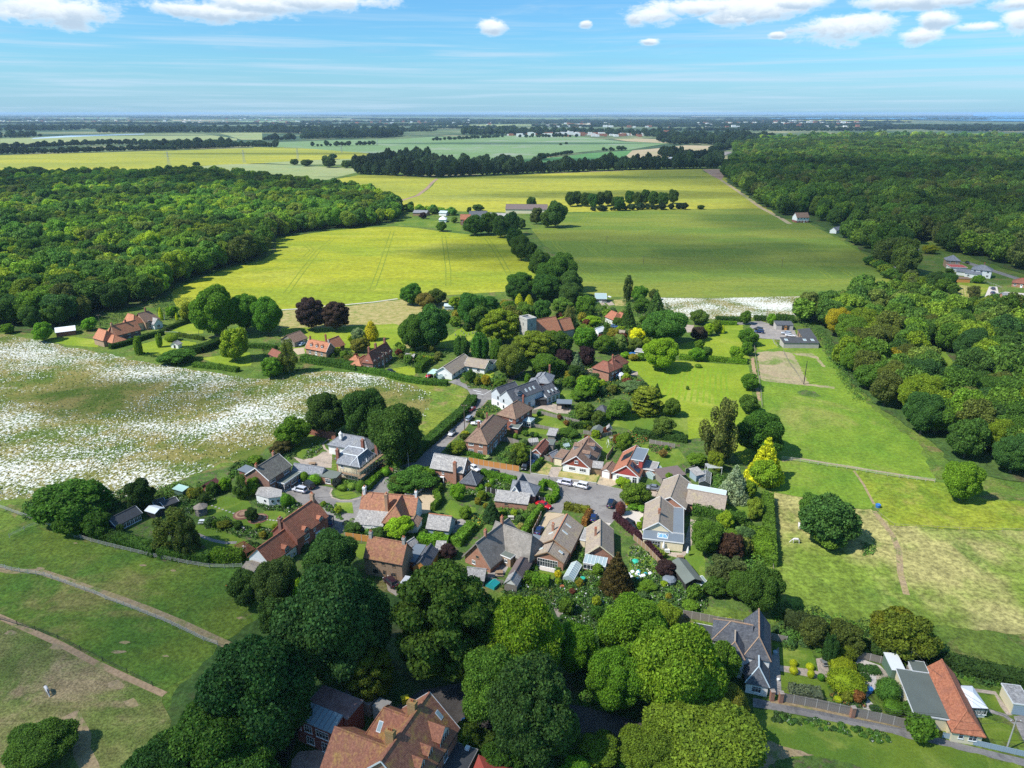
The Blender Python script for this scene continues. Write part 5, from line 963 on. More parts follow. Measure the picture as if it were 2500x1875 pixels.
h=q0_('garage','flat roofed double garage with striped white gravel roof','V8',(1640,985),(1780,1010),(1700,830),2.4,.2,'f','garage','',wall='m13',rm='m5',ov=.05)
h=H('bungalow','cream bungalow with brown roof and wraparound blue grey flat roof','V9',(618,832),(1000,878),(1112,548),2.8,'bungalow');BW=h.w;BD=h.d
h.blk(0,0,BW,BD,2.8,2.5,'y','m13','m11',barge='m0',ov=.35);q3_(h.rt,BW*.5,BD*.32,4.6,6.3,'m1',.6,2);h.blk(.1,-4.0,BW+2.6,4.0-.05,2.5,.2,'f','m13','m23',ov=.12,wins=[('f',.3,.05,2.6,2.15),('f',.17,.05,.6,2.1,'w','m46')]);h.blk(BW+.05,-.05,2.6,BD,2.5,.2,'f','m13','m23',ov=.12)
b=MB();b.box(BW*.5,-3.2,2.6,BW*.5+2.6,-1.2,2.85);o=b.build('lantern','m0',h.rt);g=MB();x0=BW*.5;g.poly([(x0+.1,-3.1,2.87),(x0+2.5,-3.1,2.87),(x0+1.9,-2.2,3.25),(x0+.7,-2.2,3.25)]);g.poly([(x0+2.5,-1.3,2.87),(x0+.1,-1.3,2.87),(x0+.7,-2.2,3.25),(x0+1.9,-2.2,3.25)]);g.poly([(x0+.1,-1.3,2.87),(x0+.1,-3.1,2.87),(x0+.7,-2.2,3.25)]);g.poly([(x0+2.5,-3.1,2.87),(x0+2.5,-1.3,2.87),(x0+1.9,-2.2,3.25)]);g.build('pane','blue_glass',o)
f=MB()
for(a_,c_)in(((x0+.1,-3.1,2.9),(x0+.7,-2.2,3.28)),((x0+2.5,-3.1,2.9),(x0+1.9,-2.2,3.28)),((x0+.1,-1.3,2.9),(x0+.7,-2.2,3.28)),((x0+2.5,-1.3,2.9),(x0+1.9,-2.2,3.28)),((x0+.7,-2.2,3.28),(x0+1.9,-2.2,3.28)),((x0+1.3,-3.1,2.9),(x0+1.3,-2.2,3.28))):f.beam(a_,c_,.08)
f.build('glazing_bar','m0',o)
h=H('bungalow','L shaped tiled bungalow with pale blue strip roof by the blue spruce','V9',(768,472),(1172,550),(1330,270),2.8,'bungalow');BW=h.w;BD=h.d
h.blk(0,0,BW,13,2.8,2.5,'y','m1','m11',barge='m0',ov=.35);h.blk(BW,3.0,9.6,6.4,2.8,2.3,'x','m1','m11',ov=.3,wins=[('f',.8,.9,1.2,1.1)]);h.blk(BW*.4,9.6,9.6+BW*.55,2.6,3.3,.2,'f','m2','m26',ov=.05)

h=H('bungalow','dark red gabled chalet bungalow with ribbed brown roof','V3',(522,1275),(882,1335),(1010,1125),2.6,'bungalow');BW=h.w;BD=h.d
h.blk(0,0,BW,BD*1.28,2.6,3.2,'y','tile_hung','m14',barge='m0',ov=.35,base=('m2',2.3),wins=[('f',.5,3.2,1.1,1.0),('f',.35,.8,2.0,1.1),('f',.75,.8,2.0,1.1)]);q5_(h.rt,BW*.86,BD*.42,3.9,pi/2,1.9,1.3,2.2,'m14','lead');q5_(h.rt,BW*.86,BD*.95,3.9,pi/2,1.9,1.3,2.2,'m14','lead');q5_(h.rt,BW*.14,BD*.8,3.9,-pi/2,2.4,1.3,2.2,'m14','lead');q3_(h.rt,BW*.62,BD*.95,4.6,7.2,'m8',.6)
h=H('garage','cream doored flat roofed garage left of the chalet bungalow','V3',(402,1200),(512,1222),(600,1110),2.4,'garage');h.blk(0,0,h.w,h.d,2.4,.2,'f','m8','m14',ov=.1,barge='lead',wins=[('f',.5,0,2.3,2.0,'g','m13')])
h=H('bungalow','bungalow with bright red gable, solar panels and big dark dormer','V3',(1198,1395),(1545,1455),(1640,1240),2.6,'bungalow');BW=h.w;BD=h.d
h.blk(0,0,BW,BD*1.3,2.6,2.9,'y','red_gable','m21',barge='m0',ov=.35,base=('m2',2.35),wins=[('f',.25,.8,1.6,1.1),('f',.55,.8,1.6,1.1),('f',.85,.1,1.3,2.0)],gab='red_gable');sl=2.9/(BW/2)
h.blk(BW*.5,BD*.45,BW*.5,BD*.75,5.2,.2,'f','red_gable','m23',ov=.15,z0=3.0,wins=[('f',.5,3.9,1.4,1.0)]);b=MB()
for i in range(4):
 for j in range(2):y0=BD*.55+i*1.05;xx=BW*.12+j*1.45;b=MB();z=lambda x:2.7+x*sl+.12;b.poly([(xx,y0,z(xx)),(xx+1.35,y0,z(xx+1.35)),(xx+1.35,y0+.98,z(xx+1.35)),(xx,y0+.98,z(xx))]);b.poly([(xx,y0,z(xx)-.08),(xx+1.35,y0,z(xx+1.35)-.08),(xx+1.35,y0,z(xx+1.35)),(xx,y0,z(xx))]);b.build('solar_panel','solar',h.rt)
for i in range(2):b=MB();y0=1.0+i*1.5;zz=lambda x:2.7+(BW-x)*sl+.12;b.poly([(BW*.62,y0,zz(BW*.62)),(BW*.95,y0,zz(BW*.95)),(BW*.95,y0+1.4,zz(BW*.95)),(BW*.62,y0+1.4,zz(BW*.62))]);b.build('solar_panel','solar',h.rt)
h.blk(BW+.1,BD*.5,3.6,5.2,2.5,.2,'f','m1','m5',ov=.2,wins=[('f',.55,.8,1.6,1.1)])
h=H('garage','small white fronted garage with mossy pitched roof','V3',(1035,1368),(1172,1398),(1215,1290),2.3,'garage');h.blk(0,0,h.w,h.d,2.3,.9,'y','m8','m14',ov=.15,gab='m2',wins=[('f',.5,0,2.3,2.0,'g')])
h=H('garage','brick garage with red brown gable roof and open blue car inside','V3',(95,1125),(222,1148),(345,1005),2.4,'garage');h.blk(0,0,h.w,h.d,2.4,1.3,'y','m10','m20',ov=.15,barge='m0',wins=[('f',.5,0,2.4,2.1,'g','m48')])
q0_('shed','grey garden room with dark flat roof behind the brick garage','V3',(300,1020),(390,1030),3.5,2.3,.2,'f','shed','',wall='m4',rm='m24',ov=.1,barge='lead');q0_('shed','little slate roofed shed between two garages','V3',(310,1160),(380,1190),3,2.0,.9,'y','shed','',wall='m8',rm='m6')
q0_('garage','ridged white panel lean to right of the chalet bungalow','V3',(905,1330),(1040,1345),3.0,2.2,.4,'s','lean to','',wall='timber',rm='m5',course=0)
h=q0_('summerhouse','dark hipped summerhouse below the garden trees','V3',(950,560),(1090,590),4.2,2.2,1.7,'x','summerhouse','',wall='m3',rm='m7',hips=(1,1));q0_('shed','orange timber shed with dark green felt roof','V3',(905,835),(1035,855),3.4,2.0,.9,'y','shed','',wall='m28',rm='m24',course=0,ridge=False)
h=H('gazebo','black flat roofed garden gazebo with open front','V3',(440,470),(635,478),4.0,2.5,'gazebo');b=MB();b.box(-.2,-.2,2.45,h.w+.2,h.d,2.62);b.build('roof','m23',h.rt);b=MB();b.box(0,h.d-.3,0,h.w,h.d-.15,2.45);b.build('wall','m3',h.rt)
for x in(.1,h.w/2,h.w-.1):b=MB();b.box(x-.08,0,0,x+.08,.16,2.45);b.build('post','m3',h.rt)
q0_('shed','small dark outdoor kitchen behind the white modern house','V3',(150,420),(300,420),3.4,2.3,.2,'f','outbuilding','',wall='m3',rm='m22',ov=.1,barge='m3');q0_('shed','two tier grey shed in the back garden','V3',(315,895),(410,905),4.5,2.1,.3,'s','shed','',wall='m4',rm='m5',course=0)
q0_('climbing_frame','small grey playhouse tower beside the orange shed','V3',(1122,800),(1172,802),1.6,2.6,.6,'y','playhouse','',wall='m4',rm='m5')
h=H('chapel','small white gabled hall with slate roof by the turning head','V8',(700,335),(1022,385),5.4,2.8,'hall');h.blk(0,0,h.w,h.d,2.8,2.2,'x','m1','m6',(0,1),ridge='lead',ov=.25,wins=[('f',.42,.7,.6,1.4)]);h.blk(.0,-.5,h.w*.44,h.d+1.4,2.8,2.4,'y','m1','m7',gab='m2',ov=.3,barge='m0',wins=[('f',.78,.1,.8,2.0,'d')])
h=q0_('outbuilding','long low stone slate roofed workshop with orange brick wall','V8',(487,452),(925,502),3.4,2.1,1.2,'s','outbuilding','',wall='m1',rm='m5',ov=.25,wn=[('f',.35,1.0,1.0,.7,'w','timber')])

q0_('summerhouse','blue grey garden room with dark roof and tall windows','V5',(1232,1005),(1562,838),(1122,930),2.2,1.3,'x','summerhouse','',wall='m48',rm='m22',course=0,barge='m0',wn=[('f',u,.2,1.0,1.7)for u in(.3,.46,.62,.78,.92)])
q0_('shed','red stained shed with maroon roof by the daisy field','V6',(405,172),(528,100),(282,152),2.2,1.1,'x','shed','',wall='m46',rm='flat_maroon',course=0,ridge=False,wn=[('l',.6,1,.5,.5),('f',.3,1,.5,.5)]);q0_('shed','narrow green tool shed near the red shed','V6',(25,215),(95,165),2.6,2.0,.4,'s','shed','',wall='m43',rm='sheet_mint',course=0)
for(x0,y0,x1,y1,lb)in((1760,730,1880,700,'low glass cold frame beside the garden room'),(1890,745,2060,680,'low dark greenhouse base with pale bars')):q0_('cold_frame',lb,'V5',(x0,y0),(x1,y1),3,1.4,.5,'x','cold frame','',wall='glass',rm='m22',course=0,barge='m0')
q0_('marquee','small white canopy tent behind the garden room','V5',(1640,800),(1760,835),2.6,2.1,.5,'x','canopy','',wall='m3',rm='m25',course=0,ridge=False)
h=H('gazebo','round timber gazebo with shingled octagonal roof','V6',(150,470),(325,470),3,2.2,'gazebo');r_=h.w/2;b=MB();b.lathe([(r_*1.1,2.15),(r_*1.1,2.25),(r_*.55,2.75),(.1,3.3)],8,(r_,r_));b.build('roof','m11',h.rt);b=MB();b.lathe([(r_*.9,0),(r_*.9,.9)],8,(r_,r_));b.build('balustrade','m4',h.rt)
for i in range(8):a_=pi/4*i;b=MB();b.box(r_+cos(a_)*r_*.9-.07,r_+sin(a_)*r_*.9-.07,0,r_+cos(a_)*r_*.9+.07,r_+sin(a_)*r_*.9+.07,2.2);b.build('post','m4',h.rt)
h=H('pergola','reddish timber pergola with open slats beside the long house','V6',(740,950),(890,1050),(850,890),2.3,'pergola')
for i in range(9):b=MB();y=h.d*i/8;b.box(-.2,y-.04,2.3,h.w+.2,y+.04,2.42);b.build('slat','m46',h.rt)
for x in(0,h.w):
 b=MB();b.box(x-.05,-.2,2.18,x+.05,h.d+.2,2.3);b.build('beam','m46',h.rt)
 for y in(0,h.d):b=MB();b.box(x-.06,y-.06,0,x+.06,y+.06,2.2);b.build('post','m46',h.rt)

h=H('stables','L shaped stable block with dark roof beside the wood','R5',(962,868),(1438,872),5.4,2.5,'stables');h.blk(0,0,h.w,h.d,2.5,.9,'s','concrete','m22',course=0,ov=.25)
for u in(.12,.65,.87):q4_(h.rt,None,h.w*u,h.d*.55,1.4,2.0,(0,1),.17,2.5+h.d*.55*.17)
h=H('stables','angled stable range with dark roof and open doors','R5',(1150,690),(1235,822),5,2.5,'stables');h.blk(0,0,h.w,5.0,2.6,.8,'s','timber','m22',course=0,ov=.3,wins=[('f',u,0,1.2,2.1,'d','m3')for u in(.2,.5,.8)])
h=H('stables','small grey stable with open dark doors and orange door','R5',(862,625),(1090,630),5,2.6,'stables');h.blk(0,0,h.w,h.d,2.6,.6,'s','concrete','m7',course=0,ov=.2,wins=[('f',.42,0,1.2,2.2,'d','m3'),('f',.56,0,1.3,2.1,'d','m28'),('f',.7,0,1.2,2.2,'d','m3')])

q0_('glasshouse','white framed glasshouse at the end of the formal path','R4',(522,270),(662,272),7,2.4,2.2,'x','glasshouse','',wall='m2',rm='m40',course=.6,ridge='m0',barge='m0',wn=[('f',u,.4,1.8,1.7)for u in(.12,.3,.7,.88)]+[('f',.5,0,1.4,2.2,'d')])
h=q0_('cottage','orange roofed cottage with white gable among trees beyond the church','R4',(652,510),(760,555),(850,500),2.8,2.6,'x','cottage','',wall='m2',rm='m21',hips=(0,1),hipf=.6);h.blk(h.w*.5,h.d*.5,7,5.5,2.8,2.3,'x','m9','m21',(0,1))
q0_('cottage','white fronted cottage hidden left of the parked cars','R4',(485,700),(560,720),5,3.6,1.4,'y','cottage','',wall='m2',rm='m25',course=0);q0_('cottage','low pink brown building in front of the yard cars','R4',(750,715),(900,735),3,2.4,.8,'x','outbuilding','',wall='m9',rm='m11')
q0_('pool_house','cream flat roofed pool house left of the round tree','R4',(1060,985),(1180,1000),4,2.4,.2,'f','pool house','',wall='m13',rm='m5');A('swimming_pool','R4',[(970,1000),(1050,985),(1070,1020),(990,1030)],'m41','blue garden swimming pool corner')
q0_('shed','pale blue glazed shed behind the churchyard trees','R3',(470,368),(592,370),4,2.2,.8,'x','shed','',wall='m48',rm='m26',course=0,ridge=False)

q0_('barn','long brown roofed farm barn beyond the green field','B3',(-20,935),(330,938),22,4.5,4,'x','barn','',wall='m13',rm='felt_brown',course=0);q0_('barn','grey roofed barn with dark solar roof at the farm','B2',(1815,985),(1965,985),16,5,3,'x','barn','',wall='m2',rm='m7',course=0)
q0_('barn','pale grey barn right of the red farmhouse','B2',(1975,1000),(2110,1005),15,5,3,'x','barn','',wall='m2',rm='m5',course=0);h=q0_('brick_house','distant red brick farmhouse with white windows beside the barns','B2',(1742,1020),(1825,1020),9,5.5,4,'x','house','f',wall='m10',rm='m21');h.blk(h.w*.3,-4,7,5,4,3,'y','m10','m21')
q0_('barn','low grey roofed sheds at the left end of the farm','B2',(1340,965),(1455,968),12,3,2,'x','barn','',wall='timber',rm='m6',course=0);q0_('barn','pale blue roofed shed among the farm gardens','B2',(1560,965),(1620,968),9,3,1.6,'x','barn','',wall='m2',rm='m26',course=0)
q0_('marquee','large white marquee on the farm lawn','B2',(1560,1022),(1620,1022),12,3,2.5,'x','marquee','',wall='m47',rm='m47',course=0,hips=(1,1),ridge=False);A('pond','B2',[(1625,1070),(1715,1072),(1720,1090),(1700,1098),(1625,1096)],'pool','small dark pond near the marquee');A('lawn','B2',[(1200,1040),(1290,1000),(1620,1040),(1760,1060),(1740,1120),(1600,1110),(1400,1080),(1180,1075)],'lawn','farm lawns above the yellow field')
q0_('barn','grey industrial sheds beyond the tree belt','B3',(1180,530),(1290,530),40,6,4,'x','barn','',wall='steel',rm='m6',course=0);q0_('barn','blue grey factory roofs with a white tank','B3',(1300,520),(1560,525),40,7,4,'x','factory','',wall='m26',rm='m6',course=0);q0_('barn','tall pale factory silo block','B3',(1375,500),(1408,500),14,11,1,'f','silo','',wall='m26',rm='m26')

q0_('white_house','white house with three rooflights at the far wood edge','B4',(298,1005),(400,1003),9,5.2,4,'x','house','f',wall='m2',rm='m14',base=('m10',2));q0_('brick_house','red tiled roof showing through the right wood','B4',(795,1085),(930,1070),9,5,4,'x','house','',wall='m10',rm='m21');q0_('cottage','small grey roofed white cottage at the wood edge','B4',(630,1115),(682,1105),6,3,2.4,'x','cottage','',wall='m2',rm='m6')
q0_('slate_house','pale house with blue grey roof behind the yellow bush','B4',(1180,1270),(1325,1275),8,4.5,2.6,'x','house','',wall='m2',rm='m6',hips=(1,1));q0_('slate_house','tan brick house with grey hipped roof and two chimneys','B4',(1560,1365),(1678,1372),9,5.2,3,'x','house','f',wall='m9',rm='m6',hips=(1,1));q0_('bungalow','low building with long red flat roof','B4',(1600,1425),(1730,1430),9,3.2,.3,'f','bungalow','',wall='m2',rm='red_canopy')
h=H('white_house','white rendered house with grey hipped roof on the right hand road','R6',(1508,92),(1778,120),8.5,5.0,'house');h.blk(0,0,h.w,h.d,5.0,2.6,'x','m2','m6',(1,1),wins=tw(h.w,h.d,5,'fr'));h.blk(-3,-4.5,h.w*.75,4.5,2.7,.9,'s','m2','m6',wins=tw(h.w*.75,4,2.6,'f'));h.blk(-8,0,8,6,2.7,1.2,'x','m2','m6');q3_(h.rt,h.w*.55,h.d*.6,6,8.8)
q0_('shed','row of orange timber garages below the white house','R6',(1322,222),(1490,228),5,2.4,.2,'f','garages','',wall='m28',rm='m14',ov=.15,barge='timber');q0_('shed','dark roofed summerhouse with white posts at the field corner','R6',(790,240),(890,240),6,2.6,1.6,'x','summerhouse','',wall='m4',rm='m7');q0_('shed','grey flat roofed sheds beneath dark wood trees','R6',(520,105),(605,100),7,3,.6,'s','shed','',wall='concrete',rm='m6',course=0)
q0_('bungalow','brown roofed brick bungalow at the right picture edge','R6',(2055,270),(2230,290),8,2.8,2.6,'x','bungalow','f',wall='m1',rm='m20',hips=(1,0));h=q0_('bungalow','grey roofed bungalow with orange walls at the right edge','R6',(1960,500),(2165,505),9,2.8,2.6,'x','bungalow','',wall='m1',rm='m6');h.blk(h.w*.55,-3,h.w*.7,6,2.8,2.6,'y','m1','m6')
A('lawn','R6',[(1250,340),(1330,270),(1500,280),(1720,300),(1760,340),(1640,470),(1390,470),(1260,440)],'m54','striped mown lawn at the right edge');A('yard','R6',[(1680,470),(1740,330),(1850,330),(1870,420),(1960,400),(2212,420),(2212,520),(1800,520)],'m36',None)
for i in range(8):q29_('mown_stripe','R6',[(1290+i*28,300+i*4),(1250+i*44,440+i*8)],1.0,'lawn_dry',None)
q29_('road','R6',[(1420,0),(1800,120),(2212,250),(2500,330)],6,'asphalt','road at the right edge beneath the wood')

h=H('slate_house','white house with blue grey slate hips beside the big trees','V14',(612,432),(884,488),(852,105),4.7);SW=h.w;h.blk(0,0,SW,10.5,4.7,2.9,'y','m2','m7',(1,0),ov=.25,ridge='m9',wins=[('r',u,3.2,1,1)for u in(.3,.7)]);h.blk(-5.9,2.6,6.9,6.0,4.7,2.6,'x','m2','m7',(1,0),ov=.25,ridge='m9',wins=[('f',.35,3.3,1.3,.7)]);h.blk(-3.9,-1.2,3.8,5,4.7,1.9,'y','m2','m7',(1,0),ov=.2,ridge='m9')
h.blk(.6,-4.6,SW-.7,4.6,2.7,2.2,'y','m2','m7',(1,0),ov=.25,ridge='m26',wins=[('f',.5,.6,1.6,1.3)]);h.blk(-9.6,5.0,3.6,3.6,2.6,.2,'f','m2','m22',ov=.1)
h=H('bungalow','cream bungalow with rust red tiles and long green flat roof','V15',(1452,1242),(1775,1292),5.2,2.7,'bungalow');h.blk(0,0,h.w,14.4,2.7,2.3,'y','m13','roof_rust',(1,0),ov=.35,wins=[('f',.3,1,.8,1.1),('f',.7,.9,1.3,1.1)]);h.blk(-5.4,2.2,5.4,10.8,2.6,.2,'f','m13','m24',ov=.15,wins=[('f',.45,.9,1.4,1.1),('l',.3,.5,1.6,1.6),('l',.6,.8,1.2,1.2)])
h.blk(-2.6,13.2,2.5,2.6,2.7,.2,'f','m2','m24',ov=.12)
h=H('conservatory','white solid roofed conservatory on the rust tiled bungalow','V15',(1660,1000),(1815,1008),5.0,2.3,'conservatory');h.blk(0,0,h.w,h.d,2.3,.8,'x','m2','m25',(1,1),ov=.15,course=0,ridge=False,wins=[('f',.25,.7,1.1,1.4),('f',.55,.7,1.0,1.4),('f',.85,.7,1.0,1.4),('r',.5,.7,2.4,1.4)])
h=H('garage','cream garage with stained white flat roof at the right corner','V15',(2100,960),(2290,985),(1990,760),2.4,'garage');h.blk(0,0,h.w,h.d,2.4,.2,'f','m13','m5',ov=.12,wins=[('f',.5,0,2.6,2.0,'g','m48')])
h=q0_('shed','small white metal shed with curved roof beside the parterre','V15',(790,600),(930,610),4.2,2.3,.3,'s','shed','',wall='m43',rm='m25',course=0,ov=.1)

EV,RG=6.4,11.6
P1=W('V12',1350,435,RG);P2=W('V12',930,1030,RG);dv=(P1-P2).normalized();nv=Vector((-dv.y,dv.x,0));HALF=5.1
O=P2-dv*5.0-nv*HALF;Lm=(P1-O).dot(dv)
big=root('big_house','large rust tiled house with dormers and chimneys at the bottom edge','house',(O.x,O.y,0),atan2(dv.y,dv.x));SL=(RG-EV)/HALF
def bl(r,x,y,z):p=W(r,x,y,z)-O;return p.dot(dv),p.dot(nv)
q39_(big,5.0,0,Lm-5.0,2*HALF,EV,RG-EV,'x','m1','m39',barge='m0',ov=.3,course=.2,wins=[('f',u,3.7,1.3,1.9)for u in(.45,.7)]+[('f',.2,3.9,1.1,1.7)])
def gdorm(x,w_,hh,dep,big_=False):
 o=bpy.data.objects.new('dormer',None);COL.objects.link(o);o.parent=big;y0=.5 if big_ else 1.0;o.location=(x,y0,EV+(y0)*SL-.3)
 b=MB();b.box(-w_/2,0,0,w_/2,dep,hh);b.build('cheek','tile_hung',o);r_,_=q16_(dep+1.2,w_,w_*.52,0,0,.25,.1,.2);r_.v=[(t_-w_/2,s_,z_+hh)for(s_,t_,z_)in r_.v];r_.f=[f[::-1]for f in r_.f];r_.build('dormer_roof','m39',o)
 g=MB();g.poly([(-w_/2,-.02,hh),(w_/2,-.02,hh),(0,-.02,hh+w_*.5)]);g.build('gable','m2',o)
 f,g=q18_(w_-.25,hh-.15);link('window',f,o,loc=(0,-.03,.1));link('pane',g,o,loc=(0,-.035,.1))
x_,_=bl('V12',1180,1030,8);gdorm(x_,1.5,1.3,2.2);x_,_=bl('V12',1285,930,8);gdorm(x_,1.5,1.3,2.2);x_,_=bl('V12',1430,790,8);gdorm(x_,3.0,1.7,3.0,True)
q4_(big,None,bl('V12',1410,620,9)[0],2.6,.8,1.1,(0,1),SL,EV+2.6*SL)

xa,ya=bl('V12',1150,640,10.2);xb,yb=bl('V12',870,525,10.2);wy=(bl('V12',700,740,EV)[0])
q39_(big,xa-3.9,2*HALF-3.5,7.8,yb-2*HALF+3.5,EV,3.9,'y','m1','m39',ov=.3,course=.2,hips=(0,1),hipf=.5);q4_(big,None,xa-2.0,yb-2.2,.8,1.2,(1,0),1.0,EV+1.9)
xc,yc=bl('V12',970,920,10.0);xd,yd=bl('V12',525,735,10.0);q39_(big,xc-4.2,2*HALF-3.5,8.4,yd-2*HALF+3.5,EV-.4,4.1,'y','m1','m39',ov=.3,course=.2,wins=[('l',.5,3.4,1.3,1.4)])
def cst(x,y,z1,n_=3):
 q3_(big,x,y,6,z1,'brick_ochre',.9,n_,1.4)
cst(*bl('V12',1005,760,13.0),12.8);cst(*bl('V12',1200,480,13.5),12.8,2)

hx=H('annexe','maroon annexe with ribbed felt roof and glass lean to','V12',(290,700),(505,790),3.2,5.4,'extension')
hx.blk(-3.2,0,hx.w+2.6,3.0,5.0,.9,'s','maroon_wall','roof_glass',course=0,ov=.1,wins=[('f',.33,3.0,1.6,1.5),('f',.72,3.0,2.6,1.5),('f',.36,.5,1.6,1.6),('f',.8,.1,1.9,2.1),('f',.06,2.8,.9,1.7)]);b=MB()
for i in range(9):x=-3.2+(hx.w+2.6)*i/8;b.beam((x,-.1,5.12),(x,3.0,6.04),.08)
b.build('glazing_bar','lead',hx.rt)
hx.blk(-3.2,3.2,hx.w+3.4,4.2,5.4,.2,'f','maroon_wall','felt_pink',ov=.05,barge='lead')
b=MB()
for i in range(3):b.box(-1+i*3.3,9.2,0,1.6+i*3.3,11.4,2.6+.2*i)
b.build('store','concrete',hx.rt)
fe=H('fire_escape','black iron fire escape stair on the left end','V12',(60,1090),(240,840),1.2,.5,'stair');
for i in range(12):b=MB();b.box(fe.w*i/12,0,.3+i*.36,fe.w*(i+.8)/12,1.3,.36+i*.36);b.build('tread','m3',fe.rt)
b=MB();[b.beam((0,y,.3),(fe.w,y,4.6),.08,.2)for y in(0,1.3)];[b.beam((0,y,1.3),(fe.w,y,5.6),.05)for y in(0,1.3)];b.build('rail','m3',fe.rt)

h=H('flat_extension','dark flat roofed extension with two white vents','V12',(1370,1110),(1760,1050),8,3.4,'extension');xq,yq=bl('V12',1545,850,3.4);bpy.data.objects.remove(h.rt)
fr=W('V12',1790,945,3.4);f0=W('V12',1540,860,3.4);dd=(fr-f0).normalized();nn2=Vector((-dd.y,dd.x,0));f1=f0-nn2*9
ex=root('flat_extension','dark flat roofed extension with two white vents','extension',(f1.x,f1.y,0),atan2(dd.y,dd.x));wq=(fr-f0).length;q39_(ex,0,0,wq,9,3.3,.2,'f','m10','m22',ov=.05,barge='concrete')
for(x,y,s)in((.4,7.6,.5),(wq*.62,8.2,.7)):b=MB();b.box(x,y,3.46,x+s,y+s,3.9);b.build('vent','m0',ex)
cp=root('canopy','large dark red canopy roof at the bottom edge','canopy',tuple(W('V12',1960,1106,3.0)*1));cp.location.z=0;b=MB();c=[W('V12',1800,985,3.6),W('V12',2110,1106,3.0),W('V12',2050,1300,3.0),W('V12',1700,1250,3.0)];ce=W('V12',1850,1110,5.0);L0=cp.location
for i in range(4):b.poly([c[i]-L0,c[(i+1)%4]-L0,ce-L0][::-1])
b.build('fabric','red_canopy',cp)
for p in c:b=MB();b.tube([(p.x-L0.x,p.y-L0.y,0),(p.x-L0.x,p.y-L0.y,p.z)],[.06,.06]);b.build('post','steel',cp)
h=H('wheelie_bin','yellow clinical waste bin behind the big tiled house','V12',(1112,500),(1180,480),1.0,1.2,'bin');b=MB();b.box(0,0,.1,1.3,1.0,1.2);b.build('body','m45',h.rt);b=MB();b.box(-.05,-.05,1.2,1.35,1.05,1.3);b.build('lid','m45',h.rt)

T=tree

for a in[('big','D',375,1580,1760,210,(.045,.11,.02),'dark tree at the bottom edge beside the dry paddock'),('big','D',455,1500,1710,220,DK,'largest dark tree of the bottom left clump'),('big','D',505,1600,1770,190,(.05,.11,.025),'dark tree at the bottom edge left of the annexe'),('big','D',500,1440,1600,150,(.035,.09,.02),'dark tree at the top of the bottom left clump'),
          ('big','D',560,1360,1620,250,(.03,.08,.028),'dark leafy tree rising behind the huge bottom left one','d2'),
          ('big','D',730,1225,1540,225,(.045,.11,.04),'tall blue green sycamore left of the feathery beech'),
          ('big','D',350,1600,1780,190,(.03,.085,.02),'lowest dark crown against the dry paddock edge'),
          ('beech','D',955,1215,1545,215,(.055,.1,.02),'feathery dark olive beech in the lower centre'),
          ('beech','D',795,1395,1540,105,(.09,.13,.02),'small olive yew in front of the feathery beech'),
          ('big','D',710,1150,1260,110,(.04,.1,.032),'dark round tree between the long house and brick cottage'),
          ('big','D',600,1205,1330,105,(.06,.1,.035),'grey green willow scrub beside the left paddock'),
          ('m35','D',530,1225,1310,70,(.05,.09,.03),'dull green bush on the paddock corner'),
          ('yew','D',655,1240,1330,60,LIME,'bright lime conifer before the blue green sycamore'),
          ('m35','D',590,1290,1370,70,(.05,.1,.03),'grey green bush above the bare bank'),
          ('big','D',1125,1290,1480,170,(.14,.22,.02),'lime green tree in the lower centre'),
          ('big','D',1075,1395,1600,150,(.08,.17,.035),'mid green tree left of the forked dark drive'),
          ('big','D',1150,1425,1650,200,(.045,.1,.03),'large deep green tree over the dark yard'),
          ('big','D',1245,1350,1500,90,(.1,.2,.02),'narrow bright green tree between two lime ones'),
          ('big','D',1370,1290,1440,150,(.1,.2,.02),'bright green tree right of the garden clutter'),
          ('big','D',1330,1400,1560,120,(.09,.18,.02),'fresh green tree over the bend of the dark drive'),
          ('big','D',1460,1340,1560,200,(.13,.2,.022),'yellow green sycamore left of the slate roofs'),
          ('big','D',1530,1480,1670,250,(.11,.17,.025),'lowest yellow green sycamore beside the narrow lane'),
          ('big','D',1570,1480,1580,90,(.16,.15,.035),'bronze tipped crown beside the narrow lane'),
          ('big','D',1420,1560,1690,150,(.09,.15,.02),'dull green crown at the bottom edge of the dark drive'),
          ('m35','D',1560,1385,1470,80,(.07,.14,.02),'small green crown touching the white slate house'),
          ('m35','D',1440,1300,1350,60,(.12,.19,.02),'small yellow green crown by the grey fence'),
          ('m35','D',1010,1560,1640,60,(.07,.12,.02),'bush beside the dark yard at the big house'),
          ('m35','D',1085,1600,1680,90,(.05,.12,.02),'low bush by the red canopy'),
          ('m35','D',1300,1580,1660,95,(.09,.14,.02),'yellow green bush below the dark drive'),
          ('m35','D',1250,1640,1700,80,(.09,.2,.02),'small bright bush at the bottom edge'),
          ('big','D',85,1555,1660,140,(.05,.11,.02),'round thorn bush in the bottom left paddock','x'),
          ('m35','D',1960,1320,1430,120,(.11,.13,.02),'olive green tree left of the rust tiled bungalow'),
          ('m35','D',1830,1340,1410,80,(.07,.085,.025),'dull olive bush behind the formal garden'),
          ('m35','D',1760,1330,1400,60,(.07,.09,.03),'bramble clump behind the slate roofed house'),
          ('yew','D',1795,1370,1430,36,(.03,.08,.025),'dark upright conifer by the formal garden gate')]:
 nm='tree';T(*a[:8],name=nm)

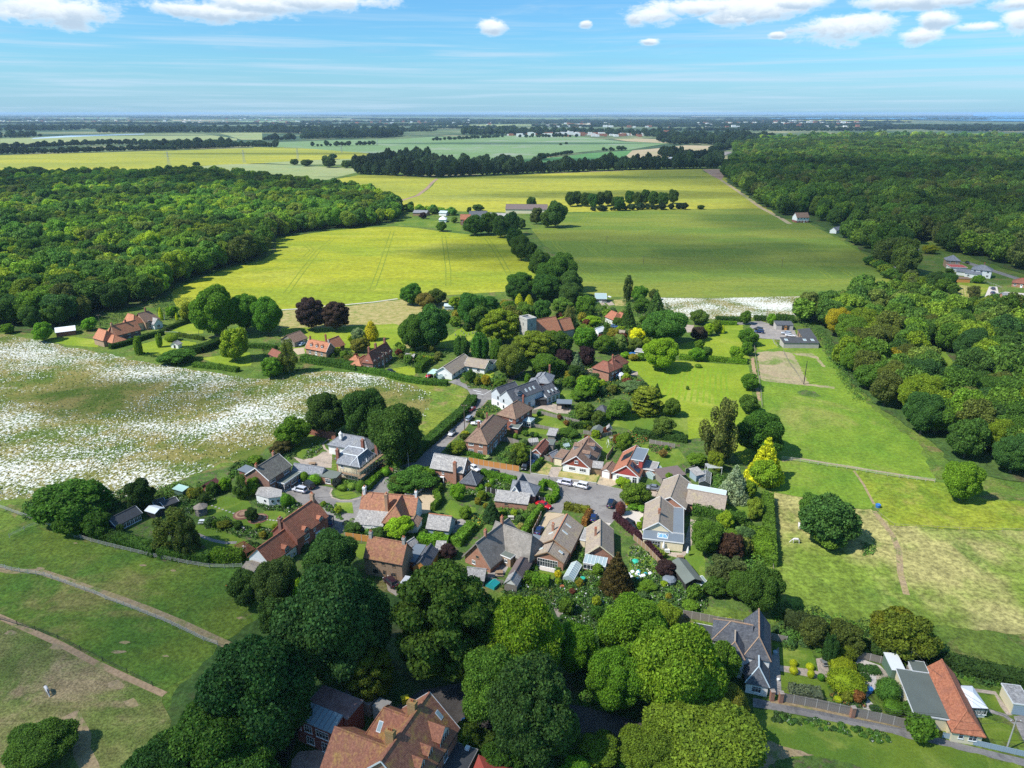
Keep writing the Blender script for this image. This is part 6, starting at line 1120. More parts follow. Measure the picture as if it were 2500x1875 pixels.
for a in[('m35','V5',640,400,1000,900,(.05,.12,.022),'spreading green tree on the daisy field corner'),('m35','V5',960,830,1170,380,(.05,.11,.02),'bush with white blossom behind the rail fence'),('m35','V5',1560,390,800,400,(.025,.06,.015),'dark tree between daisy field and garden room'),
          ('airy','V5',2000,800,1400,700,(.08,.11,.025),'weeping willow beside the garden room'),('m35','V5',640,820,1150,420,(.06,.13,.02),'green tree on the rail fence corner'),('airy','V6',90,620,1100,420,(.07,.1,.03),'second weeping willow at the garden hedge',),
          ('airy','V6',820,20,320,230,(.06,.11,.03),'silver birch beside the white studio',),('m35','V6',980,30,270,200,(.09,.17,.02),'fresh green tree against the dark roofed brick house'),('m35','V6',610,30,220,170,(.1,.2,.02),'pale green tree right of the red shed'),
          ('m35','V6',230,170,330,180,(.1,.12,.02),'golden olive shrub tree by the red shed'),('m35','V6',960,440,620,170,(.03,.07,.02),'dark shrub in the middle of the round steps'),('m35','V1',840,200,600,450,(.06,.13,.015),'dense round green tree at the daisy field edge'),
          ('m35','V1',690,520,720,280,(.07,.06,.03),'brownish shrub behind the dark roofed brick house'),
          ('big','N',800,955,1060,105,(.035,.075,.018),'leftmost of three dark trees beside the daisy field'),('big','N',895,948,1085,110,(.033,.075,.018),'middle of three dark trees beside the daisy field'),('big','N',970,985,1130,130,(.037,.08,.02),'nearest of three dark trees beside the lane'),
          ('m35','V2',370,1330,1640,620,(.04,.1,.02),'clump of dark green trees behind two parked silver cars'),('m35','V2',520,1330,1580,330,(.08,.17,.02),'bright green tree against the slate roofed brick house'),('m35','V2',170,1440,1650,260,(.05,.09,.02),'dark rounded shrub at the lane fork'),
          ('m35','V7',850,540,840,400,(.17,.3,.02),'vivid lime tree in front of the inn'),('m35','V7',230,640,800,230,(.035,.08,.02),'dark bush at the corner of the inn'),('m35','V7',560,690,870,230,(.05,.1,.03),'dull green shrub behind the orange panel fence'),('m35','V7',1640,110,340,220,(.11,.22,.02),'light green garden tree left of the inn hedge'),
          ('m35','V7',1510,920,1130,260,PUR,'purple tree behind the thatched cottage hedge'),('m35','V7',1410,670,830,240,(.1,.18,.03),'rounded shrub before the slate garage'),('cone','V8',440,430,720,240,(.025,.065,.03),'blue black cypress beside the stone workshop'),('m35','V8',310,310,450,120,(.14,.19,.02),'yellow green shrub at the workshop corner'),
          ('m35','V8',985,490,620,150,(.1,.15,.06),'cream flowered bush beside the red car'),('m35','V2',1820,1000,1290,300,(.09,.14,.02),'garden willow tree beside the orange panel fence'),('airy','V2',1730,1100,1310,170,(.06,.1,.03),'drooping tree at the orange fence end',),
          ('m35','V2',980,960,1150,250,(.09,.14,.02),'bushy shrub left of the brick terrace'),('m35','V3',870,80,370,330,(.1,.2,.02),'bright conical tree below the red house',),('m35','V3',740,260,430,280,(.08,.16,.02),'light green tree behind the black gazebo'),('m35','V3',810,450,690,300,(.08,.14,.03),'flowering tree right of the black gazebo'),
          ('m35','V3',1010,560,760,180,(.07,.11,.03),'thin topped tree above the orange shed'),('m35','V3',1280,390,670,320,(.07,.14,.025),'spreading walnut tree left of the cedar'),('cedar','V3',1650,250,610,420,(.13,.15,.02),'golden green cedar with pale visible trunk'),('m35','V3',1990,390,640,270,(.07,.13,.02),'feathery tree right of the cedar'),
          ('m35','V3',1880,650,920,330,(.08,.13,.03),'grey green rounded tree on the shaded lawn'),('m35','V3',1480,150,340,380,(.09,.14,.09),'silvery blue shrub bank beside the big lawn'),('cone','V3',1790,200,380,130,(.03,.07,.02),'dark conifer spire behind the cedar'),('m35','V3',1370,850,1110,230,(.09,.16,.02),'green tree beside the red leaved hedge'),
          ('m35','V3',1250,880,1080,110,(.16,.08,.03),'reddish leaved shrub behind the chalet bungalow'),('m35','V3',810,700,800,150,(.15,.24,.02),'yellow green bush beside the small orange shed'),('m35','V3',600,800,920,260,(.05,.1,.02),'dark shrub bed left of the person on the lawn'),('m35','V3',1330,1460,1590,200,(.17,.26,.02),'lime shrub in front of the red gabled bungalow'),
          ('m35','V9',520,200,520,380,(.08,.14,.02),'broad garden tree beside the turning head'),('cone','V9',1850,-30,430,400,BLU,'large silver blue spruce near the right paddock'),('cone','V4',1280,930,1500,430,GOLD,'tall golden conifer at the right paddock edge'),('m35','V4',1270,1220,1600,420,(.13,.23,.02),'bright green tree in front of the golden conifer'),
          ('airy','V4',670,490,1250,560,(.075,.1,.035),'tall weeping birch with white stems',),('big','V4',1210,560,1170,620,(.04,.105,.018),'big dark oak at the paddock boundary'),('m35','V4',600,1110,1380,230,(.13,.17,.02),'yellow green tree left of the blue spruce'),('m35','V4',340,1130,1320,300,(.08,.15,.02),'low spreading shrub at the curved lawn corner'),
          ('m35','V4',1050,350,600,290,(.06,.11,.02),'dark shrub beside the long paddock fence, nearer one'),('m35','V4',1060,70,290,230,(.06,.13,.02),'small feathery tree at the bright lawn edge'),('big','V9',1480,700,1180,400,(.07,.14,.025),'tall grey green garden tree right of the cream bungalow'),('airy','V9',1780,1170,1659,680,(.06,.08,.035),'dark birch with bare white branches',),
          ('cone','V9',260,1140,1659,420,(.07,.05,.02),'bronze brown conifer beside the glass conservatory'),('m35','V9',920,1250,1490,280,PUR,'dark purple tree at the end of the purple hedge'),('m35','V9',1810,890,1250,330,(.06,.03,.03),'wine red shrub beneath the spruce garden'),('m35','V9',1940,800,980,240,(.11,.19,.09),'pale grey green shrub beside the round stone'),
          ('m35','V9',2130,420,760,240,(.12,.18,.03),'yellow green shrub mass at the paddock fence'),('m35','V9',2050,170,430,220,(.12,.18,.02),'shrub behind the silver blue spruce'),('m35','V10',620,370,780,430,(.035,.09,.03),'dark half of the round copse in the dry paddock'),('m35','V10',480,350,560,200,(.06,.13,.03),'pale flowering half of the round copse'),('m35','V10',620,550,790,330,(.07,.14,.02),'brighter front of the round copse'),
          ('big','V10',1720,80,415,290,(.1,.18,.02),'bright round tree alone at the wood edge'),('big','V10',60,940,1400,330,(.045,.09,.02),'dark tree at the end of the garden boundary'),('m35','V10',1180,1290,1640,400,(.12,.12,.015),'olive golden tree on the dry paddock edge'),('m35','V10',740,1540,1700,210,(.075,.1,.015),'dark domed bush behind the parterre'),
          ('m35','V9',650,1520,1680,260,(.08,.15,.02),'rounded shrub beneath the long dark shed'),('m35','V9',1580,1480,1760,300,(.05,.1,.02),'dark undergrowth tree below the white stemmed birch'),('big','V9',1950,1400,1800,420,(.05,.1,.02),'large dark tree right of the white stemmed birch')]:
 T(*a[:8],trunk='m29' if a[0]=='airy' or a[0]=='cedar' else 'bark')

for a in[('m35','R1',355,505,665,160,(.08,.19,.02),'clipped round tree on the farmhouse lawn'),('m35','R1',750,465,575,120,(.09,.2,.02),'round bright tree behind the brick farmhouse'),('m35','R1',60,515,600,100,(.1,.19,.02),'small bright bush at the left frame edge'),
          ('big','R1',1800,195,620,380,(.07,.16,.018),'left hand of the tall green garden trees by the yellow field'),('big','R1',2060,265,640,250,(.06,.15,.018),'middle of the tall green garden trees by the yellow field'),('big','R2',60,250,920,400,(.055,.15,.02),'right hand of the tall green garden trees by the yellow field'),
          ('m35','R1',1970,545,850,230,(.15,.2,.02),'golden topped round tree on the mown grass'),('dome','R1',1445,598,668,110,(.12,.17,.02),'clipped olive dome beside the white playhouse'),('airy','R2',340,870,1270,280,(.09,.13,.03),'weeping willow behind the daisy field',),('m35','R2',130,1060,1330,320,(.08,.17,.02),'bushy green tree at the daisy field rim'),
          ('m35','R1',1490,735,855,280,(.05,.12,.02),'dark rounded shrubs before the playhouse lawn'),('yew','R1',1160,620,780,80,(.1,.18,.02),'thin young tree left on the playhouse lawn'),('yew','R1',1340,595,715,60,(.1,.18,.02),'thin young tree right on the playhouse lawn'),('m35','R1',1590,330,500,150,(.15,.2,.02),'golden bush below the tall garden trees'),
          ('m35','R1',1450,370,460,110,(.1,.2,.02),'green bush with yellow flowers behind two houses'),('spire','R1',1355,385,485,40,YEL,'slim golden cypress right of the two gabled house'),('spire','R1',1490,430,490,26,YEL,'tiny golden cypress on the garden bank'),('beech','R2',650,240,690,380,(.05,.03,.045),'left copper beech with dark purple leaves'),
          ('beech','R2',990,300,690,370,(.06,.035,.04),'right copper beech with dark purple leaves'),('m35','R2',1290,665,850,190,(.17,.22,.15),'silvery willow beside the golden conifer'),('spire','R2',1470,580,830,190,(.33,.27,.02),'golden egg shaped conifer behind the farmhouses'),('m35','R2',1190,760,850,85,(.3,.33,.02),'small golden ball shrub on the farm lawn'),
          ('m35','R2',1330,790,990,250,(.13,.12,.03),'brown green shrub between the farmhouses'),('m35','R2',1025,920,1030,110,(.25,.26,.02),'golden bush at the dormered farmhouse corner'),('m35','R2',2020,60,350,300,(.05,.13,.02),'lone green tree at the yellow field edge'),('m35','R3',210,190,400,270,(.14,.11,.04),'brown tinged tree left of the churchyard'),
          ('m35','R3',370,130,350,240,(.06,.1,.02),'dark olive tree left of the churchyard'),('big','R3',290,360,940,520,(.045,.12,.028),'big deep green churchyard tree'),('big','R3',60,480,960,420,(.06,.12,.022),'dark churchyard tree behind the grey shed'),('big','R3',830,190,640,420,(.04,.11,.03),'tall blue green tree behind the churchyard'),
          ('big','R3',930,300,660,380,(.06,.12,.03),'paler tree in front of the tall blue green one'),('big','R3',1090,230,560,320,(.04,.11,.03),'dark tree filling the gap behind the church'),('beech','R3',1230,400,860,500,(.11,.16,.018),'broad olive yew left of the church tower'),('beech','R3',1680,690,1130,600,(.12,.15,.018),'broad golden olive yew below the church nave'),
          ('beech','R3',1900,690,1000,300,(.07,.12,.018),'green yew hiding the church nave'),('yew','R3',700,770,1040,250,(.04,.1,.02),'upright fluted yew, leftmost of the churchyard row'),('yew','R3',950,720,1090,280,(.04,.12,.02),'upright fluted yew, middle of the churchyard row'),('yew','R3',1170,810,1110,220,(.06,.13,.02),'upright fluted yew, right of the churchyard row'),
          ('big','R3',1380,880,1340,400,(.1,.12,.03),'brown green tree over the shaded lane'),('yew','R3',1480,870,1140,260,(.07,.15,.02),'upright bright cypress behind the lane tree'),('big','R3',1850,1010,1330,420,(.06,.12,.02),'dark tree above the stepped slate house'),('m35','R3',2090,950,1180,260,PUR,'small purple tree left of the blue cedar'),
          ('m35','R4',390,905,1180,240,PUR,'purple tree left of the red house'),('cone','R4',270,990,1300,220,(.12,.17,.14),'pale blue green cedar left of the red house'),('yew','R3',1595,1275,1430,100,(.08,.17,.02),'small bright cypress beside the shaded lane'),('m35','R3',820,1230,1450,150,(.04,.09,.02),'dark cypress clump in front of the bungalow'),
          ('m35','R3',1030,1300,1450,130,(.22,.17,.02),'golden shrub beside the white bungalow'),('m35','R3',915,1320,1460,100,(.16,.17,.02),'yellow shrub left of the golden one'),('m35','R3',1220,1350,1480,180,(.06,.12,.02),'dark hedge shrub by the junction'),('spire','R3',1480,210,350,120,(.3,.3,.02),'left golden cypress behind the church'),
          ('spire','R3',1612,225,380,120,(.3,.3,.02),'right golden cypress behind the church'),('big','R3',1460,-10,300,360,(.035,.085,.02),'dark tree above the golden cypresses'),('big','R3',1830,-60,290,420,(.04,.1,.02),'largest dark tree above the golden cypresses'),('m35','R3',1780,280,560,260,(.05,.12,.03),'blue green bush tree behind the church roof'),
          ('m35','R3',2060,260,480,300,(.1,.18,.04),'pale green tree behind the chancel'),('m35','R3',1330,300,470,230,(.06,.13,.02),'mid green tree behind the olive yew'),('m35','R3',1560,350,560,250,(.06,.12,.02),'dense tree directly behind the church tower'),('big','R4',180,60,380,330,(.05,.1,.03),'grey green tree right of the dark ones'),
          ('m35','R4',380,220,500,280,(.08,.16,.02),'leafy tree beside the glasshouse path'),('airy','R4',180,390,700,220,(.13,.14,.05),'pale twiggy tree right of the chancel',),('m35','R4',470,500,640,260,(.15,.25,.02),'lime green tree below the formal garden'),('cone','R4',680,600,800,170,(.04,.08,.02),'dark conifer in front of the yard cars'),
          ('airy','R4',960,-10,300,150,(.05,.08,.03),'tall ragged pine at the green field edge',),('m35','R4',1110,90,330,240,(.06,.15,.02),'round green tree beside the ragged pine'),('cone','R4',1340,160,560,260,(.05,.1,.03),'tall dark spruce beside the daisy strip'),('m35','R4',1150,260,460,240,(.05,.11,.02),'dark tree beneath the round green one'),
          ('cone','R4',960,330,640,190,(.045,.09,.02),'dark fir near the parked blue car'),('m35','R4',830,520,640,190,(.05,.1,.02),'rounded hedge tree above the yard'),('m35','R4',1080,660,870,230,(.45,.42,.02),'brilliant yellow tree in the manor garden'),('m35','R4',840,750,980,230,(.13,.18,.07),'pale flowering tree above the pool house'),
          ('m35','R4',650,760,1010,270,(.07,.13,.02),'deep green tree behind the red house'),('m35','R4',380,640,940,330,(.08,.18,.02),'bright green tree left behind the red house'),('big','R4',1450,420,880,600,(.06,.14,.03),'large chestnut beside the upper lawn'),('m35','R4',1060,790,980,240,(.08,.13,.03),'dull green tree under the brilliant yellow one'),
          ('big','R4',1410,790,1225,460,(.16,.26,.018),'large round sunlit tree on the big lawn'),('m35','R4',1890,930,1110,220,(.08,.19,.02),'bush on the clipped lawn hedge'),('m35','R4',2030,910,1080,130,(.06,.12,.03),'grey green bush beside the lawn hedge'),('m35','R4',1930,820,950,130,(.08,.16,.02),'small tree above the clipped lawn hedge'),
          ('m35','R4',1920,640,830,220,(.05,.035,.045),'dark purple shrub tree on the upper lawn'),('m35','R4',2050,600,770,160,(.18,.27,.02),'lime bush beside the purple shrub tree'),('m35','R4',1920,420,620,250,(.07,.12,.03),'grey green tree over the field hedge'),('m35','R4',60,700,1050,300,(.05,.1,.02),'dark tree right of the golden olive yew'),
          ('m35','R4',400,1300,1600,270,(.09,.19,.02),'bright tree in front of the red house drive'),('m35','R4',250,1160,1380,200,(.03,.07,.015),'dark yew left of the red house'),('m35','R5',450,430,650,150,(.06,.13,.02),'roadside tree left of the stable yard'),('m35','R5',800,470,630,140,(.1,.2,.02),'bright tree beside the yard pole'),
          ('m35','R5',480,670,900,260,(.06,.14,.02),'tree on the stable yard corner'),('m35','R5',470,840,1080,160,(.08,.17,.02),'tall bush below the stable yard corner'),('m35','R5',330,910,1110,200,(.12,.22,.02),'bright bush at the end of the lawn hedge'),('m35','R5',500,1270,1480,240,(.06,.13,.02),'small tree against the long paddock fence'),
          ('m35','R5',60,560,760,140,(.1,.16,.02),'yellow green shrub on the upper lawn edge'),('spire','R5',135,630,740,60,YEL,'golden cone shrub on the upper lawn'),('m35','B3',60,1090,1330,150,(.04,.09,.02),'dark tree, top of the line between two crop fields',),('big','B3',110,1150,1380,170,(.04,.085,.02),'second dark tree down the line between crop fields'),
          ('m35','B3',190,1210,1400,130,(.045,.09,.02),'third dark tree down the line between crop fields'),('big','B3',260,1280,1500,190,(.045,.1,.02),'fourth dark tree down the line between crop fields'),('big','B3',440,1300,1620,260,(.05,.11,.025),'tall tree behind the manor gardens'),('big','B3',330,1390,1659,250,(.045,.11,.02),'dark oak behind the manor gardens'),
          ('big','B3',530,1450,1680,200,(.05,.1,.03),'grey green tree on the crop field edge'),('big','B3',120,1460,1659,260,(.05,.12,.02),'tree beside the yellow field corner'),('m35','B3',1230,1610,1700,80,(.06,.1,.03),'small fir at the green crop edge')]:
 T(*a[:8],trunk='m29' if a[0]=='airy' else 'bark')

for a in[('m35','B3',200,830,1090,90,(.045,.09,.02),'tall poplar beside the farm'),('m35','B3',400,860,1080,180,(.05,.1,.03),'broad poplar right of the farm'),('m35','B3',240,920,1090,110,(.07,.1,.04),'pale tree among the farm trees'),('m35','B3',330,950,1085,120,(.06,.1,.03),'shorter poplar right of the farm'),('m35','B3',30,960,1160,150,(.04,.09,.03),'dark tree below the farm barn'),('m35','B3',110,1010,1100,80,(.05,.1,.03),'small tree below the farm barn'),
          ('m35','B2',1860,980,1150,190,(.04,.09,.02),'dark round tree left below the farm'),('m35','B2',1980,960,1140,160,(.05,.1,.02),'taller tree below the farm'),('m35','B2',2080,990,1170,160,(.045,.095,.03),'blue green tree below the farm'),('m35','B2',1580,1040,1120,90,(.06,.12,.02),'round tree beside the dark pond'),('m35','B2',1320,870,940,58,(.06,.12,.03),'lone tree at the farm end of the far field'),
          ('m35','B2',1425,960,1015,60,PUR,'purple tree in the farm garden'),('m35','B2',1515,920,975,80,(.05,.1,.02),'tree left of the white marquee'),('m35','B2',1890,895,950,110,(.05,.1,.03),'trees behind the grey farm barn'),('m35','B2',1690,1000,1050,60,(.1,.16,.04),'pale bush right of the marquee'),('m35','B2',1815,915,970,40,(.05,.09,.03),'small dark tree by the farm roofs'),
          ('m35','B2',340,510,560,80,(.04,.08,.025),'first round tree on the distant field hedge'),('m35','B2',440,515,570,110,(.045,.08,.025),'second tree on the distant field hedge'),('m35','B2',630,490,580,130,(.04,.075,.025),'largest tree on the distant field hedge'),('m35','B2',665,468,512,70,(.04,.08,.03),'round tree behind the distant hedge'),('m35','B2',780,520,585,90,(.04,.08,.025),'last tree before the far belt'),('m35','B2',600,480,520,50,(.05,.09,.04),'small tree behind the distant hedge'),
          ('m35','B1',1655,535,570,70,(.04,.09,.03),'lone dark bush in the far yellow field'),('m35','B1',270,580,640,190,(.03,.06,.02),'dark rounded trees above the left wood'),('m35','B3',445,378,395,28,(.05,.08,.03),'left of two tiny trees on the blue green slope'),('m35','B3',493,368,388,26,(.05,.08,.03),'right of two tiny trees on the blue green slope'),('m35','B3',100,475,525,66,(.05,.08,.03),'round tree on the dark green wedge field'),('m35','B3',285,460,515,90,(.04,.07,.03),'dark pair of trees on the wedge field'),
          ('m35','B3',1628,900,935,70,(.04,.07,.02),'dark bush on the line between two crop fields'),('m35','B3',1475,895,935,40,(.045,.08,.02),'small bush right of the tree row'),('big','R6',1020,120,340,270,(.03,.07,.018),'left dark sycamore near the field corner'),('big','R6',1170,140,350,260,(.03,.075,.018),'right dark sycamore near the striped lawn'),('m35','R6',700,60,220,190,(.05,.09,.02),'dark round tree before the sheds'),('m35','R6',1600,175,280,160,(.1,.2,.02),'bright clipped tree below the white house'),
          ('airy','R6',1540,320,470,220,(.07,.09,.04),'bare twigged tree on the striped lawn',),('m35','R6',700,100,230,140,(.08,.15,.02),'green bush beside the dark roofed summerhouse'),('m35','B4',1430,1230,1310,120,(.22,.22,.02),'golden tree behind the right hand houses'),('m35','R6',1210,80,150,110,(.07,.13,.02),'bush under the red flat roof'),('m35','R6',1870,420,520,200,(.05,.12,.03),'blue green bush left of the grey bungalow')]:
 T(*a[:8])
ORD='first second third fourth fifth sixth seventh eighth ninth tenth eleventh twelfth thirteenth'.split()

for i,(x,yt)in enumerate([(530,790),(590,780),(660,790),(720,800),(780,790),(845,780),(945,825),(1030,775),(1100,790),(1160,770),(1230,785),(1310,790),(1395,765)]):
 T('m35','B3',x,yt,960-(x-500)*.035,95,(.035+.004*(i%3),.07+.008*(i%4),.02),'%s tall tree from the left in the row between two crop fields'%ORD[i],group='row of tall trees between two crop fields')
T('m35','B3',895,830,950,60,(.04,.08,.02),'short tree filling the gap in the tall field row')

for(r,x,yt,yb,wd,tn,lb)in[('V14',1137,488,560,76,(.3,.3,.02),'golden ball topiary, upper left of four by the garden path'),('V14',1140,560,645,92,(.3,.29,.02),'golden ball topiary, lower left of four by the garden path'),('V14',1317,525,600,76,(.31,.31,.02),'golden ball topiary, upper right of four by the garden path'),('V14',1327,598,685,74,(.3,.3,.02),'golden ball topiary, lower right of four by the garden path'),
 ('V14',1437,640,715,74,(.06,.16,.02),'small green ball right of the golden topiary'),('V14',1665,465,640,270,(.15,.2,.015),'large yellow green dome, upper of two by the parterre'),('V14',1715,600,860,370,(.13,.18,.015),'largest yellow green dome beside the parterre'),('V14',1620,880,950,90,(.28,.3,.02),'small golden dome near the lane fence'),('V14',1830,810,960,150,(.2,.08,.04),'reddish leaved shrub near the lane fence'),('V14',1720,830,960,130,(.17,.18,.03),'yellow leaved shrub near the lane fence'),
 ('V15',745,690,930,230,(.06,.14,.03),'neat oval evergreen beside the parterre'),('V15',800,920,1080,200,(.06,.14,.02),'leafy shrub below the oval evergreen'),('V15',1110,1070,1380,330,(.06,.13,.02),'bushy tree at the cream bungalow lane corner'),('V15',1000,930,1120,220,(.05,.11,.02),'shrub between gravel garden and cream bungalow'),('V15',1590,1270,1350,110,(.04,.1,.02),'round bush under the rust tiled gable'),('V15',280,270,480,270,(.08,.11,.015),'dark clipped dome behind the parterre fence'),
 ('V2',168,1200,1335,110,(.07,.14,.015),'clipped egg shaped bush at the lane fork'),('V2',75,1200,1300,75,(.08,.15,.02),'smaller clipped bush left of the egg shaped one'),('V2',1258,578,655,76,(.05,.08,.02),'dark round bush before the pyramid roofed house'),('V2',1310,600,680,64,(.06,.11,.02),'green round bush before the pyramid roofed house'),('V2',1085,835,900,110,(.16,.2,.02),'yellow green shrub at the lane telegraph pole'),('V2',1060,870,960,130,(.05,.07,.02),'dark hedge shrub left of the terrace'),
 ('V2',1765,870,960,62,(.08,.15,.02),'small dome bush behind the terrace'),('V2',1890,830,910,110,(.06,.13,.02),'leftmost of three bushes in the terrace gardens'),('V2',1985,850,930,80,(.03,.07,.03),'blue dark middle bush in the terrace gardens'),('V2',2045,860,940,80,(.07,.15,.02),'right bush of three in the terrace gardens'),('V2',2080,570,640,64,(.04,.11,.03),'ball bush on the long back lawn'),('V2',1370,1160,1230,110,(.3,.33,.22),'white flowering bush at the terrace corner'),
 ('V3',475,615,695,70,(.14,.06,.03),'small red leaved bush on the lawn fence'),('V3',570,690,770,100,(.14,.07,.03),'lower red leaved bush on the lawn fence'),('V3',1360,1570,1630,90,(.36,.34,.02),'bright yellow flowering dome by the pale drive'),('V3',1950,1400,1560,120,(.1,.18,.02),'bush beside the grey greenhouse'),('V3',1870,1090,1200,120,(.15,.1,.04),'red green shrub on the round stone bed'),('V3',1920,1030,1110,60,(.1,.2,.02),'little green shrub above the round stone bed'),
 ('V8',270,230,320,120,(.1,.22,.02),'clipped lime cube bush behind the stone workshop'),('V8',450,150,240,80,(.1,.2,.02),'small clipped bush in front of the hedge'),('V8',1340,1390,1510,110,(.42,.34,.02),'golden yellow shrub below the patio doors'),('V8',1340,1310,1390,130,(.06,.12,.05),'spiky blue green shrub by the patio doors'),('V8',850,750,870,120,(.2,.17,.09),'dusty pink shrub beside the narrow hedge'),('V8',890,620,720,120,(.07,.15,.03),'leafy mound before the red car'),
 ('V9',305,470,645,125,(.1,.03,.04),'wine red clipped bush on the turning head'),('V9',410,430,530,110,(.4,.32,.02),'yellow flowering bush beside the wine red one'),('V9',600,500,610,160,(.1,.22,.03),'big leaved green shrub above the pale drive'),('V9',480,480,590,150,(.08,.17,.02),'green mound left of the big leaved shrub'),('V9',610,670,760,90,(.1,.19,.02),'round green bush on the pale drive edge'),('V9',560,730,850,90,(.14,.24,.02),'lime bush on the pale drive edge'),('V9',1700,440,540,120,(.35,.3,.04),'pale yellow flowering shrub on the curved lawn'),
 ('V1',1010,950,1080,110,(.08,.16,.015),'clipped bush left of two by the link building'),('V1',1160,980,1120,180,(.08,.17,.015),'larger clipped bush by the link building'),('V1',1450,1030,1180,140,(.025,.03,.05),'blue black shrub beside the forecourt'),('V1',1775,1070,1230,130,(.06,.12,.02),'cone shaped bush beside the oval lawn'),('V1',1530,1090,1200,180,(.06,.12,.02),'dark green mound behind the oval lawn'),('V1',1645,1100,1190,110,(.12,.2,.06),'pale shrub with statue on the oval lawn'),('V1',1400,1030,1140,70,(.08,.15,.02),'round bush left of the blue black one'),
 ('V1',765,1250,1420,140,(.06,.14,.015),'clipped bush against the white studio, larger'),('V1',850,1290,1410,80,(.05,.13,.015),'clipped bush against the white studio, smaller'),('V1',1270,1345,1410,80,(.1,.17,.02),'round bush beside the long house chimney'),('V1',1470,1410,1520,110,(.14,.2,.02),'yellow green shrub on the lane verge'),('V1',340,720,850,200,(.08,.16,.02),'bush left behind the dark roofed brick house'),('V1',2110,890,1010,120,(.08,.18,.015),'square clipped end of the long lane hedge'),
 ('V6',385,560,700,130,(.08,.14,.08),'silvery shrub below the garden gazebo'),('V6',590,600,740,200,(.09,.12,.02),'dark olive shrub on the garden bank'),('V6',700,620,700,110,(.06,.1,.02),'small dark shrub on the garden bank'),('V6',320,240,400,170,(.04,.08,.02),'dark shrub below the red shed'),('V6',2130,420,500,100,(.16,.22,.02),'yellow green shrub beside the carport'),('V5',1290,990,1130,120,(.04,.08,.02),'dark shrub at the garden room door'),
 ('R3',300,880,975,90,(.12,.02,.04),'crimson shrub below the churchyard'),('R3',220,890,970,70,(.2,.16,.02),'golden shrub left of the crimson one'),('R4',1030,1010,1110,150,(.2,.16,.02),'golden brown shrub left of the round tree'),('R4',920,985,1080,130,(.12,.24,.02),'lime shrub beside the pool house'),('R4',1905,1150,1205,85,(.08,.15,.02),'tiny clipped bush on the striped lawn, upper'),('R4',1760,1450,1500,42,(.05,.1,.02),'tiny dark ball on the striped lawn, lower'),('V13',560,110,260,140,(.06,.12,.02),'dark garden shrub above the lime trees'),('V13',800,180,300,120,(.04,.1,.02),'upright dark bush beside the patio'),('V13',790,100,190,80,(.24,.26,.03),'yellow shrub above the patio'),('V13',1560,130,230,150,(.08,.16,.02),'green shrub by the arched fence'),('V13',1880,280,340,110,(.22,.24,.03),'yellow green bush behind the arched fence'),('R4',1130,1000,1110,130,(.08,.17,.02),'green shrub touching the round tree')]:
 T('dome' if('clip' in lb or 'ball' in lb or 'dome' in lb or 'cone' in lb or 'oval' in lb)else 'shrub',r,x,yt,yb,wd,tn,lb,name='shrub',cat='shrub')
def where2(x,y):
 return where(x,y,L2)
L2=[('the church tower',U(1285,812)),('the church nave',U(1345,815)),('the glasshouse',W('R4',590,300)),('the red house',W('R4',650,1250)),('the white bungalow',W('R3',650,1200)),('the large round lawn tree',W('R4',1410,1200)),('the dormered farmhouse',W('R2',720,980)),('the long dark farmhouse',W('R2',1600,1100)),('the churchyard',W('R3',800,750)),('the blue cedar',W('R4',270,1290)),('the black gazebo',W('V3',540,560)),('the golden cedar',W('V3',1650,610)),('the chalet bungalow',W('V3',750,1150)),('the red gabled bungalow',W('V3',1400,1350)),('the brick terrace',W('V2',1550,950)),('the orange shed',W('V3',970,850)),('the thatched cottage',W('V8',300,1100)),('the stone workshop',W('V8',700,560)),('the conifer shaded bungalow',W('V9',100,1100)),('the cream bungalow',W('V9',900,1000)),('the blue spruce',W('V9',1850,420)),('the inn',W('V7',700,600)),('the brick cottage',W('V7',600,1300)),('the white studio',W('V1',530,1390)),('the red shed',W('V6',400,240)),('the garden gazebo',W('V6',240,520)),('the long red tiled house',W('V6',1500,900)),('the stepped slate house',W('R3',1760,1600)),('the garden willow',W('V6',90,1080))]
SZ=[];UB=set()
def q33_(r,poly,sp,amin,amax,seed):
 rg_=random.Random(seed)
 for x,y in q24_([W(r,*p)for p in poly],sp,seed):
  a=rg_.uniform(amin,amax);tn,cn=rg_.choice([(MD,'mid green'),(LT,'fresh green'),(DK,'dark green'),(LIME,'lime green'),((.1,.14,.03),'olive'),((.06,.13,.05),'blue green'),((.12,.05,.035),'reddish'),((.2,.22,.03),'yellow green')]);lb='%s %s garden bush %s'%('tall' if a>(amin+amax)/2 else 'low',cn,where2(x,y))
  if lb in UB:continue
  UB.add(lb);ro=root('shrub',lb,'shrub',(x,y,0));b=a*rg_.uniform(.8,1.25);f=link('foliage',rg_.choice(PROTO['shrub']+PROTO['m35'][:2]),parent=ro,loc=(0,0,b*.8));f.scale=(a,a,b);f.rotation_euler=(0,0,rg_.random()*6);f.color=(tn[0]*1.5,tn[1]*1.3,tn[2],1)

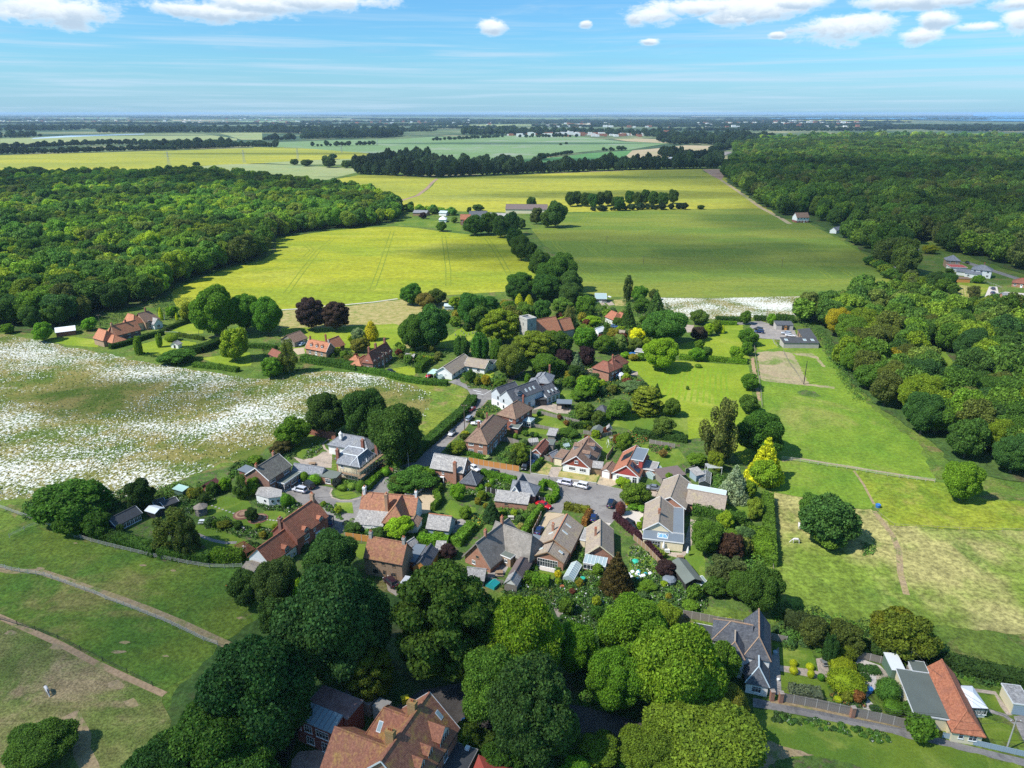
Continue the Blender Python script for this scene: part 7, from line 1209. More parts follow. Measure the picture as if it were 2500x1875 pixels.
for(r,p,wd,ht,tn,lb)in[('V2',[(960,1130),(1350,1225)],1.0,1.4,(.08,.19,.015),'low green hedge in front of the terrace end wall'),('V2',[(1300,1440),(1560,1500),(1770,1545)],2.0,1.9,(.09,.21,.015),'bright clipped hedge along the close behind the white estate car'),('V2',[(1990,1390),(2120,1260)],1.3,1.7,(.08,.18,.015),'clipped hedge beside the brick garage drive'),
 ('V8',[(1110,330),(1120,260),(1200,250),(1290,290),(1320,360),(1300,440),(1250,490),(1170,470)],1.6,1.9,(.12,.26,.015),'horseshoe shaped lime hedge round a small garden'),('V8',[(870,960),(940,820),(1020,690),(1110,590)],1.7,2.0,(.12,.25,.02),'long lime hedge beside the thatched cottage garden'),('V8',[(690,1250),(790,1150),(870,1060)],1.8,2.0,(.12,.24,.02),'lime hedge between thatch and bungalow'),('V8',[(850,1530),(1000,1560),(1220,1590)],3.0,2.0,(.12,.25,.015),'broad bright hedge below the bungalow lawn'),
 ('V8',[(1430,560),(1560,590),(1760,620)],1.8,1.8,(.17,.19,.02),'golden green hedge on the turning head'),('V8',[(1770,640),(1720,740),(1690,800)],1.6,1.8,(.26,.13,.03),'orange brown hedge beside the small blue cars'),('V9',[(220,690),(400,850),(560,990),(700,1130),(850,1290)],1.1,1.9,(.06,.022,.03),'long thin purple hedge beside the pale drive'),('V9',[(1270,620),(1500,650),(1750,740),(1980,760)],3.2,2.8,(.07,.16,.02),'thick tall hedge behind the bungalow terrace'),('V9',[(720,1100),(900,1240)],1.2,1.2,(.15,.2,.02),'low yellow green hedge by the terrace'),
 ('V7',[(1420,190),(1350,280),(1400,380),(1310,480)],1.5,2.0,(.1,.19,.015),'wavy clipped hedge round the gravel yard'),('V7',[(1120,900),(1350,920),(1520,930)],3.0,2.0,(.12,.27,.015),'vivid green hedge behind the brick cottage'),('V7',[(1620,960),(1720,840),(1830,720)],3.0,2.0,(.11,.23,.02),'diagonal bright hedge beside the slate garage'),('V7',[(430,200),(560,60),(700,-60)],1.5,1.7,(.11,.24,.015),'long lime hedge along the sloping lane'),
 ('V1',[(1860,1170),(2060,990)],1.8,1.6,(.12,.25,.015),'upper part of the lime lane hedge'),('V6',[(-250,1080),(0,1120),(200,1150),(420,1160)],3.2,2.4,(.07,.15,.02),'dark hedge along the rail fence'),('V6',[(440,1140),(640,1150),(860,1150)],3.4,2.6,(.13,.24,.015),'bright yellow green hedge at the garden foot'),('V5',[(950,1150),(1250,1230),(1550,1310),(1800,1400)],3.5,2.2,(.07,.15,.02),'long curved hedge behind the white rail fence'),
 ('R4',[(1650,1080),(1850,1100),(2100,1110),(2300,1130),(2560,1150)],3.0,1.9,(.14,.27,.015),'long clipped hedge across the big lawn'),('R5',[(40,570),(250,575),(400,580)],4,2.2,(.05,.12,.02),'field hedge below the daisy strip, left part'),('R5',[(560,560),(720,565)],4,2.2,(.06,.13,.02),'field hedge below the daisy strip, middle part'),('R5',[(850,575),(1090,590)],5,3.5,(.06,.13,.02),'field hedge behind the grey stable'),('R5',[(110,625),(320,625)],2,1.8,(.13,.26,.015),'short clipped lime hedge on the upper lawn'),
 ('R1',[(930,735),(1100,690),(1250,640),(1380,610)],2.5,2.2,(.05,.12,.015),'clipped double hedge in front of the brick farmhouse'),('R1',[(1390,585),(1500,540),(1600,505)],2.2,2,(.07,.13,.015),'hedge rising beside the two gabled house'),('R1',[(1500,625),(1720,660)],1.8,1.8,(.1,.17,.02),'low hedge beyond the playhouse'),('R1',[(1560,780),(1700,760),(1880,690)],4.5,3.2,(.045,.11,.015),'thick dark hedge beside the playhouse lawn'),('R1',[(1640,880),(1850,900),(2010,925)],3,1.8,(.1,.2,.02),'hedge bank at the daisy field rim'),
 ('R1',[(2070,720),(2212,725),(2330,740)],2.5,2,(.08,.18,.02),'hedge behind the golden topped tree'),('R2',[(560,1110),(800,1150),(1100,1190),(1300,1230)],5,2.4,(.07,.16,.02),'long rough hedge above the daisy field'),('R2',[(1300,1230),(1600,1290),(1900,1370),(2200,1420),(2500,1440)],3.5,1.8,(.08,.19,.02),'hedge bank by the farmhouse drive'),('R3',[(120,1280),(180,1200),(270,1150)],3,3,(.08,.17,.015),'big clipped hedge beside the mint carport'),('R3',[(890,1200),(970,1170)],2.2,2,(.06,.13,.02),'clipped hedge cube before the white garage'),
 ('V2',[(320,1260),(520,1070),(700,920),(900,740),(1060,600),(1160,480),(1180,420)],4.0,2.2,(.06,.14,.02),'rough hedge bank down the left of the lane'),('V3',[(1130,720),(1125,600)],1.8,2.2,(.1,.21,.02),'short lime hedge beside the walnut tree'),('V3',[(1480,880),(1700,930),(1900,950),(2200,990)],2.6,2.0,(.05,.11,.02),'dark shaded hedge below the big lawn'),('V3',[(620,810),(800,800),(900,790)],2,2,(.06,.12,.02),'dark hedge between two back gardens'),
 ('V10',[(110,400),(125,700),(140,950)],3.0,2.5,(.1,.19,.02),'boundary hedge between gardens and dry paddock'),('V10',[(20,700),(60,800),(80,900)],5.0,3,(.12,.22,.015),'bright shrub hedge inside the garden boundary'),('V15',[(560,420),(900,450),(1100,520),(1400,560),(1700,640),(2250,760)],4,2.2,(.05,.1,.02),'dark field hedge above the bottom right gardens'),('V10',[(560,1500),(250,1420)],5,2.5,(.06,.09,.025),'bramble hedge at the foot of the dry paddock'),
 ('V14',[(1090,855),(1250,880),(1430,900)],3,1.5,(.16,.2,.11),'white flowered hedge inside the lane fence'),('V12',[(1620,820),(1750,930),(1900,1000)],5,3,(.07,.12,.015),'evergreen hedge right of the dark yard')]:
 q36_(r,p,wd,ht,tn,lb,leaf=.34)

G=[DK,MD,(.08,.18,.02),(.1,.22,.02),(.06,.12,.03),(.12,.2,.03),(.05,.1,.02)]
FL=[(.5,.4,.03),(.6,.6,.55),(.4,.12,.1)]
for i,(r,p,n,h_,fl)in enumerate([('V6',[(240,640),(420,560),(620,600),(860,720),(1200,740),(1420,640),(1280,860),(1000,860),(800,840),(500,740),(330,700)],5000,.9,((.55,.5,.4),.04)),('V6',[(200,150),(520,40),(620,220),(540,280),(330,380),(220,500),(130,560),(-40,540),(-60,300)],5500,1.3,((.5,.5,.45),.02)),('V6',[(1000,390),(1400,330),(1640,400),(1500,520),(1180,480)],2500,.8,((.6,.6,.55),.04)),
 ('V6',[(900,940),(1270,960),(1560,940),(1640,1000),(1500,1200),(1100,1200),(860,1130)],5000,1.8,None),('V6',[(1560,1060),(1700,900),(1760,820),(1900,760),(1980,800),(1900,900)],3500,2.0,None),('V2',[(30,1460),(620,1340),(700,1480),(560,1640),(60,1650)],4000,1.4,None),('V2',[(820,1500),(1050,1510),(1220,1560),(1300,1460),(1760,1580),(1700,1800),(1300,1700),(900,1700)],6000,.9,((.6,.6,.5),.05)),
 ('V8',[(0,180),(330,180),(700,300),(500,370),(480,460),(360,440),(0,330)],5000,.9,((.6,.55,.35),.05)),('V8',[(540,560),(740,520),(1000,560),(1040,640),(900,780),(820,800),(640,720),(560,740)],5000,.7,((.5,.35,.2),.06)),('V8',[(160,640),(300,680),(560,720),(640,740),(380,740),(330,800),(200,900),(120,820)],3500,1.0,((.55,.4,.03),.12)),('V8',[(1530,1160),(1700,1020),(1760,1100),(1640,1320),(1500,1340)],2500,.8,None),
 ('V8',[(930,1320),(1060,1320),(1080,1480),(900,1500),(870,1420)],1500,.7,((.6,.5,.4),.04)),('V8',[(1280,1560),(1400,1420),(1640,1400),(1960,1430),(2212,1500),(2500,1640),(2400,1900),(1300,1900)],12000,.9,((.6,.6,.55),.03)),('V9',[(420,1100),(560,1060),(860,1300),(840,1500),(640,1560),(440,1400)],4000,.5,((.65,.6,.5),.08)),('V9',[(400,1500),(900,1480),(1350,1600),(1500,1800),(1300,2000),(400,1900)],9000,1.0,((.5,.5,.4),.03)),
 ('V9',[(1260,700),(2000,780),(2200,900),(2200,1500),(1500,1300),(1440,1100),(1300,900)],9000,1.8,None),('V9',[(1500,60),(1720,30),(1700,250),(1520,330)],2500,.9,None),('V3',[(560,900),(740,880),(700,1060),(560,1120),(420,1040)],3000,.7,((.5,.6,.5),.04)),('V3',[(1180,900),(1480,860),(1700,960),(1680,1010),(1440,1020),(1220,1120)],4000,1.4,((.4,.12,.03),.1)),('V3',[(460,150),(760,140),(960,200),(900,420),(700,400),(700,300),(470,270)],5000,1.4,None),
 ('V3',[(960,140),(1500,130),(1700,300),(1500,420),(1260,330),(1000,480),(960,300)],9000,1.7,((.5,.35,.03),.05)),('V3',[(620,560),(1080,620),(1100,720),(900,790),(600,780),(480,700),(600,690)],4500,.9,None),('V3',[(1660,1060),(1840,1000),(2000,1080),(1900,1180),(1760,1150)],1500,.6,((.4,.15,.1),.1)),('V7',[(1240,650),(1560,760),(1560,930),(1100,860),(1060,800)],3500,.9,None),('V7',[(100,640),(300,800),(640,860),(660,760),(440,700),(330,640)],3500,1.1,((.6,.6,.55),.04)),
 ('V1',[(0,900),(240,780),(380,760),(330,880),(100,1010),(0,1060)],4000,1.0,None),('V1',[(560,650),(700,520),(850,620),(860,760),(800,800),(700,700)],3000,1.1,None),('V1',[(1380,1060),(1760,1060),(1900,1180),(1700,1210),(1420,1190)],2500,1.0,None),('V1',[(1900,860),(2200,760),(2400,900),(2212,1000),(2000,980)],3000,1.0,None),('V1',[(1230,1360),(1480,1410),(1530,1600),(1440,1580),(1260,1420)],1500,.7,None),('V1',[(1130,560),(1260,580),(1250,660),(1100,760),(1000,780),(1040,700)],1500,.5,((.6,.6,.55),.08)),
 ('V2',[(1340,480),(1420,460),(1560,520),(1540,600),(1330,600),(1220,660),(1230,580)],2500,.6,((.5,.4,.05),.06)),('V2',[(860,1060),(1000,960),(1090,960),(1090,1130),(950,1140),(820,1130)],2200,1.0,None),('V2',[(1460,1180),(1700,1060),(1980,1000),(1960,1230),(1830,1330),(1500,1250)],4500,1.2,None),('V2',[(1440,100),(1680,60),(1660,250),(1450,290)],3000,1.6,None),('R3',[(680,1300),(900,1280),(1140,1360),(1340,1480),(1130,1520),(800,1470)],4500,1.3,((.4,.3,.04),.06)),
 ('R3',[(0,990),(200,960),(560,1000),(460,1060),(340,1140),(200,1140),(0,1180)],4000,1.2,None),('R3',[(1640,1380),(1900,1400),(2212,1330),(2212,1440),(2000,1480),(1600,1480)],2500,1.2,((.6,.6,.6),.04)),('R3',[(480,280),(760,320),(700,700),(560,640)],4500,2.4,None),('R3',[(980,560),(1500,480),(1720,520),(1720,660),(1000,800)],6000,2.5,None),('R4',[(0,250),(520,300),(700,440),(1000,620),(1200,600),(1240,900),(900,960),(500,960),(0,700)],16000,2.6,None),
 ('R4',[(880,300),(1500,330),(1560,620),(1200,600),(900,420)],6000,2.2,None),('R4',[(0,1080),(460,1150),(480,1300),(900,1330),(1050,1360),(1300,1500),(1200,1600),(600,1400),(0,1400)],9000,1.8,((.5,.35,.03),.05)),('R1',[(1160,760),(1480,800),(1640,860),(1500,830),(1200,790)],1800,1.2,None),('R1',[(930,440),(1130,430),(1100,500),(830,560),(640,590),(540,630),(560,560)],4000,1.4,None),('R1',[(1240,330),(1620,300),(1640,500),(1380,500)],5000,1.8,((.5,.4,.04),.08)),
 ('R2',[(940,1060),(1200,960),(1260,1180),(1360,1200),(1000,1180)],3000,1.1,None),('R2',[(0,900),(330,860),(430,1040),(500,1100),(600,1260),(0,1330)],5000,1.5,None),('R2',[(1780,900),(2100,1020),(2300,1150),(2160,1230),(1900,1180),(1760,1100)],3500,1.0,None),('V13',[(0,0),(420,20),(900,40),(1500,60),(1700,200),(1480,230),(1200,60),(800,220),(500,230),(60,180)],9000,.9,((.6,.6,.6),.03)),('V14',[(870,150),(1060,120),(1600,300),(2100,380),(2060,460),(1800,420),(1340,400),(1060,340)],7000,1.6,None),
 ('V14',[(1540,760),(1900,860),(1880,1020),(1540,940)],2500,.9,((.4,.15,.05),.1)),('V13',[(720,580),(860,640),(850,980),(1230,1160),(1210,1090),(700,990),(640,800)],5000,1.8,None),('V5',[(0,700),(200,680),(480,1050),(0,900)],3000,1.4,None),('V5',[(1280,560),(1760,560),(2100,430),(2212,520),(1900,700),(1560,760),(1330,780),(1000,900)],5000,1.4,None),('R5',[(1080,520),(1200,650),(1500,900),(1600,1150),(1850,1550),(1950,1659),(2100,1659),(1600,800),(1300,560)],9000,2.0,None),
 ('V13',[(40,1330),(480,1250),(700,1290),(1000,1420),(1250,1400),(1300,1520),(0,1520)],8000,1.6,None),('V14',[(890,1040),(1300,1130),(1800,1230),(2212,1310),(2212,1420),(1500,1260),(880,1140)],9000,.6,((.5,.5,.45),.02)),('V15',[(1300,560),(1750,640),(2212,720),(2212,800),(1800,760),(1500,700)],3000,.9,None),('V10',[(150,1250),(560,1300),(760,1420),(1060,1420),(1060,1640),(560,1640),(200,1500)],6000,1.4,None),('V13',[(480,230),(860,220),(840,420),(780,560),(700,330),(520,300)],5000,.9,((.6,.6,.55),.05)),('V13',[(480,300),(520,300),(500,480),(440,500),(440,420)],900,.8,None),('V10',[(880,760),(960,760),(1000,840),(900,860)],700,.8,None)]):
 q14_('undergrowth',r,p,n,h_,G,'mixed low garden planting and scrub',seed=i,flowers=fl,size=.3 if r!='R4' else .38)
SPRL=[('R4',[(0,250),(520,300),(700,440),(1000,620),(1200,600),(1240,900),(900,960),(500,960),(0,700)],8.5,1.6,3.6,1),('R4',[(0,1080),(460,1150),(480,1300),(900,1330),(1300,1500),(1000,1640),(0,1500)],6,1.2,2.8,2),('R3',[(500,300),(760,320),(1700,480),(1700,640),(1000,800),(560,700)],9,2,4,3),('V3',[(640,740),(1100,700),(1180,900),(1000,960),(480,1040),(460,860)],5,.8,1.8,4),('V3',[(700,180),(1400,200),(1400,500),(1000,500)],7,1.2,2.6,5),('V8',[(0,200),(400,190),(480,460),(330,700),(0,800)],5,.8,2,6),('V8',[(560,560),(1000,560),(850,900),(640,760)],4.5,.7,1.5,7),('V8',[(1300,1560),(1640,1400),(2212,1500),(2200,1700),(1300,1750)],4.5,.7,1.6,8),('V9',[(420,1500),(1350,1600),(1500,1800),(300,1850)],5,.8,2,9),('V9',[(1280,640),(2200,800),(2200,1450),(1500,1250)],6,1,2.8,10),('V6',[(240,640),(860,720),(1420,640),(1280,860),(800,840),(500,740)],4.5,.7,1.6,11),('V6',[(-60,300),(200,150),(620,160),(540,280),(130,560)],5,1,2.2,12),('V7',[(1100,620),(1560,760),(1560,930),(1100,860)],4.5,.8,1.7,13),('R2',[(940,1060),(1260,960),(1360,1200),(1000,1180)],6,1,2.2,14),('R2',[(1780,900),(2300,1150),(2160,1230),(1760,1100)],6,1,2.4,15),('R3',[(0,990),(560,1000),(340,1140),(0,1180)],6,1,2.4,16),('V2',[(1460,1180),(1980,1000),(1960,1230),(1500,1250)],5,.8,1.8,17)]

rng=np.random.default_rng(4);MP=[U(*p)for p in[(-300,800),(0,818),(150,848),(330,883),(480,908),(640,930),(800,910),(960,930),(1050,960),(1040,1030),(940,1072),(840,1030),(730,1036),(640,1095),(540,1128),(420,1175),(240,1225),(0,1215),(-300,1230)]]
cen=q24_(MP,1.15,3);from mathutils import noise as mn
keep=np.array([mn.fractal(Vector((x*.03,y*.045,5.3)),.9,2.1,4)+.55*mn.noise(Vector((x*.33,y*.6,2.2)))for x,y in cen])-sum(2.2*kk*np.clip(1.25-np.hypot((cen[:,0]-gx)/ga,(cen[:,1]-gy)/gb),0,1)for gx,gy,ga,gb,kk in GAPS)>-.05;cen=cen[keep];k=np.repeat(np.arange(len(cen)),2);pos=np.column_stack([cen[k]+rng.normal(0,.5,(len(k),2)),.35+.25*rng.random(len(k))])
me=q25_('daisies',q11_(pos,np.tile([0,-.3,1.0],(len(k),1)),.3,rng,.5),'white_flower');tag(link('daisy_heads',me),'white daisy heads in loose drifts over the meadow',None,None,'stuff')
cen=q24_(MP,1.3,8);pos=np.column_stack([cen+rng.normal(0,.3,cen.shape),.25+.2*rng.random(len(cen))]);tag(link('meadow_grass',q25_('tall_grass',q11_(pos,np.tile([0,-.2,1.0],(len(cen),1)),.45,rng,.45),'grass_tuft')),'tussocks of tall meadow grass',None,None,'stuff')

def crowns(kind):return[o for o in bpy.data.objects if o.name.startswith('crown')and o.data in PROTO[kind]]
LWP=[U(*p)for p in[(-420,840),(0,812),(120,812),(190,792),(300,755),(350,738),(405,728),(428,700),(520,665),(600,646),(655,618),(668,582),(740,569),(822,560),(961,545),(985,522),(960,505),(900,480),(750,462),(640,448),(560,436),(400,436),(230,437),(0,440),(-420,445)]]
g=q24_(LWP,9.8,21);rng=np.random.default_rng(8);sz=4.2+6.2*rng.random(len(g))**1.2;ht=(4.5+sz*.75)*rng.uniform(.8,1.15,len(g))
o1=np.argsort(np.hypot(g[:,0],g[:,1]));near=list(o1[:80]);far=list(o1[80:])
def where(x,y,marks):
 p=min(marks,key=lambda m_:(m_[1].x-x)**2+(m_[1].y-y)**2);dx,dy=x-p[1].x,y-p[1].y;dd=sqrt(dx*dx+dy*dy)
 return('beside' if dd<9 else('just ' if dd<22 else 'well ')+('left of' if dx<0 else 'right of')if abs(dx)>abs(dy)else('just ' if dd<22 else 'well ')+('behind' if dy>0 else 'before'))+' '+p[0]
for s_ in SPRL:q33_(*s_)
USED=set();LM=[('the white roofed outbuilding',W('R1',550,590)),('the brick farmhouse',W('R1',1080,520)),('the clipped lawn tree',W('R1',355,600)),('the yellow field corner',U(425,705)),('the two gabled house',W('R1',1280,400)),('the small edge bush',W('R1',60,560)),('the yellow field bend',U(650,625)),('the step in the wood edge',U(675,580)),('the daisy field top corner',U(30,800)),('the wood tip near the farm',U(975,530)),('the telegraph pole',W('R1',850,480))]
tones=[(DK,'dark green'),(MD,'mid green'),(LT,'fresh green'),((.15,.24,.02),'lime green'),(OL,'olive green'),((.045,.12,.03),'blue green')]
for i,j in enumerate(near):
 tn,wd_=tones[(i*7+i//3)%6];a,b=sz[j],ht[j]*.75;lb='%s %s tree of the left wood, %s'%('broad' if a>6.9 else 'medium' if a>5.7 else 'slim',wd_,where(g[j,0],g[j,1],LM))
 if lb in USED or len(lb.split())>16 or len(USED)>44:far.append(j);continue
 USED.add(lb);q8_('m35',g[j,0],g[j,1],a,b,tn,lb)
far=np.array(far)

src=[]
for i,(x,y)in enumerate([q('B1',1430,640),q('B1',1560,640),q('B1',1700,650)]):
 p=U(x,y);tr_=q8_('wood',p.x,p.y,8,8,DK,['ragged dark tree on the back edge of the left wood','domed dark tree on the back edge of the left wood','tall dark tree on the back edge of the left wood'][i]);src.append(tr_.children[0])
for k in range(3):src[k].data=PROTO['wood'][k]
MORE=[o for o in bpy.data.objects if o.name.startswith('crown')and o.data in PROTO['m35']];MORE=[next(o for o in MORE if o.data==m_)for m_ in PROTO['m35'][:3]]
def scl(a,b):return np.column_stack([a,a*.97,b])
q23_('left_wood',g[far],scl(sz[far],ht[far]*.8),(src+MORE,'m15'),5,'mass of broadleaf trees of the left wood',1.1)
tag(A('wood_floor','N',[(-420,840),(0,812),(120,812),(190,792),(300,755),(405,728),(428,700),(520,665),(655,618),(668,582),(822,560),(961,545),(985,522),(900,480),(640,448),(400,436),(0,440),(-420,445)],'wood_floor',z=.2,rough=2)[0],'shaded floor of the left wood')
RWP=[U(*p)for p in[(1775,445),(1800,455),(1856,500),(1905,532),(1985,545),(2040,574),(2125,618),(2190,668),(2215,690),(2190,600),(2270,585),(2300,615),(2400,640),(2500,670),(2620,700),(3400,760),(3000,420),(2800,352),(2200,345),(1900,352),(1790,362),(1800,385),(1775,412),(1765,425)]]
g=q24_(RWP,12.5,31);rng=np.random.default_rng(9);dist=np.hypot(g[:,0],g[:,1]);ok=dist<3600;g=g[ok];dist=dist[ok];sz=5.5+6*rng.random(len(g))**1.2;ht=(5+sz*.7)*rng.uniform(.75,1.15,len(g))
hole=[q('B4',x,y)for x,y in((350,1010),(350,1040),(860,1070),(655,1110),(1250,1265),(1620,1360),(1660,1420),(860,1090),(340,1060),(1620,1395),(655,1140),(860,1130))]
hp=np.array([U(*p)[:2]for p in hole]);dm=np.min(np.hypot(g[:,None,0]-hp[None,:,0],g[:,None,1]-hp[None,:,1]),1);okk=dm>17;g=g[okk];sz=sz[okk];ht=ht[okk];dist=dist[okk]
o2=np.argsort(dist);nr=o2[:0];q23_('right_wood',g,scl(sz,ht*.95),(src+MORE,'m16'),6,'great dark wood covering the right side',1.05)
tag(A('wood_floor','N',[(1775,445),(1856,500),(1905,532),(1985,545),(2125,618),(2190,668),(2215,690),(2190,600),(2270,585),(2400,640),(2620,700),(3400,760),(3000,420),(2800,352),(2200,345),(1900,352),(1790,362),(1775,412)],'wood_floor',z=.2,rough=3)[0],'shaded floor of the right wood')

NWP=[U(*p)for p in[(1950,785),(1975,768),(2040,752),(2110,742),(2210,745),(2290,778),(2380,805),(2440,812),(2520,820),(2700,900),(2700,1180),(2500,1178),(2400,1160),(2330,1140),(2290,1095),(2230,1050),(2150,1000),(2100,960),(2075,930),(2045,880),(2020,835),(1990,800)]]
CLR=[U(*p)for p in[(2210,860),(2300,850),(2330,890),(2345,930),(2290,950),(2255,905)]]
g=q24_(NWP,8.4,41);g=g[~q34_(g,CLR)];rng=np.random.default_rng(19);o3=np.argsort(g[:,1]);rows=np.array_split(o3,9);n_=0;far_i=[];LC=[('the stables',W('R5',1300,760)),('the grassy clearing',U(2275,890)),('the striped mown lawn',W('R6',1500,400)),('the lone round paddock tree',W('V10',1720,330)),('the daisy strip',U(1950,750)),('the paddock fence end',W('V10',1480,250)),('the bare stable paddock',W('R5',1600,1150)),('the grey roofed bungalow',W('R6',2060,480)),('the green crop corner',W('R6',430,400)),('the paddock bend',U(2060,930)),('the far right paddock corner',U(2480,1175))]
for ri,row in enumerate(rows):
 row=row[np.argsort(g[row,0])]
 for i,j in enumerate(row):
  a=rng.uniform(4.8,7.6);b=a*rng.uniform(.85,1.25)
  px=CX+FP*g[j,0]/depth(Vector((g[j,0],g[j,1],8)))
  if px>2560 or n_>=90:far_i.append((g[j,0],g[j,1],a,b));continue
  tn,wd_=(tones+[((.28,.27,.02),'golden')]*(ri>2))[int(rng.integers(0,6+(rng.random()<.1)*(ri>2)))];lb='%s %s tree of the right hand copse, %s'%('broad' if a>6.8 else 'medium' if a>5.8 else 'slim',wd_,where(g[j,0],g[j,1],LC))
  if lb in USED or len(lb.split())>16:far_i.append((g[j,0],g[j,1],a,b));continue
  USED.add(lb);n_+=1;q8_('m35' if(i+ri)%3 else 'big',g[j,0],g[j,1],a,b,tn,lb)
if far_i:F_=np.array(far_i);q23_('copse_mass',F_[:,:2],scl(F_[:,2],F_[:,3]),(src+MORE,'m16'),7,'other closely packed trees of the right hand copse',1.15)
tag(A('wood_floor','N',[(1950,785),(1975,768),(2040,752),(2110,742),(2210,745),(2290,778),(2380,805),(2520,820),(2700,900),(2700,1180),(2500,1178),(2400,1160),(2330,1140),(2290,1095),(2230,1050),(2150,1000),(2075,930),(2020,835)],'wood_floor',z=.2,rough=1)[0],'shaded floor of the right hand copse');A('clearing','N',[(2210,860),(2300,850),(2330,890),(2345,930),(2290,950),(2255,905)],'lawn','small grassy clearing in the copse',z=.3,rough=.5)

def q37_(name,r,pts,rows_,sp,a,seed,label,hs=1.0,mat='m17',y_=9.0):
 P=[W(r,*p)for p in pts];rg=np.random.default_rng(seed);out=[]
 for i in range(len(P)-1):
  L=(P[i+1]-P[i]).length
  for k in range(int(L/sp)+1):
   for j in range(rows_):c=P[i].lerp(P[i+1],min(1,(k+rg.random()*.7)*sp/L));out.append((c.x+rg.normal(0,sp*.2),c.y+j*y_+rg.normal(0,2)))
 out=np.array(out);s=a*rg.uniform(.6,1.25,len(out));q23_(name,out,scl(s,s*hs*rg.uniform(.8,1.2,len(out))),(src,mat),seed,label,1.0)
q37_('tree_belt','B2',[(860,640),(1200,655),(1560,668),(2212,640),(2700,622),(3130,606),(3400,600),(3900,592)],3,9,7.5,51,'long dark shelter belt behind the far yellow field',1.6)
q37_('tree_belt','B2',[(870,600),(1050,600),(1500,595),(1650,600)],3,12,8,52,'deeper part of the shelter belt',1.3,y_=22);q37_('tree_belt','B2',[(1080,535),(1300,545),(1540,560)],3,12,8,53,'brownish conifer copse behind the belt',1.7,y_=14);q37_('tree_belt','B2',[(1660,570),(1900,565),(2212,560)],2,13,9,54,'dark copse right of the conifers',1.1,y_=16);q37_('tree_belt','B2',[(900,545),(1070,525)],2,11,8,55,'hedge trees running to the conifer copse',1)
q37_('tree_belt','B1',[(-300,470),(0,470),(180,470),(520,465),(650,460),(1000,445),(1400,436),(1900,418),(2200,405)],2,13,9,56,'long hedgerow above the far yellow field',.9,y_=22);q37_('tree_belt','B1',[(-300,425),(0,422),(300,418),(640,400),(900,392),(1050,390),(1500,400),(1800,398)],2,14,9,57,'second hedgerow above the yellow field',.9,y_=25);q37_('tree_belt','B1',[(1200,435),(1900,412)],3,14,10,58,'thick end of the far hedgerow',1.1,y_=30)
q37_('tree_belt','B1',[(-300,335),(0,335),(240,330)],3,20,13,59,'dark copse on the far left plain',1,y_=40);q37_('tree_belt','B1',[(0,278),(290,275),(600,272)],3,24,14,60,'distant belt on the far left plain',1,y_=60);q37_('tree_belt','B1',[(830,292),(1100,292),(1350,292),(1560,290)],4,22,15,61,'distant wood above the grey green field',1,y_=60);q37_('tree_belt','B1',[(1640,292),(1900,290),(2300,290),(2600,300)],4,22,15,62,'distant wood toward the centre',1,y_=60)
q37_('tree_belt','B2',[(370,345),(700,340),(1000,335),(1200,325)],5,20,14,63,'wide distant wood above the blue green slope',1,y_=55);q37_('tree_belt','B2',[(0,285),(330,285),(700,290),(1200,290)],4,26,16,64,'far wood line',1,y_=90);q37_('tree_belt','B2',[(490,408),(700,405),(800,400),(900,398),(1030,395)],1,14,8,65,'broken hedge across the blue green slope',.9);q37_('tree_belt','B2',[(0,405),(200,415)],1,13,9,66,'short hedge left on the slope');q37_('tree_belt','B2',[(80,355),(200,355),(340,352)],2,15,11,67,'copse at the slope foot')
q37_('tree_belt','B2',[(1500,358),(1800,345),(2100,328)],1,15,8,68,'thin hedge on the distant ridge',.8);q37_('tree_belt','B2',[(1750,310),(2212,312),(2500,312)],4,24,15,69,'wood before the distant village',1,y_=60);q37_('tree_belt','B3',[(100,332),(350,330),(600,328)],1,14,8,70,'hedge below the distant village',.9);q37_('tree_belt','B3',[(0,305),(300,300),(640,305),(1000,315),(1300,325)],3,26,14,71,'trees among the distant village houses',1,y_=90)
q37_('tree_belt','B3',[(1350,385),(1500,392),(1600,385),(1900,400),(2250,400)],4,18,12,72,'copse beyond the tan field',1,y_=60);q37_('tree_belt','B3',[(1300,345),(1600,350),(1900,355),(2300,360)],5,22,14,73,'distant woodland right of the village',1,y_=90);q37_('tree_belt','B3',[(1300,500),(1380,505),(1470,500)],2,14,10,74,'trees around the factory',1.2);q37_('tree_belt','B3',[(1490,505),(1620,515),(1760,520),(1790,560)],3,13,9,75,'trees right of the factory',1.1,y_=20);q37_('tree_belt','B3',[(1710,470),(1790,440),(1880,425)],2,14,9,76,'trees beside the far main road',1)
q37_('tree_belt','B3',[(800,445),(880,440),(990,435)],1,13,7,77,'small hedge on the slope',.8);q37_('tree_belt','B3',[(330,500),(480,475),(560,468)],1,12,6,78,'hedge along the wedge field',.8);q37_('tree_belt','B3',[(700,955),(900,948),(1100,942),(1300,940),(1480,938)],2,8,3.5,79,'undergrowth below the tall tree row',.9,y_=5)
q37_('tree_belt','B4',[(-50,380),(150,385),(400,370),(700,350),(1000,340)],4,22,13,80,'paler wood edge beyond the great wood',.9,'m15',50);q37_('tree_belt','B4',[(1000,345),(1500,345),(2212,355),(2700,365)],5,24,13,81,'sunlit far side of the great wood',.9,'m15',60);q37_('tree_belt','R6',[(430,430),(600,420),(800,400),(1000,420),(1250,440)],2,9,4,82,'scrub below the right hand houses',.9,'m15',8);q37_('tree_belt','R6',[(200,60),(330,160),(470,260),(600,300),(760,290),(900,330)],2,8,4,83,'scrub along the green crop corner',.8,'m15',5)
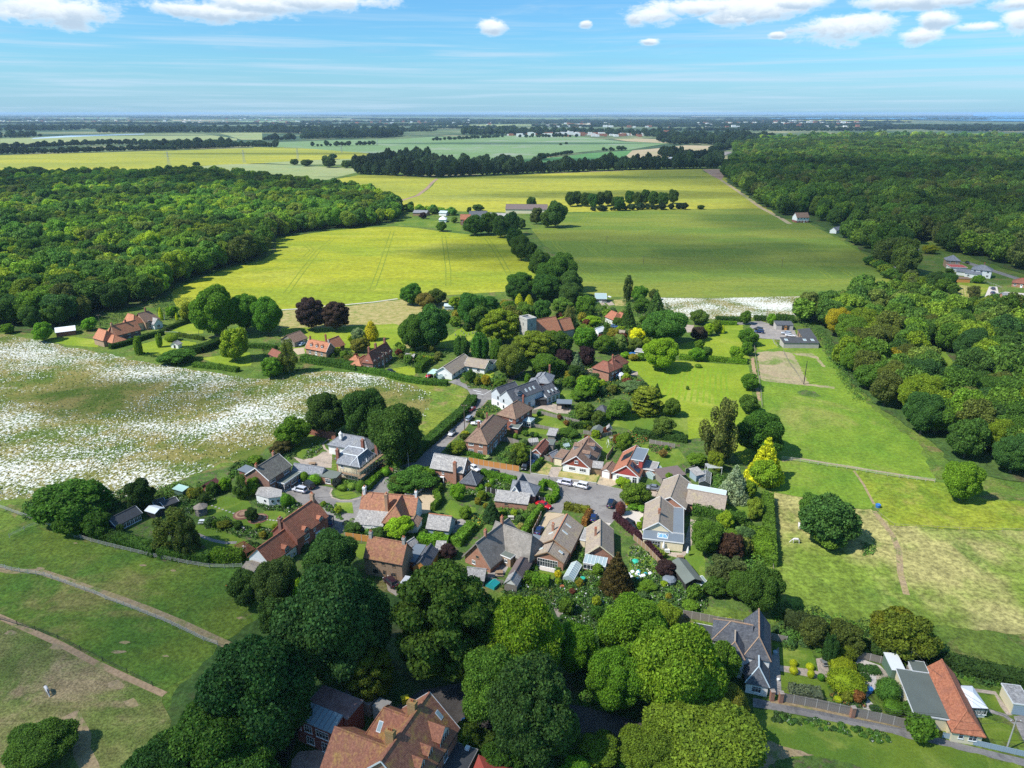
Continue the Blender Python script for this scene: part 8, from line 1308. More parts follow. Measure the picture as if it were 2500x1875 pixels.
q37_('tree_belt','B2',[(1230,930),(1300,955),(1400,960),(1500,965),(1700,990)],2,8,4,84,'garden bushes round the farm',.8,'m15',8);q37_('tree_belt','R6',[(1300,620),(1600,660),(1900,690),(2400,700)],2,9,4.5,85,'trees at the right edge below the bungalows',.9,'m15',8)

rg=random.Random(5)
for i in range(80):
 y=277.5+30*rg.random()**1.3;x=rg.uniform(-300,2700);wd_=rg.uniform(60,330);hh=.4+(y-276)*.07
 A('distant_field','N',[(x,y),(x+wd_*.5,y-hh*.4),(x+wd_,y+hh*.2),(x+wd_*.8,y+hh),(x+wd_*.2,y+hh*.9)],rg.choice(['m32','tan','m32','m33','crop_dark','m34' if i%5==0 else 'm32']),None,z=.3+i*.03)
for i in range(60):
 y=280.5+42*(i/60)**1.3;x=rg.uniform(-300,2500);wd_=rg.uniform(200,700);dd=100/((y-HORZ)/FP)
 q37_('distant_wood','N',[(x,y),(x+wd_*.5,y+rg.uniform(-.6,.6)),(x+wd_,y)],3,max(24,dd*.006),max(14,dd*.0038),100+i,'thin line of woodland on the far plain',min(.8,9/max(14,dd*.0038)),'m17',90)

tb=MB();tr=MB()
for i in range(900):
 zone=rg.choice([(1240,1640,322,334,8),(1240,1640,324,332,8),(640,1200,292,306,9),(0,640,288,302,9),(1700,2100,296,306,11),(1860,2480,277.5,280,26),(1300,2100,300,312,9)]);x,y=rg.uniform(zone[0],zone[1]),rg.uniform(zone[2],zone[3]);p=U(x,y);s=zone[4]*rg.uniform(.7,1.8);(tb if rg.random()<.55 else tr).box(p.x-s,p.y-s*.6,0,p.x+s,p.y+s*.6,s*rg.uniform(.7,1.2))
tag(tb.build('distant_town','m2'),'specks of pale houses on the far plain',None,None,'stuff');tag(tr.build('distant_town','m21'),'specks of red roofs on the far plain',None,None,'stuff')
for i in range(110):
 y=275.7+9*rg.random()**1.6;x=rg.uniform(-200,2600);wd_=rg.uniform(60,500);hh=.12+(y-275.5)*.06
 A('far_wood' if i%3 else 'distant_field','N',[(x,y),(x+wd_*.4,y-hh*.3),(x+wd_,y+hh*.1),(x+wd_*.7,y+hh),(x+wd_*.2,y+hh*.8)],'far_wood' if i%3 else 'tan',None,z=2.8+i*.03)
A('sea','N',[(2100,288),(2300,286.8),(2375,286.2),(2378,277.3),(2900,277.3),(3400,297),(2500,298),(2280,294),(2150,293)],'sea','blue sea beyond the headland at the right',z=7.0);A('sea','N',[(600,277.6),(2400,277.0),(2400,277.6),(1300,278.4),(600,278.6)],'sea','thin strip of sea on the horizon',z=7.0);A('estuary','N',[(1860,288),(2000,287),(2110,288),(2110,292),(1900,293)],'sea','pale estuary before the headland',z=7.0)
A('greenhouse_field','B1',[(265,335),(600,312),(1220,298),(1220,304),(700,322),(280,342)],'m26','long pale blue polytunnels on the far left');

CM={}
def q27_(kind):
 if kind in CM:return CM[kind]
 L,Wd,Hh,roof={'hatch':(3.9,1.7,1.48,(.3,.93,.45,.85)),'suv':(4.5,1.86,1.66,(.26,.97,.38,.92)),'saloon':(4.6,1.8,1.42,(.3,.88,.43,.72)),'estate':(4.7,1.82,1.48,(.3,.97,.42,.91)),'sports':(4.0,1.72,1.25,(.34,.85,.46,.68)),'van':(4.6,1.85,1.85,(.2,.985,.32,.96))}[kind]
 w=Wd/2;st=[(0,.78,.55,.32),(.02,.88,.68,.25),(.08,.95,.76,.2),(.3,1,.9 if kind!='sports' else .82,.2),(.5,1,.95 if kind!='sports' else .84,.2),(.8,1,.98 if kind!='sports' else .86,.2),(.94,.96,.96 if kind!='sports' else .82,.22),(.99,.9,.88 if kind!='sports' else .75,.3),(1,.82,.7,.36)]
 b=MB();k=8
 for(t_,f,zt,zb)in st:
  x=(t_-.5)*L;b.v+=[(x,-w*f*.88,zb),(x,-w*f,zb+.18),(x,-w*f,zt-.18),(x,-w*f*.86,zt),(x,w*f*.86,zt),(x,w*f,zt-.18),(x,w*f,zb+.18),(x,w*f*.88,zb)]
 for i in range(len(st)-1):
  for j in range(k):b.f.append((i*k+j,(i+1)*k+j,(i+1)*k+(j+1)%k,i*k+(j+1)%k))
 b.f+=[tuple(range(k)),tuple(range((len(st)-1)*k,len(st)*k))[::-1]];body=b.mesh('car_body','car_paint',True)
 a0,b0,a1,b1=[(t_-.5)*L for t_ in roof];zb=.86 if kind!='sports' else .78;g=MB();lo_=[(a0,-w*.86,zb),(b0,-w*.86,zb),(b0,w*.86,zb),(a0,w*.86,zb)];hi=[(a1,-w*.7,Hh-.06),(b1,-w*.7,Hh-.06),(b1,w*.7,Hh-.06),(a1,w*.7,Hh-.06)]
 for i in range(4):j=(i+1)%4;g.poly([lo_[i],lo_[j],hi[j],hi[i]])
 g.poly(hi);glass=g.mesh('car_glass','glass');r=MB();top=[(x,y,z+.05)for x,y,z in hi];top2=[(x*.96+.02,y*.9,Hh+.01)for x,y,z in hi];r.poly(top2)
 for i in range(4):j=(i+1)%4;r.poly([hi[i],hi[j],top[j],top[i]]);r.poly([top[i],top[j],top2[j],top2[i]])
 for i in range(4):r.beam(lo_[i],hi[i],.09,.07)
 for y,yh in((-w*.865,-w*.705),(w*.865,w*.705)):r.beam(((a0+b0)/2+.1,y,zb),((a1+b1)/2+.05,yh,Hh-.06),.09,.03)
 rf=r.mesh('car_roof','car_paint');wh=MB()
 for yy in(-.1,.1):pass
 ring=14;
 for(rad,m,nm,th)in((.34,'tyre','tyre_mesh',.11),(.21,'alloy','rim_mesh',.118)):
  wh=MB();n0=0
  for y in(-th,th):
   for j in range(ring):a=2*pi*j/ring;wh.v.append((cos(a)*rad,y,sin(a)*rad))
  wh.f=[(j,(j+1)%ring,ring+(j+1)%ring,ring+j)for j in range(ring)]+[tuple(range(ring))[::-1],tuple(range(ring,2*ring))];CM[nm]=wh.mesh(nm,m)
 hl=MB();hl.box(-L/2-.01,-.16,.56,-L/2+.1,.16,.68);tl=MB();tl.box(L/2-.08,-.12,.68,L/2+.015,.12,.86);pl_=MB();pl_.box(L/2-.02,-.25,.45,L/2+.02,.25,.56);mi=MB();mi.box(-.1,-.1,0,.1,.1,.14)
 CM[kind]=(L,w,body,glass,rf,hl.mesh('headlight','head_lamp'),tl.mesh('tail','tail_lamp'),pl_.mesh('plate','plate'),mi.mesh('mirror','car_paint'),a0);return CM[kind]
def car(kind,r,c,fr,color,label,roofc=None):
 """c: centre on the ground, fr: a photo point the car's front faces."""
 L,w,body,glass,rf,hl,tl,pl_,mi,a0=q27_(kind);p=W(r,*c);f=W(r,*fr);d=(f-p);rz=atan2(-d.y,-d.x);ro=root('parked_car',label,'car' if kind!='van' else 'van',(p.x,p.y,.2),rz)
 for nm,me,col in(('body',body,color),('window_glass',glass,None),('roof',rf,roofc or color)):
  o=link(nm,me,parent=ro)
  if col:o.color=(*col,1)
 for x in(-L*.31,L*.3):
  for y in(-w+.1,w-.1):o=link('wheel',CM['tyre_mesh'],ro,loc=(x,y,.34));link('rim',CM['rim_mesh'],o)
 for y in(-w*.66,w*.66):link('headlight',hl,ro,loc=(0,y,0));link('tail_light',tl,ro,loc=(0,y,0))
 link('number_plate',pl_,ro)
 for y in(-w-.08,w+.08):o=link('mirror',mi,ro,loc=(a0+.3,y,.92));o.color=(*color,1)
 return ro
WH,SI,BK,BLK,RD,GY,NV=(.75,.75,.76),(.42,.45,.5),(.012,.014,.02),(.02,.02,.022),(.5,.012,.02),(.2,.22,.25),(.01,.03,.12)
for a in[('sports','V2',(1160,572),(1130,590),RD,'bright red car driving down the lane by the junction',(.7,.6,.6)),('estate','V2',(1138,695),(1180,650),(.28,.33,.4),'blue grey estate car on the lane edge'),('saloon','V2',(1248,762),(1180,760),WH,'white saloon on the forecourt before the terrace'),('hatch','V2',(905,895),(880,920),WH,'small white hatchback with black roof driving down the lane',BLK),
          ('hatch','V2',(1210,1375),(1260,1400),WH,'white hatchback half behind the slate roofed brick house'),('estate','V2',(1450,1430),(1370,1412),WH,'white estate car with black roof beside the close hedge',BLK),('hatch','V2',(1885,1350),(1865,1400),BLK,'black car in front of the brick garage drive'),('suv','V2',(1925,1262),(1905,1320),BLK,'second black car nearer the brick garage'),('hatch','V2',(2000,1300),(2020,1260),NV,'blue car under the brick garage door'),
          ('sports','V7',(982,245),(1000,160),(.6,.65,.66),'white coupe on the golden gravel, left of two'),('saloon','V7',(1098,245),(1050,280),(.5,.54,.54),'silver saloon on the golden gravel, right of two'),('suv','V1',(955,1222),(860,1200),(.55,.56,.62),'silver lilac car on the grey forecourt'),('van','V1',(1075,1160),(1000,1110),BLK,'black van with orange rear graphics on the forecourt'),
          ('suv','V3',(545,1565),(450,1545),(.6,.58,.68),'lilac silver car, left of two on the turning head'),('suv','V3',(762,1605),(660,1580),WH,'white car, right of two on the turning head'),('suv','V8',(2055,520),(2090,440),(.012,.025,.06),'dark navy off roader on the turning head'),('saloon','V8',(1148,545),(1220,570),RD,'dark red car beside the flowering bush',),('hatch','V8',(1090,890),(1125,830),NV,'deep blue car beside the first bungalow'),
          ('hatch','V8',(1818,715),(1822,690),NV,'blue car in the shade of the orange hedge'),('hatch','V8',(1872,815),(1900,800),NV,'deep blue car before the striped gravel garage'),('saloon','V9',(735,310),(660,300),GY,'dark grey saloon before the L shaped bungalow'),('estate','V9',(450,850),(500,890),BK,'black car on the pale drive by the purple hedge'),('suv','V9',(395,785),(350,760),BLK,'second black car behind the one on the pale drive'),('suv','V7',(740,1475),(660,1400),(.05,.02,.03),'dark maroon car below the brick cottage'),('van','V7',(960,1490),(1010,1420),WH,'white car nose under the feathery beech'),
          ('saloon','R2',(540,905),(590,880),(.4,.52,.7),'pale blue car by the dark barn'),('hatch','R3',(262,1330),(240,1345),RD,'red car under the mint green carport'),('suv','R5',(612,700),(560,690),BLK,'upper of two dark cars on the stable yard'),('suv','R5',(625,735),(575,730),NV,'lower of two dark cars on the stable yard'),('estate','R5',(990,755),(940,750),SI,'silver grey car beside the stables'),('estate','R5',(1045,785),(1100,790),WH,'white car beside the stables'),
          ('hatch','R4',(775,665),(815,665),(.1,.2,.5),'blue car in the yard beyond the dark conifer'),('hatch','R6',(1790,372),(1760,355),(.03,.06,.1),'upper dark blue car at the right edge'),('hatch','R6',(1790,430),(1830,420),(.02,.05,.12),'lower blue car on the pale yard at the right edge'),('hatch','V6',(2010,660),(2000,620),NV,'dark car under the long house carport'),('suv','R6',(1440,20),(1420,10),BLK,'dark car on the right hand wood road'),
          ('saloon','R4',(870,655),(900,655),WH,'pale car at the far side of the manor yard'),('hatch','R2',(1740,1275),(1800,1285),BLK,'dark car behind the farmhouse hedge bank')]:
 car(*a)
o=root('bin','orange crate on the back of the black van','crate',tuple(W('V1',1100,1170)));b=MB();b.box(-.5,-.4,.7,.5,.4,1.25);b.build('body','orange_plastic',o)

def q1_(r,pts,label,h=1.8,m='m4',pm='timber',sp=1.83,post='concrete'):
 P=[W(r,*p)for p in pts];ro=root('fence',label,'fence',tuple(P[0]));c=P[0];pmesh={}
 for i in range(len(P)-1):
  L=(P[i+1]-P[i]).length;n=max(1,round(L/sp));d=(P[i+1]-P[i])/n;rz=atan2(d.y,d.x);s=d.length;key=round(s,2)
  if key not in pmesh:
   b=MB();b.box(.06,-.025,.05,s-.06,.025,h);[b.box(.06+(s-.12)*k/6,-.04,.05,.06+(s-.12)*(k+.5)/6,-.02,h)for k in range(6)];b.box(.04,-.05,h,s-.04,.05,h+.05);pm_=b.mesh('panel_mesh',m);b=MB();b.box(-.06,-.06,0,.06,.06,h+.12);pmesh[key]=(pm_,b.mesh('post_mesh',post))
  for k in range(n):
   p=P[i]+d*k-c;a=link('panel',pmesh[key][0],ro,loc=tuple(p));a.rotation_euler=(0,0,rz);a=link('post',pmesh[key][1],ro,loc=tuple(p));a.rotation_euler=(0,0,rz)
 link('post',pmesh[key][1],ro,loc=tuple(P[-1]-c));return ro
def q2_(r,pts,label,h=1.2,rails=(.45,.8,1.15),m='m30',sp=2.6,w_=.06):
 P=[W(r,*p)for p in pts];ro=root('fence',label,'fence',tuple(P[0]));c=P[0];b=MB();b.box(-w_*.7,-w_*.7,0,w_*.7,w_*.7,h+.12);pmh=b.mesh('post_mesh',m);rg_=random.Random(len(TREES)+int(c.x));last={z:None for z in rails}
 for i in range(len(P)-1):
  n=max(1,round((P[i+1]-P[i]).length/sp));d=(P[i+1]-P[i])/n
  for k in range(n+(i==len(P)-2)):
   p=P[i]+d*k-c;o=link('post',pmh,ro,loc=tuple(p));o.rotation_euler=(rg_.uniform(-.03,.03),rg_.uniform(-.03,.03),0)
  for z in rails:bb=MB();a=P[i]-c;e=P[i+1]-c;bb.beam((a.x,a.y,z),(e.x,e.y,z),.05,w_);bb.build('rail',m,ro)
 return ro
q1_('V2',[(1130,1272),(1470,1335),(1810,1390)],'bright orange panel fence with pale concrete posts along the close',1.8,'m28');q1_('V7',[(130,860),(350,890),(640,935),(860,985)],'orange brown panel fence behind the brick cottage',1.8,'m28');q1_('V7',[(1060,1010),(1210,1035),(1350,1050)],'short orange panel fence above the timber extension',1.6,'m28')
q1_('V14',[(1010,940),(1380,1010),(1750,1090)],'long grey panel fence on the narrow lane, left part',1.9);q1_('V14',[(1790,1100),(2212,1195),(2400,1240)],'long grey panel fence on the narrow lane, right part',1.9);q1_('V13',[(1500,275),(1640,300),(1780,330),(1980,360)],'grey arched panel fence above the slate roofed house',1.8);q1_('V14',[(870,270),(1060,310)],'short grey fence right of the slate roofed house',1.6);q1_('V14',[(1830,480),(1960,500),(2180,555)],'grey wavy fence behind the parterre',1.6)
q1_('V15',[(930,640),(1000,830),(1080,1010)],'grey side fence of the cream bungalow',1.8);q1_('V15',[(1330,1330),(1700,1420),(2250,1545)],'low blue grey fence before the cream bungalow',1.1,'m48',post='m48');q1_('V8',[(370,345),(500,375),(940,440),(1160,490)],'dark panel fence with white posts behind the workshop',1.7,'m3',post='m0');q1_('V8',[(1000,910),(1060,790),(1110,680)],'brown fence with white posts beside the lime hedge',1.6,'timber',post='m0')
q1_('V3',[(50,590),(240,620),(440,670),(570,700),(740,740)],'grey picket fence across the long back gardens',1.2,'m4');q1_('V3',[(0,770),(200,800),(460,850)],'weathered low fence behind the terrace',1.1,'m4');q1_('V3',[(800,880),(920,900),(1060,920),(1180,900)],'curved grey fence round the orange shed',1.3,'m4');q1_('V3',[(1110,1240),(1200,1110)],'leaning pale brown fence between bungalows',1.7,'timber');q1_('V3',[(1690,1010),(1850,1040),(2030,1070)],'grey fence above the curved lawn',1.4,'m4')
q1_('V2',[(1570,975),(1740,1010),(1800,1030)],'grey fence behind the terrace patio',1.6,'m4');q1_('V3',[(250,1225),(320,1250),(400,1270)],'grey timber gate fence beside the cream garage',1.5,'m4');q1_('V4',[(180,1420),(300,1370)],'dark fence beside the blue shed',1.6,'m4');q1_('V8',[(290,1540),(430,1560),(600,1600)],'pale boundary fence below the thatched cottage',1.3,'m4');q1_('V9',[(480,985),(640,1120),(840,1330)],'tan fence beneath the purple hedge',1.5,'timber');q1_('V9',[(1050,1480),(1230,1659),(1330,1760)],'dark fence beside the long shed',1.3,'m4')
q2_('V5',[(-330,780),(0,900),(150,950),(290,1000),(440,1070)],'upper left white rail fence beside the flowering scrub');q2_('V5',[(590,1150),(760,1190),(900,1240),(1220,1320),(1550,1400),(1860,1470),(2200,1540),(2500,1590)],'long white rail fence curving below the garden hedge');q2_('V6',[(400,1255),(600,1262),(840,1250)],'last stretch of white rail fence near the grey willow')
q2_('V11',[(-400,-120),(0,-30),(100,0),(380,45),(560,110),(640,140),(800,195),(890,240),(990,275),(1110,320),(1250,375),(1390,430),(1580,520),(1720,590),(1840,630)],'long white post and rail fence along the worn horse track',1.3);q2_('V11',[(-200,370),(0,410),(300,500),(490,570),(680,665),(870,760),(1075,860),(1290,970)],'thin dark wire fence in the lower left',1.1,(.4,.9),'m3',6.0,.06);q2_('V5',[(-200,1180),(0,1080),(180,1000)],'short rail fence crossing the upper left paddock',1.1,(.6,1.0))
q2_('V10',[(230,75),(380,95),(600,130),(760,150),(1000,195),(1190,225),(1480,262)],'pale rail fence between the two right paddocks',1.2,(.5,.9,1.2));q2_('R5',[(560,930),(575,1060),(620,1340),(650,1560),(665,1750)],'grey wooden fence down the left side of the stable paddock',1.3,(.4,.8,1.2),'m4');q2_('R5',[(950,990),(1030,1150),(1130,1280),(1200,1400)],'thin fence dividing the stable paddock',1.0,(.5,.9),'m4',3.0,.05);q2_('R5',[(780,1390),(960,1410),(1230,1432)],'short electric fence near the black pole',1.0,(.9,),'m4',4,.05)
q2_('R1',[(1380,600),(1500,605),(1640,630)],'small white posts on the sunny bank',1.0,(.9,),'m0',5,.06);q2_('V10',[(140,520),(150,800),(165,1100)],'wire fence beside the garden boundary hedge',1.1,(.5,1.0),'m4',4,.05);q2_('R5',[(800,815),(830,890),(870,925)],'short pale fence by the stable gate',1.2,(.5,.9),'m30');q2_('V10',[(985,485),(1040,545),(1150,625),(1680,655),(2212,665)],'thin wire fence along the dry paddock top',1.0,(.9,),'m4',5,.04);q2_('R6',[(1680,275),(1800,310),(1900,350)],'pale fence below the white house at the right',1.2,(.5,.9),'m30')
def wall(r,pts,h,m,label,t_=.25,cap=None):
 P=[W(r,*p)for p in pts];ro=root('garden_wall',label,'wall',tuple(P[0]));c=P[0]
 for i in range(len(P)-1):a=P[i]-c;e=P[i+1]-c;b=MB();b.beam((a.x,a.y,h/2),(e.x,e.y,h/2),t_,h);b.build('wall_section',m,ro);b=MB();b.beam((a.x,a.y,h+.05),(e.x,e.y,h+.05),t_+.1,.1);b.build('coping',cap or m,parent=ro)
 return ro
wall('V1',[(1080,440),(1250,480),(1440,520)],2.6,'m10','tall old brick wall at the daisy field corner',.4,'m12');wall('V1',[(2000,900),(2212,960)],1.2,'m10','low brick wall below the three dark trees');wall('V8',[(970,105),(1210,140)],.5,'concrete','low kerb wall before the parched lawn');wall('V8',[(1330,160),(1860,240)],.5,'concrete','low front wall of the parched bungalow lawn');wall('V6',[(640,660),(780,700),(870,750)],.8,'concrete','pale retaining wall in the sloping garden');wall('V8',[(1430,1345),(1530,1160),(1640,960)],1.6,'m9','tan side wall between the two bungalows',.5)
for(x,y,lb)in((900,925,'left brick gate pier on the narrow lane'),(995,945,'right brick gate pier on the narrow lane'),(1768,1105,'brick pier in the grey lane fence')):ro=root('gate_pier',lb,'pier',tuple(W('V14',x,y)));b=MB();b.box(-.35,-.35,0,.35,.35,2.1);b.box(-.42,-.42,2.1,.42,.42,2.22);b.build('pier','m1',ro)
def q30_(r,x,yt,yb,label,m='bark',arm=True,rad=.14):
 p=W(r,x,yb);D=depth(p);(_,y1),(_,y2)=q(r,x,yt),q(r,x,yb);px_=q(r,x,yb)[0];lo_,hi_=2.0,16.0
 for _ in range(24):
  z=(lo_+hi_)/2;v=Vector((p.x,p.y,z))-Vector((0,0,HC));yy=CY-FP*v.dot(UPV)/v.dot(FW)
  if yy>y1:lo_=z
  else:hi_=z
 z=min(z,11.5);ro=root('telegraph_pole',label,'pole',(p.x,p.y,0));b=MB();b.tube([(0,0,0),(0,0,z)],[rad,rad*.65],8);b.build('pole',m,ro)
 if arm:b=MB();b.beam((-.9,0,z-.5),(.9,0,z-.5),.1,.12);a=b.build('crossarm','timber',ro);[MB().lathe([(.06,z-.44),(.06,z-.28)],6,(xx,0)).build('insulator','m0',a)for xx in(-.8,0,.8)]
 ro['top']=z;return Vector((p.x,p.y,z-.3))
def q31_(a,b,label,sag=1.2,rad=.035):
 ro=MB();pts=[a.lerp(b,t_/12)-Vector((0,0,sag*4*(t_/12)*(1-t_/12)))for t_ in range(13)];c=pts[0].copy();ro.tube([p-c for p in pts],[rad]*13,4);o=ro.build('overhead_cable','m3',loc=tuple(c));tag(o,label,'cable');return o
pa=q30_('V2',1075,480,832,'telegraph pole on the lane beside the terrace');pb=q30_('V2',318,1085,1330,'telegraph pole at the lane fork by the slate roofed house','m29');pc=q30_('V3',85,1095,1400,'grey pole at the drive of the brick garage','m29',False);pd=q30_('R2',1655,985,1245,'telegraph pole before the long farmhouse');pe=q30_('R2',300,770,890,'pole beside the dark tiled barn','m29',False,.12);pf=q30_('R1',850,440,550,'telegraph pole beneath the left wood')
pg=q30_('V15',950,370,605,'leaning pale pole beside the white shed','m29',False);ph=q30_('V15',2020,1130,1465,'telegraph pole beside the lane at the right corner','m29');pi_=q30_('R5',1228,1115,1428,'black pole standing alone in the stable paddock','m3',False,.2);pj=q30_('R5',718,405,610,'pole behind the stable yard entrance');pk=q30_('B3',1143,1330,1400,'thin pole in the middle of the green crop','bark',True,.16);pl2=q30_('B4',168,1340,1425,'thin pole on the right side of the green crop','bark',True,.16);pm2=q30_('B3',833,1160,1225,'thin pole near the top of the green crop','bark',True,.16)
pn=q30_('R1',1680,500,620,'slim pole on the sunny bank','bark',False,.1);po=q30_('R4',1105,440,530,'pole in the manor garden','bark',False,.1);pp=q30_('R6',1745,-40,60,'pole on the right hand wood road','bark',False,.12);pq=q30_('R1',1390,440,490,'short pole in the garden right of two houses','m0',False,.1)
q31_(pa,pb,'sagging cable between the two lane poles');q31_(pb,Vector(W('V7',365,210,7.5)),'cable from the fork pole to the inn chimney',.6);q31_(pc,Vector(W('V8',1640,600,6.0)),'cable from the garage pole over the close',.8,.03);q31_(pd,pf,'long cable between the farmhouse poles',3);q31_(Vector(W('V7',365,210,7.5)),Vector(W('V6',1850,300,9.0)),'cable from the inn chimney to the long house',.5,.04);q31_(Vector(W('V7',490,95,9.5)),Vector(W('V7',365,215,8.2)),'pale thick cable above the inn chimney',.1,.06)
q31_(pg,ph,'cable over the cream bungalow',1.5,.03);q31_(ph,ph+Vector((60,-30,0)),'cable leaving at the right edge',1.5,.03);w0=W('V14',870,800,6);w1=W('V15',1300,1130,6);[q31_(w0+Vector((0,0,k*.5)),w1+Vector((0,0,k*.5)),['lowest','middle','highest'][k]+' of three wires along the bottom right lane',1.0,.03)for k in range(3)]
q31_(w1+Vector((0,0,.5)),ph,'wire joining the lane to the corner pole',1.0,.03);q31_(pk,pl2,'wire over the green crop',3,.05);q31_(pm2,pk,'wire over the top of the green crop',3,.05)
def pylon(r,x,yt,yb,label):
 p=W(r,x,yb);D=depth(p);h_=min(46,(q(r,x,yb)[1]-q(r,x,yt)[1])*D/FP);ro=root('pylon',label,'pylon',(p.x,p.y,0));b=MB();w0=h_*.09
 f=lambda s,u,z:(s*w0*(1-.85*z/h_),u*w0*(1-.85*z/h_),z)
 for s in(-1,1):
  for u in(-1,1):b.beam(f(s,u,0),f(s,u,h_),.26)
 for k in range(7):
  z0,z1=h_*k/7,h_*(k+1)/7
  for s in(-1,1):b.beam(f(-1,s,z0),f(1,s,z1),.14);b.beam(f(1,s,z0),f(-1,s,z1),.14)
 b.build('tower','pylon',ro)
 for z,l in((.68,.2),(.8,.26),(.92,.18)):b=MB();b.beam((-h_*l,0,h_*z),(h_*l,0,h_*z),.3);b.build('arm','pylon',ro)
pylon('B1',1430,455,585,'nearest faint pylon in the far yellow field');pylon('B1',2062,440,545,'second faint pylon in the far yellow field');pylon('B2',372,422,520,'pylon standing above the hedge trees');pylon('B2',740,395,458,'faint pylon on the edge of the blue green slope');pylon('B2',1041,345,395,'farthest faint pylon on the blue green slope');pylon('B4',228,145,185,'tall white chimney of the power station')

for(a,b_)in(((1190,290),(1300,318)),((1230,330),(1330,352))):q29_('road_marking','V2',[a,b_],.3,'m0',None)
for k in range(6):x0,y0=1345+k*18,345-k*11;q29_('road_marking','V2',[(x0,y0),(x0+11,y0-7)],.25,'m0',None)

def q38_(name,label,cat,r,x,y,parts):
 p=W(r,x,y);ro=root(name,label,cat,tuple(p))
 for(nm,mb,m)in parts:mb.build(nm,m,parent=ro)
 return ro
def seat_box(w,d,h):b=MB();b.box(-w/2,-d/2,h-.08,w/2,d/2,h);return b
def legs(w,d,h):
 out=[]
 for x in(-w/2+.05,w/2-.05):
  for y in(-d/2+.05,d/2-.05):b=MB();b.box(x-.04,y-.04,0,x+.04,y+.04,h-.08);out.append(('leg',b,'timber'))
 return out
def q13_(label,r,x,y,m='m47',open_=False):
 return q38_('parasol',label,'parasol',r,x,y,[('pole',MB().tube([(0,0,0),(0,0,2.6)],[.04,.04]),'steel'),('canopy',MB().lathe([(1.4,2.1),(.05,2.7)]if open_ else[(.32,.9),(.3,1.6),(.1,2.5),(.02,2.75)],10),m)])
q13_('closed white parasol on the cream bungalow terrace','V9',1205,1200);q13_('closed white parasol before the cream bungalow doors','V9',880,1130);q13_('open white parasol at the formal garden glasshouse','R4',700,295,open_=True)
for(lb,r,x,y,w_,m)in(('wooden garden table on the terrace','V9',1110,1240,1.4,'timber'),('round white table by the cream bungalow doors','V9',930,1150,1.1,'m0'),('white garden table by the pergola','V6',870,990,1.0,'m0'),('white picnic table behind the white shed','V5',1710,870,1.3,'m0'),('pale bench in the workshop garden','V8',705,700,1.6,'m30'),('wooden picnic table below the thatched cottage','V8',545,1450,1.8,'timber'),('low grey garden table beside the gazebo','V3',560,555,1.8,'m3'),('dark wood table on the builders patio','V1',1120,860,1.8,'timber'),('round glass table on the formal garden patio','V14',1480,540,1.4,'steel'),('white bench on the garden bank','V6',300,640,1.5,'m0'),('dark stacked timber bench on the bungalow lawn','V3',1200,960,2.4,'m4')):
 ps=[('top',seat_box(w_,w_*.6,.75),m)]+[(a,b,m)for a,b,_ in legs(w_,w_*.6,.75)]
 for s in(-1,1):b=MB();b.box(-w_/2,s*w_*.55-.14,.4,w_/2,s*w_*.55+.14,.45);b.box(-w_/2,s*w_*.55-.05,0,-w_/2+.1,s*w_*.55+.05,.4);b.box(w_/2-.1,s*w_*.55-.05,0,w_/2,s*w_*.55+.05,.4);ps.append(('bench',b,m))
 q38_('garden_table',lb,'table',r,x,y,ps)
def q7_(label,r,A_,B_,wd,m='m40',rib='m0',h=1.9):
 a=W(r,*A_);b_=W(r,*B_);L=(b_-a).length;d=(b_-a)/L;ro=root('greenhouse',label,'greenhouse',tuple(a),atan2(d.y,d.x));prof=[(-wd/2,0),(-wd/2,h*.55),(0,h),(wd/2,h*.55),(wd/2,0)];g=MB()
 for i in range(4):(y0,z0),(y1,z1)=prof[i],prof[i+1];g.poly([(0,y0,z0),(L,y0,z0),(L,y1,z1),(0,y1,z1)])
 g.poly([(0,y,z)for y,z in prof]);g.poly([(L,y,z)for y,z in prof][::-1]);g.build('glazing',m,ro);n=max(3,int(L/.7));f=MB()
 for k in range(n+1):
  for i in range(4):f.beam((L*k/n,*[c*1.01 for c in prof[i]]),(L*k/n,*[c*1.01 for c in prof[i+1]]),.05)
 for(y,z)in prof[1:4]:f.beam((0,y,z*1.01),(L,y,z*1.01),.06)
 f.build('frame',rib,ro);return ro
q7_('long glass greenhouse below the conservatory bungalow','V8',(1480,1560),(1590,1360),2.6);q7_('white framed greenhouse behind the pale blue roof','V4',(440,1590),(455,1440),3.2,'glass');q7_('grey framed greenhouse beside the red gabled bungalow','V3',(1680,1480),(1830,1400),2.8,'m40','m0',2.2);q7_('clear greenhouse with white ribs at the lower garden','V9',(1300,1640),(1400,1560),2.4,'m40');q7_('small green greenhouse in the back lawn','V3',(540,1070),(600,1060),2.2,'m40','m43',1.6);q7_('teal covered frame below the thatched cottage','V8',(420,1640),(500,1570),2.4,'teal_cover','m44',1.3)
q7_('green framed greenhouse left of the white bungalow','R3',(400,1360),(460,1330),2.4,'m40','m43',1.8);q7_('pale garden lean to behind the brick garage','V3',(60,1020),(180,1010),2.2,'m5','m0',2.0)
q0_('shed','blue grey shed beside the white greenhouse','V4',(335,1440),(430,1420),3.2,2.2,.5,'s','shed','',wall='m48',rm='m5',course=0);q0_('outbuilding','long brown felt roofed shed behind the L shaped bungalow','V9',(870,150),(1170,100),4.5,2.3,.4,'s','shed','',wall='m4',rm='felt_brown',course=0)
h=H('shed','long dark open sided shed with grey green roof','V9',(1190,1570),(1350,1520),4,2.3,'shed');bpy.data.objects.remove(h.rt);h=H('shed','long dark open sided shed with grey green roof','V9',(985,1290),(1190,1560),3.6,2.2,'shed');h.blk(0,0,h.w,3.8,2.2,.9,'x','m3','m24',course=0,ridge=False,ov=.3)
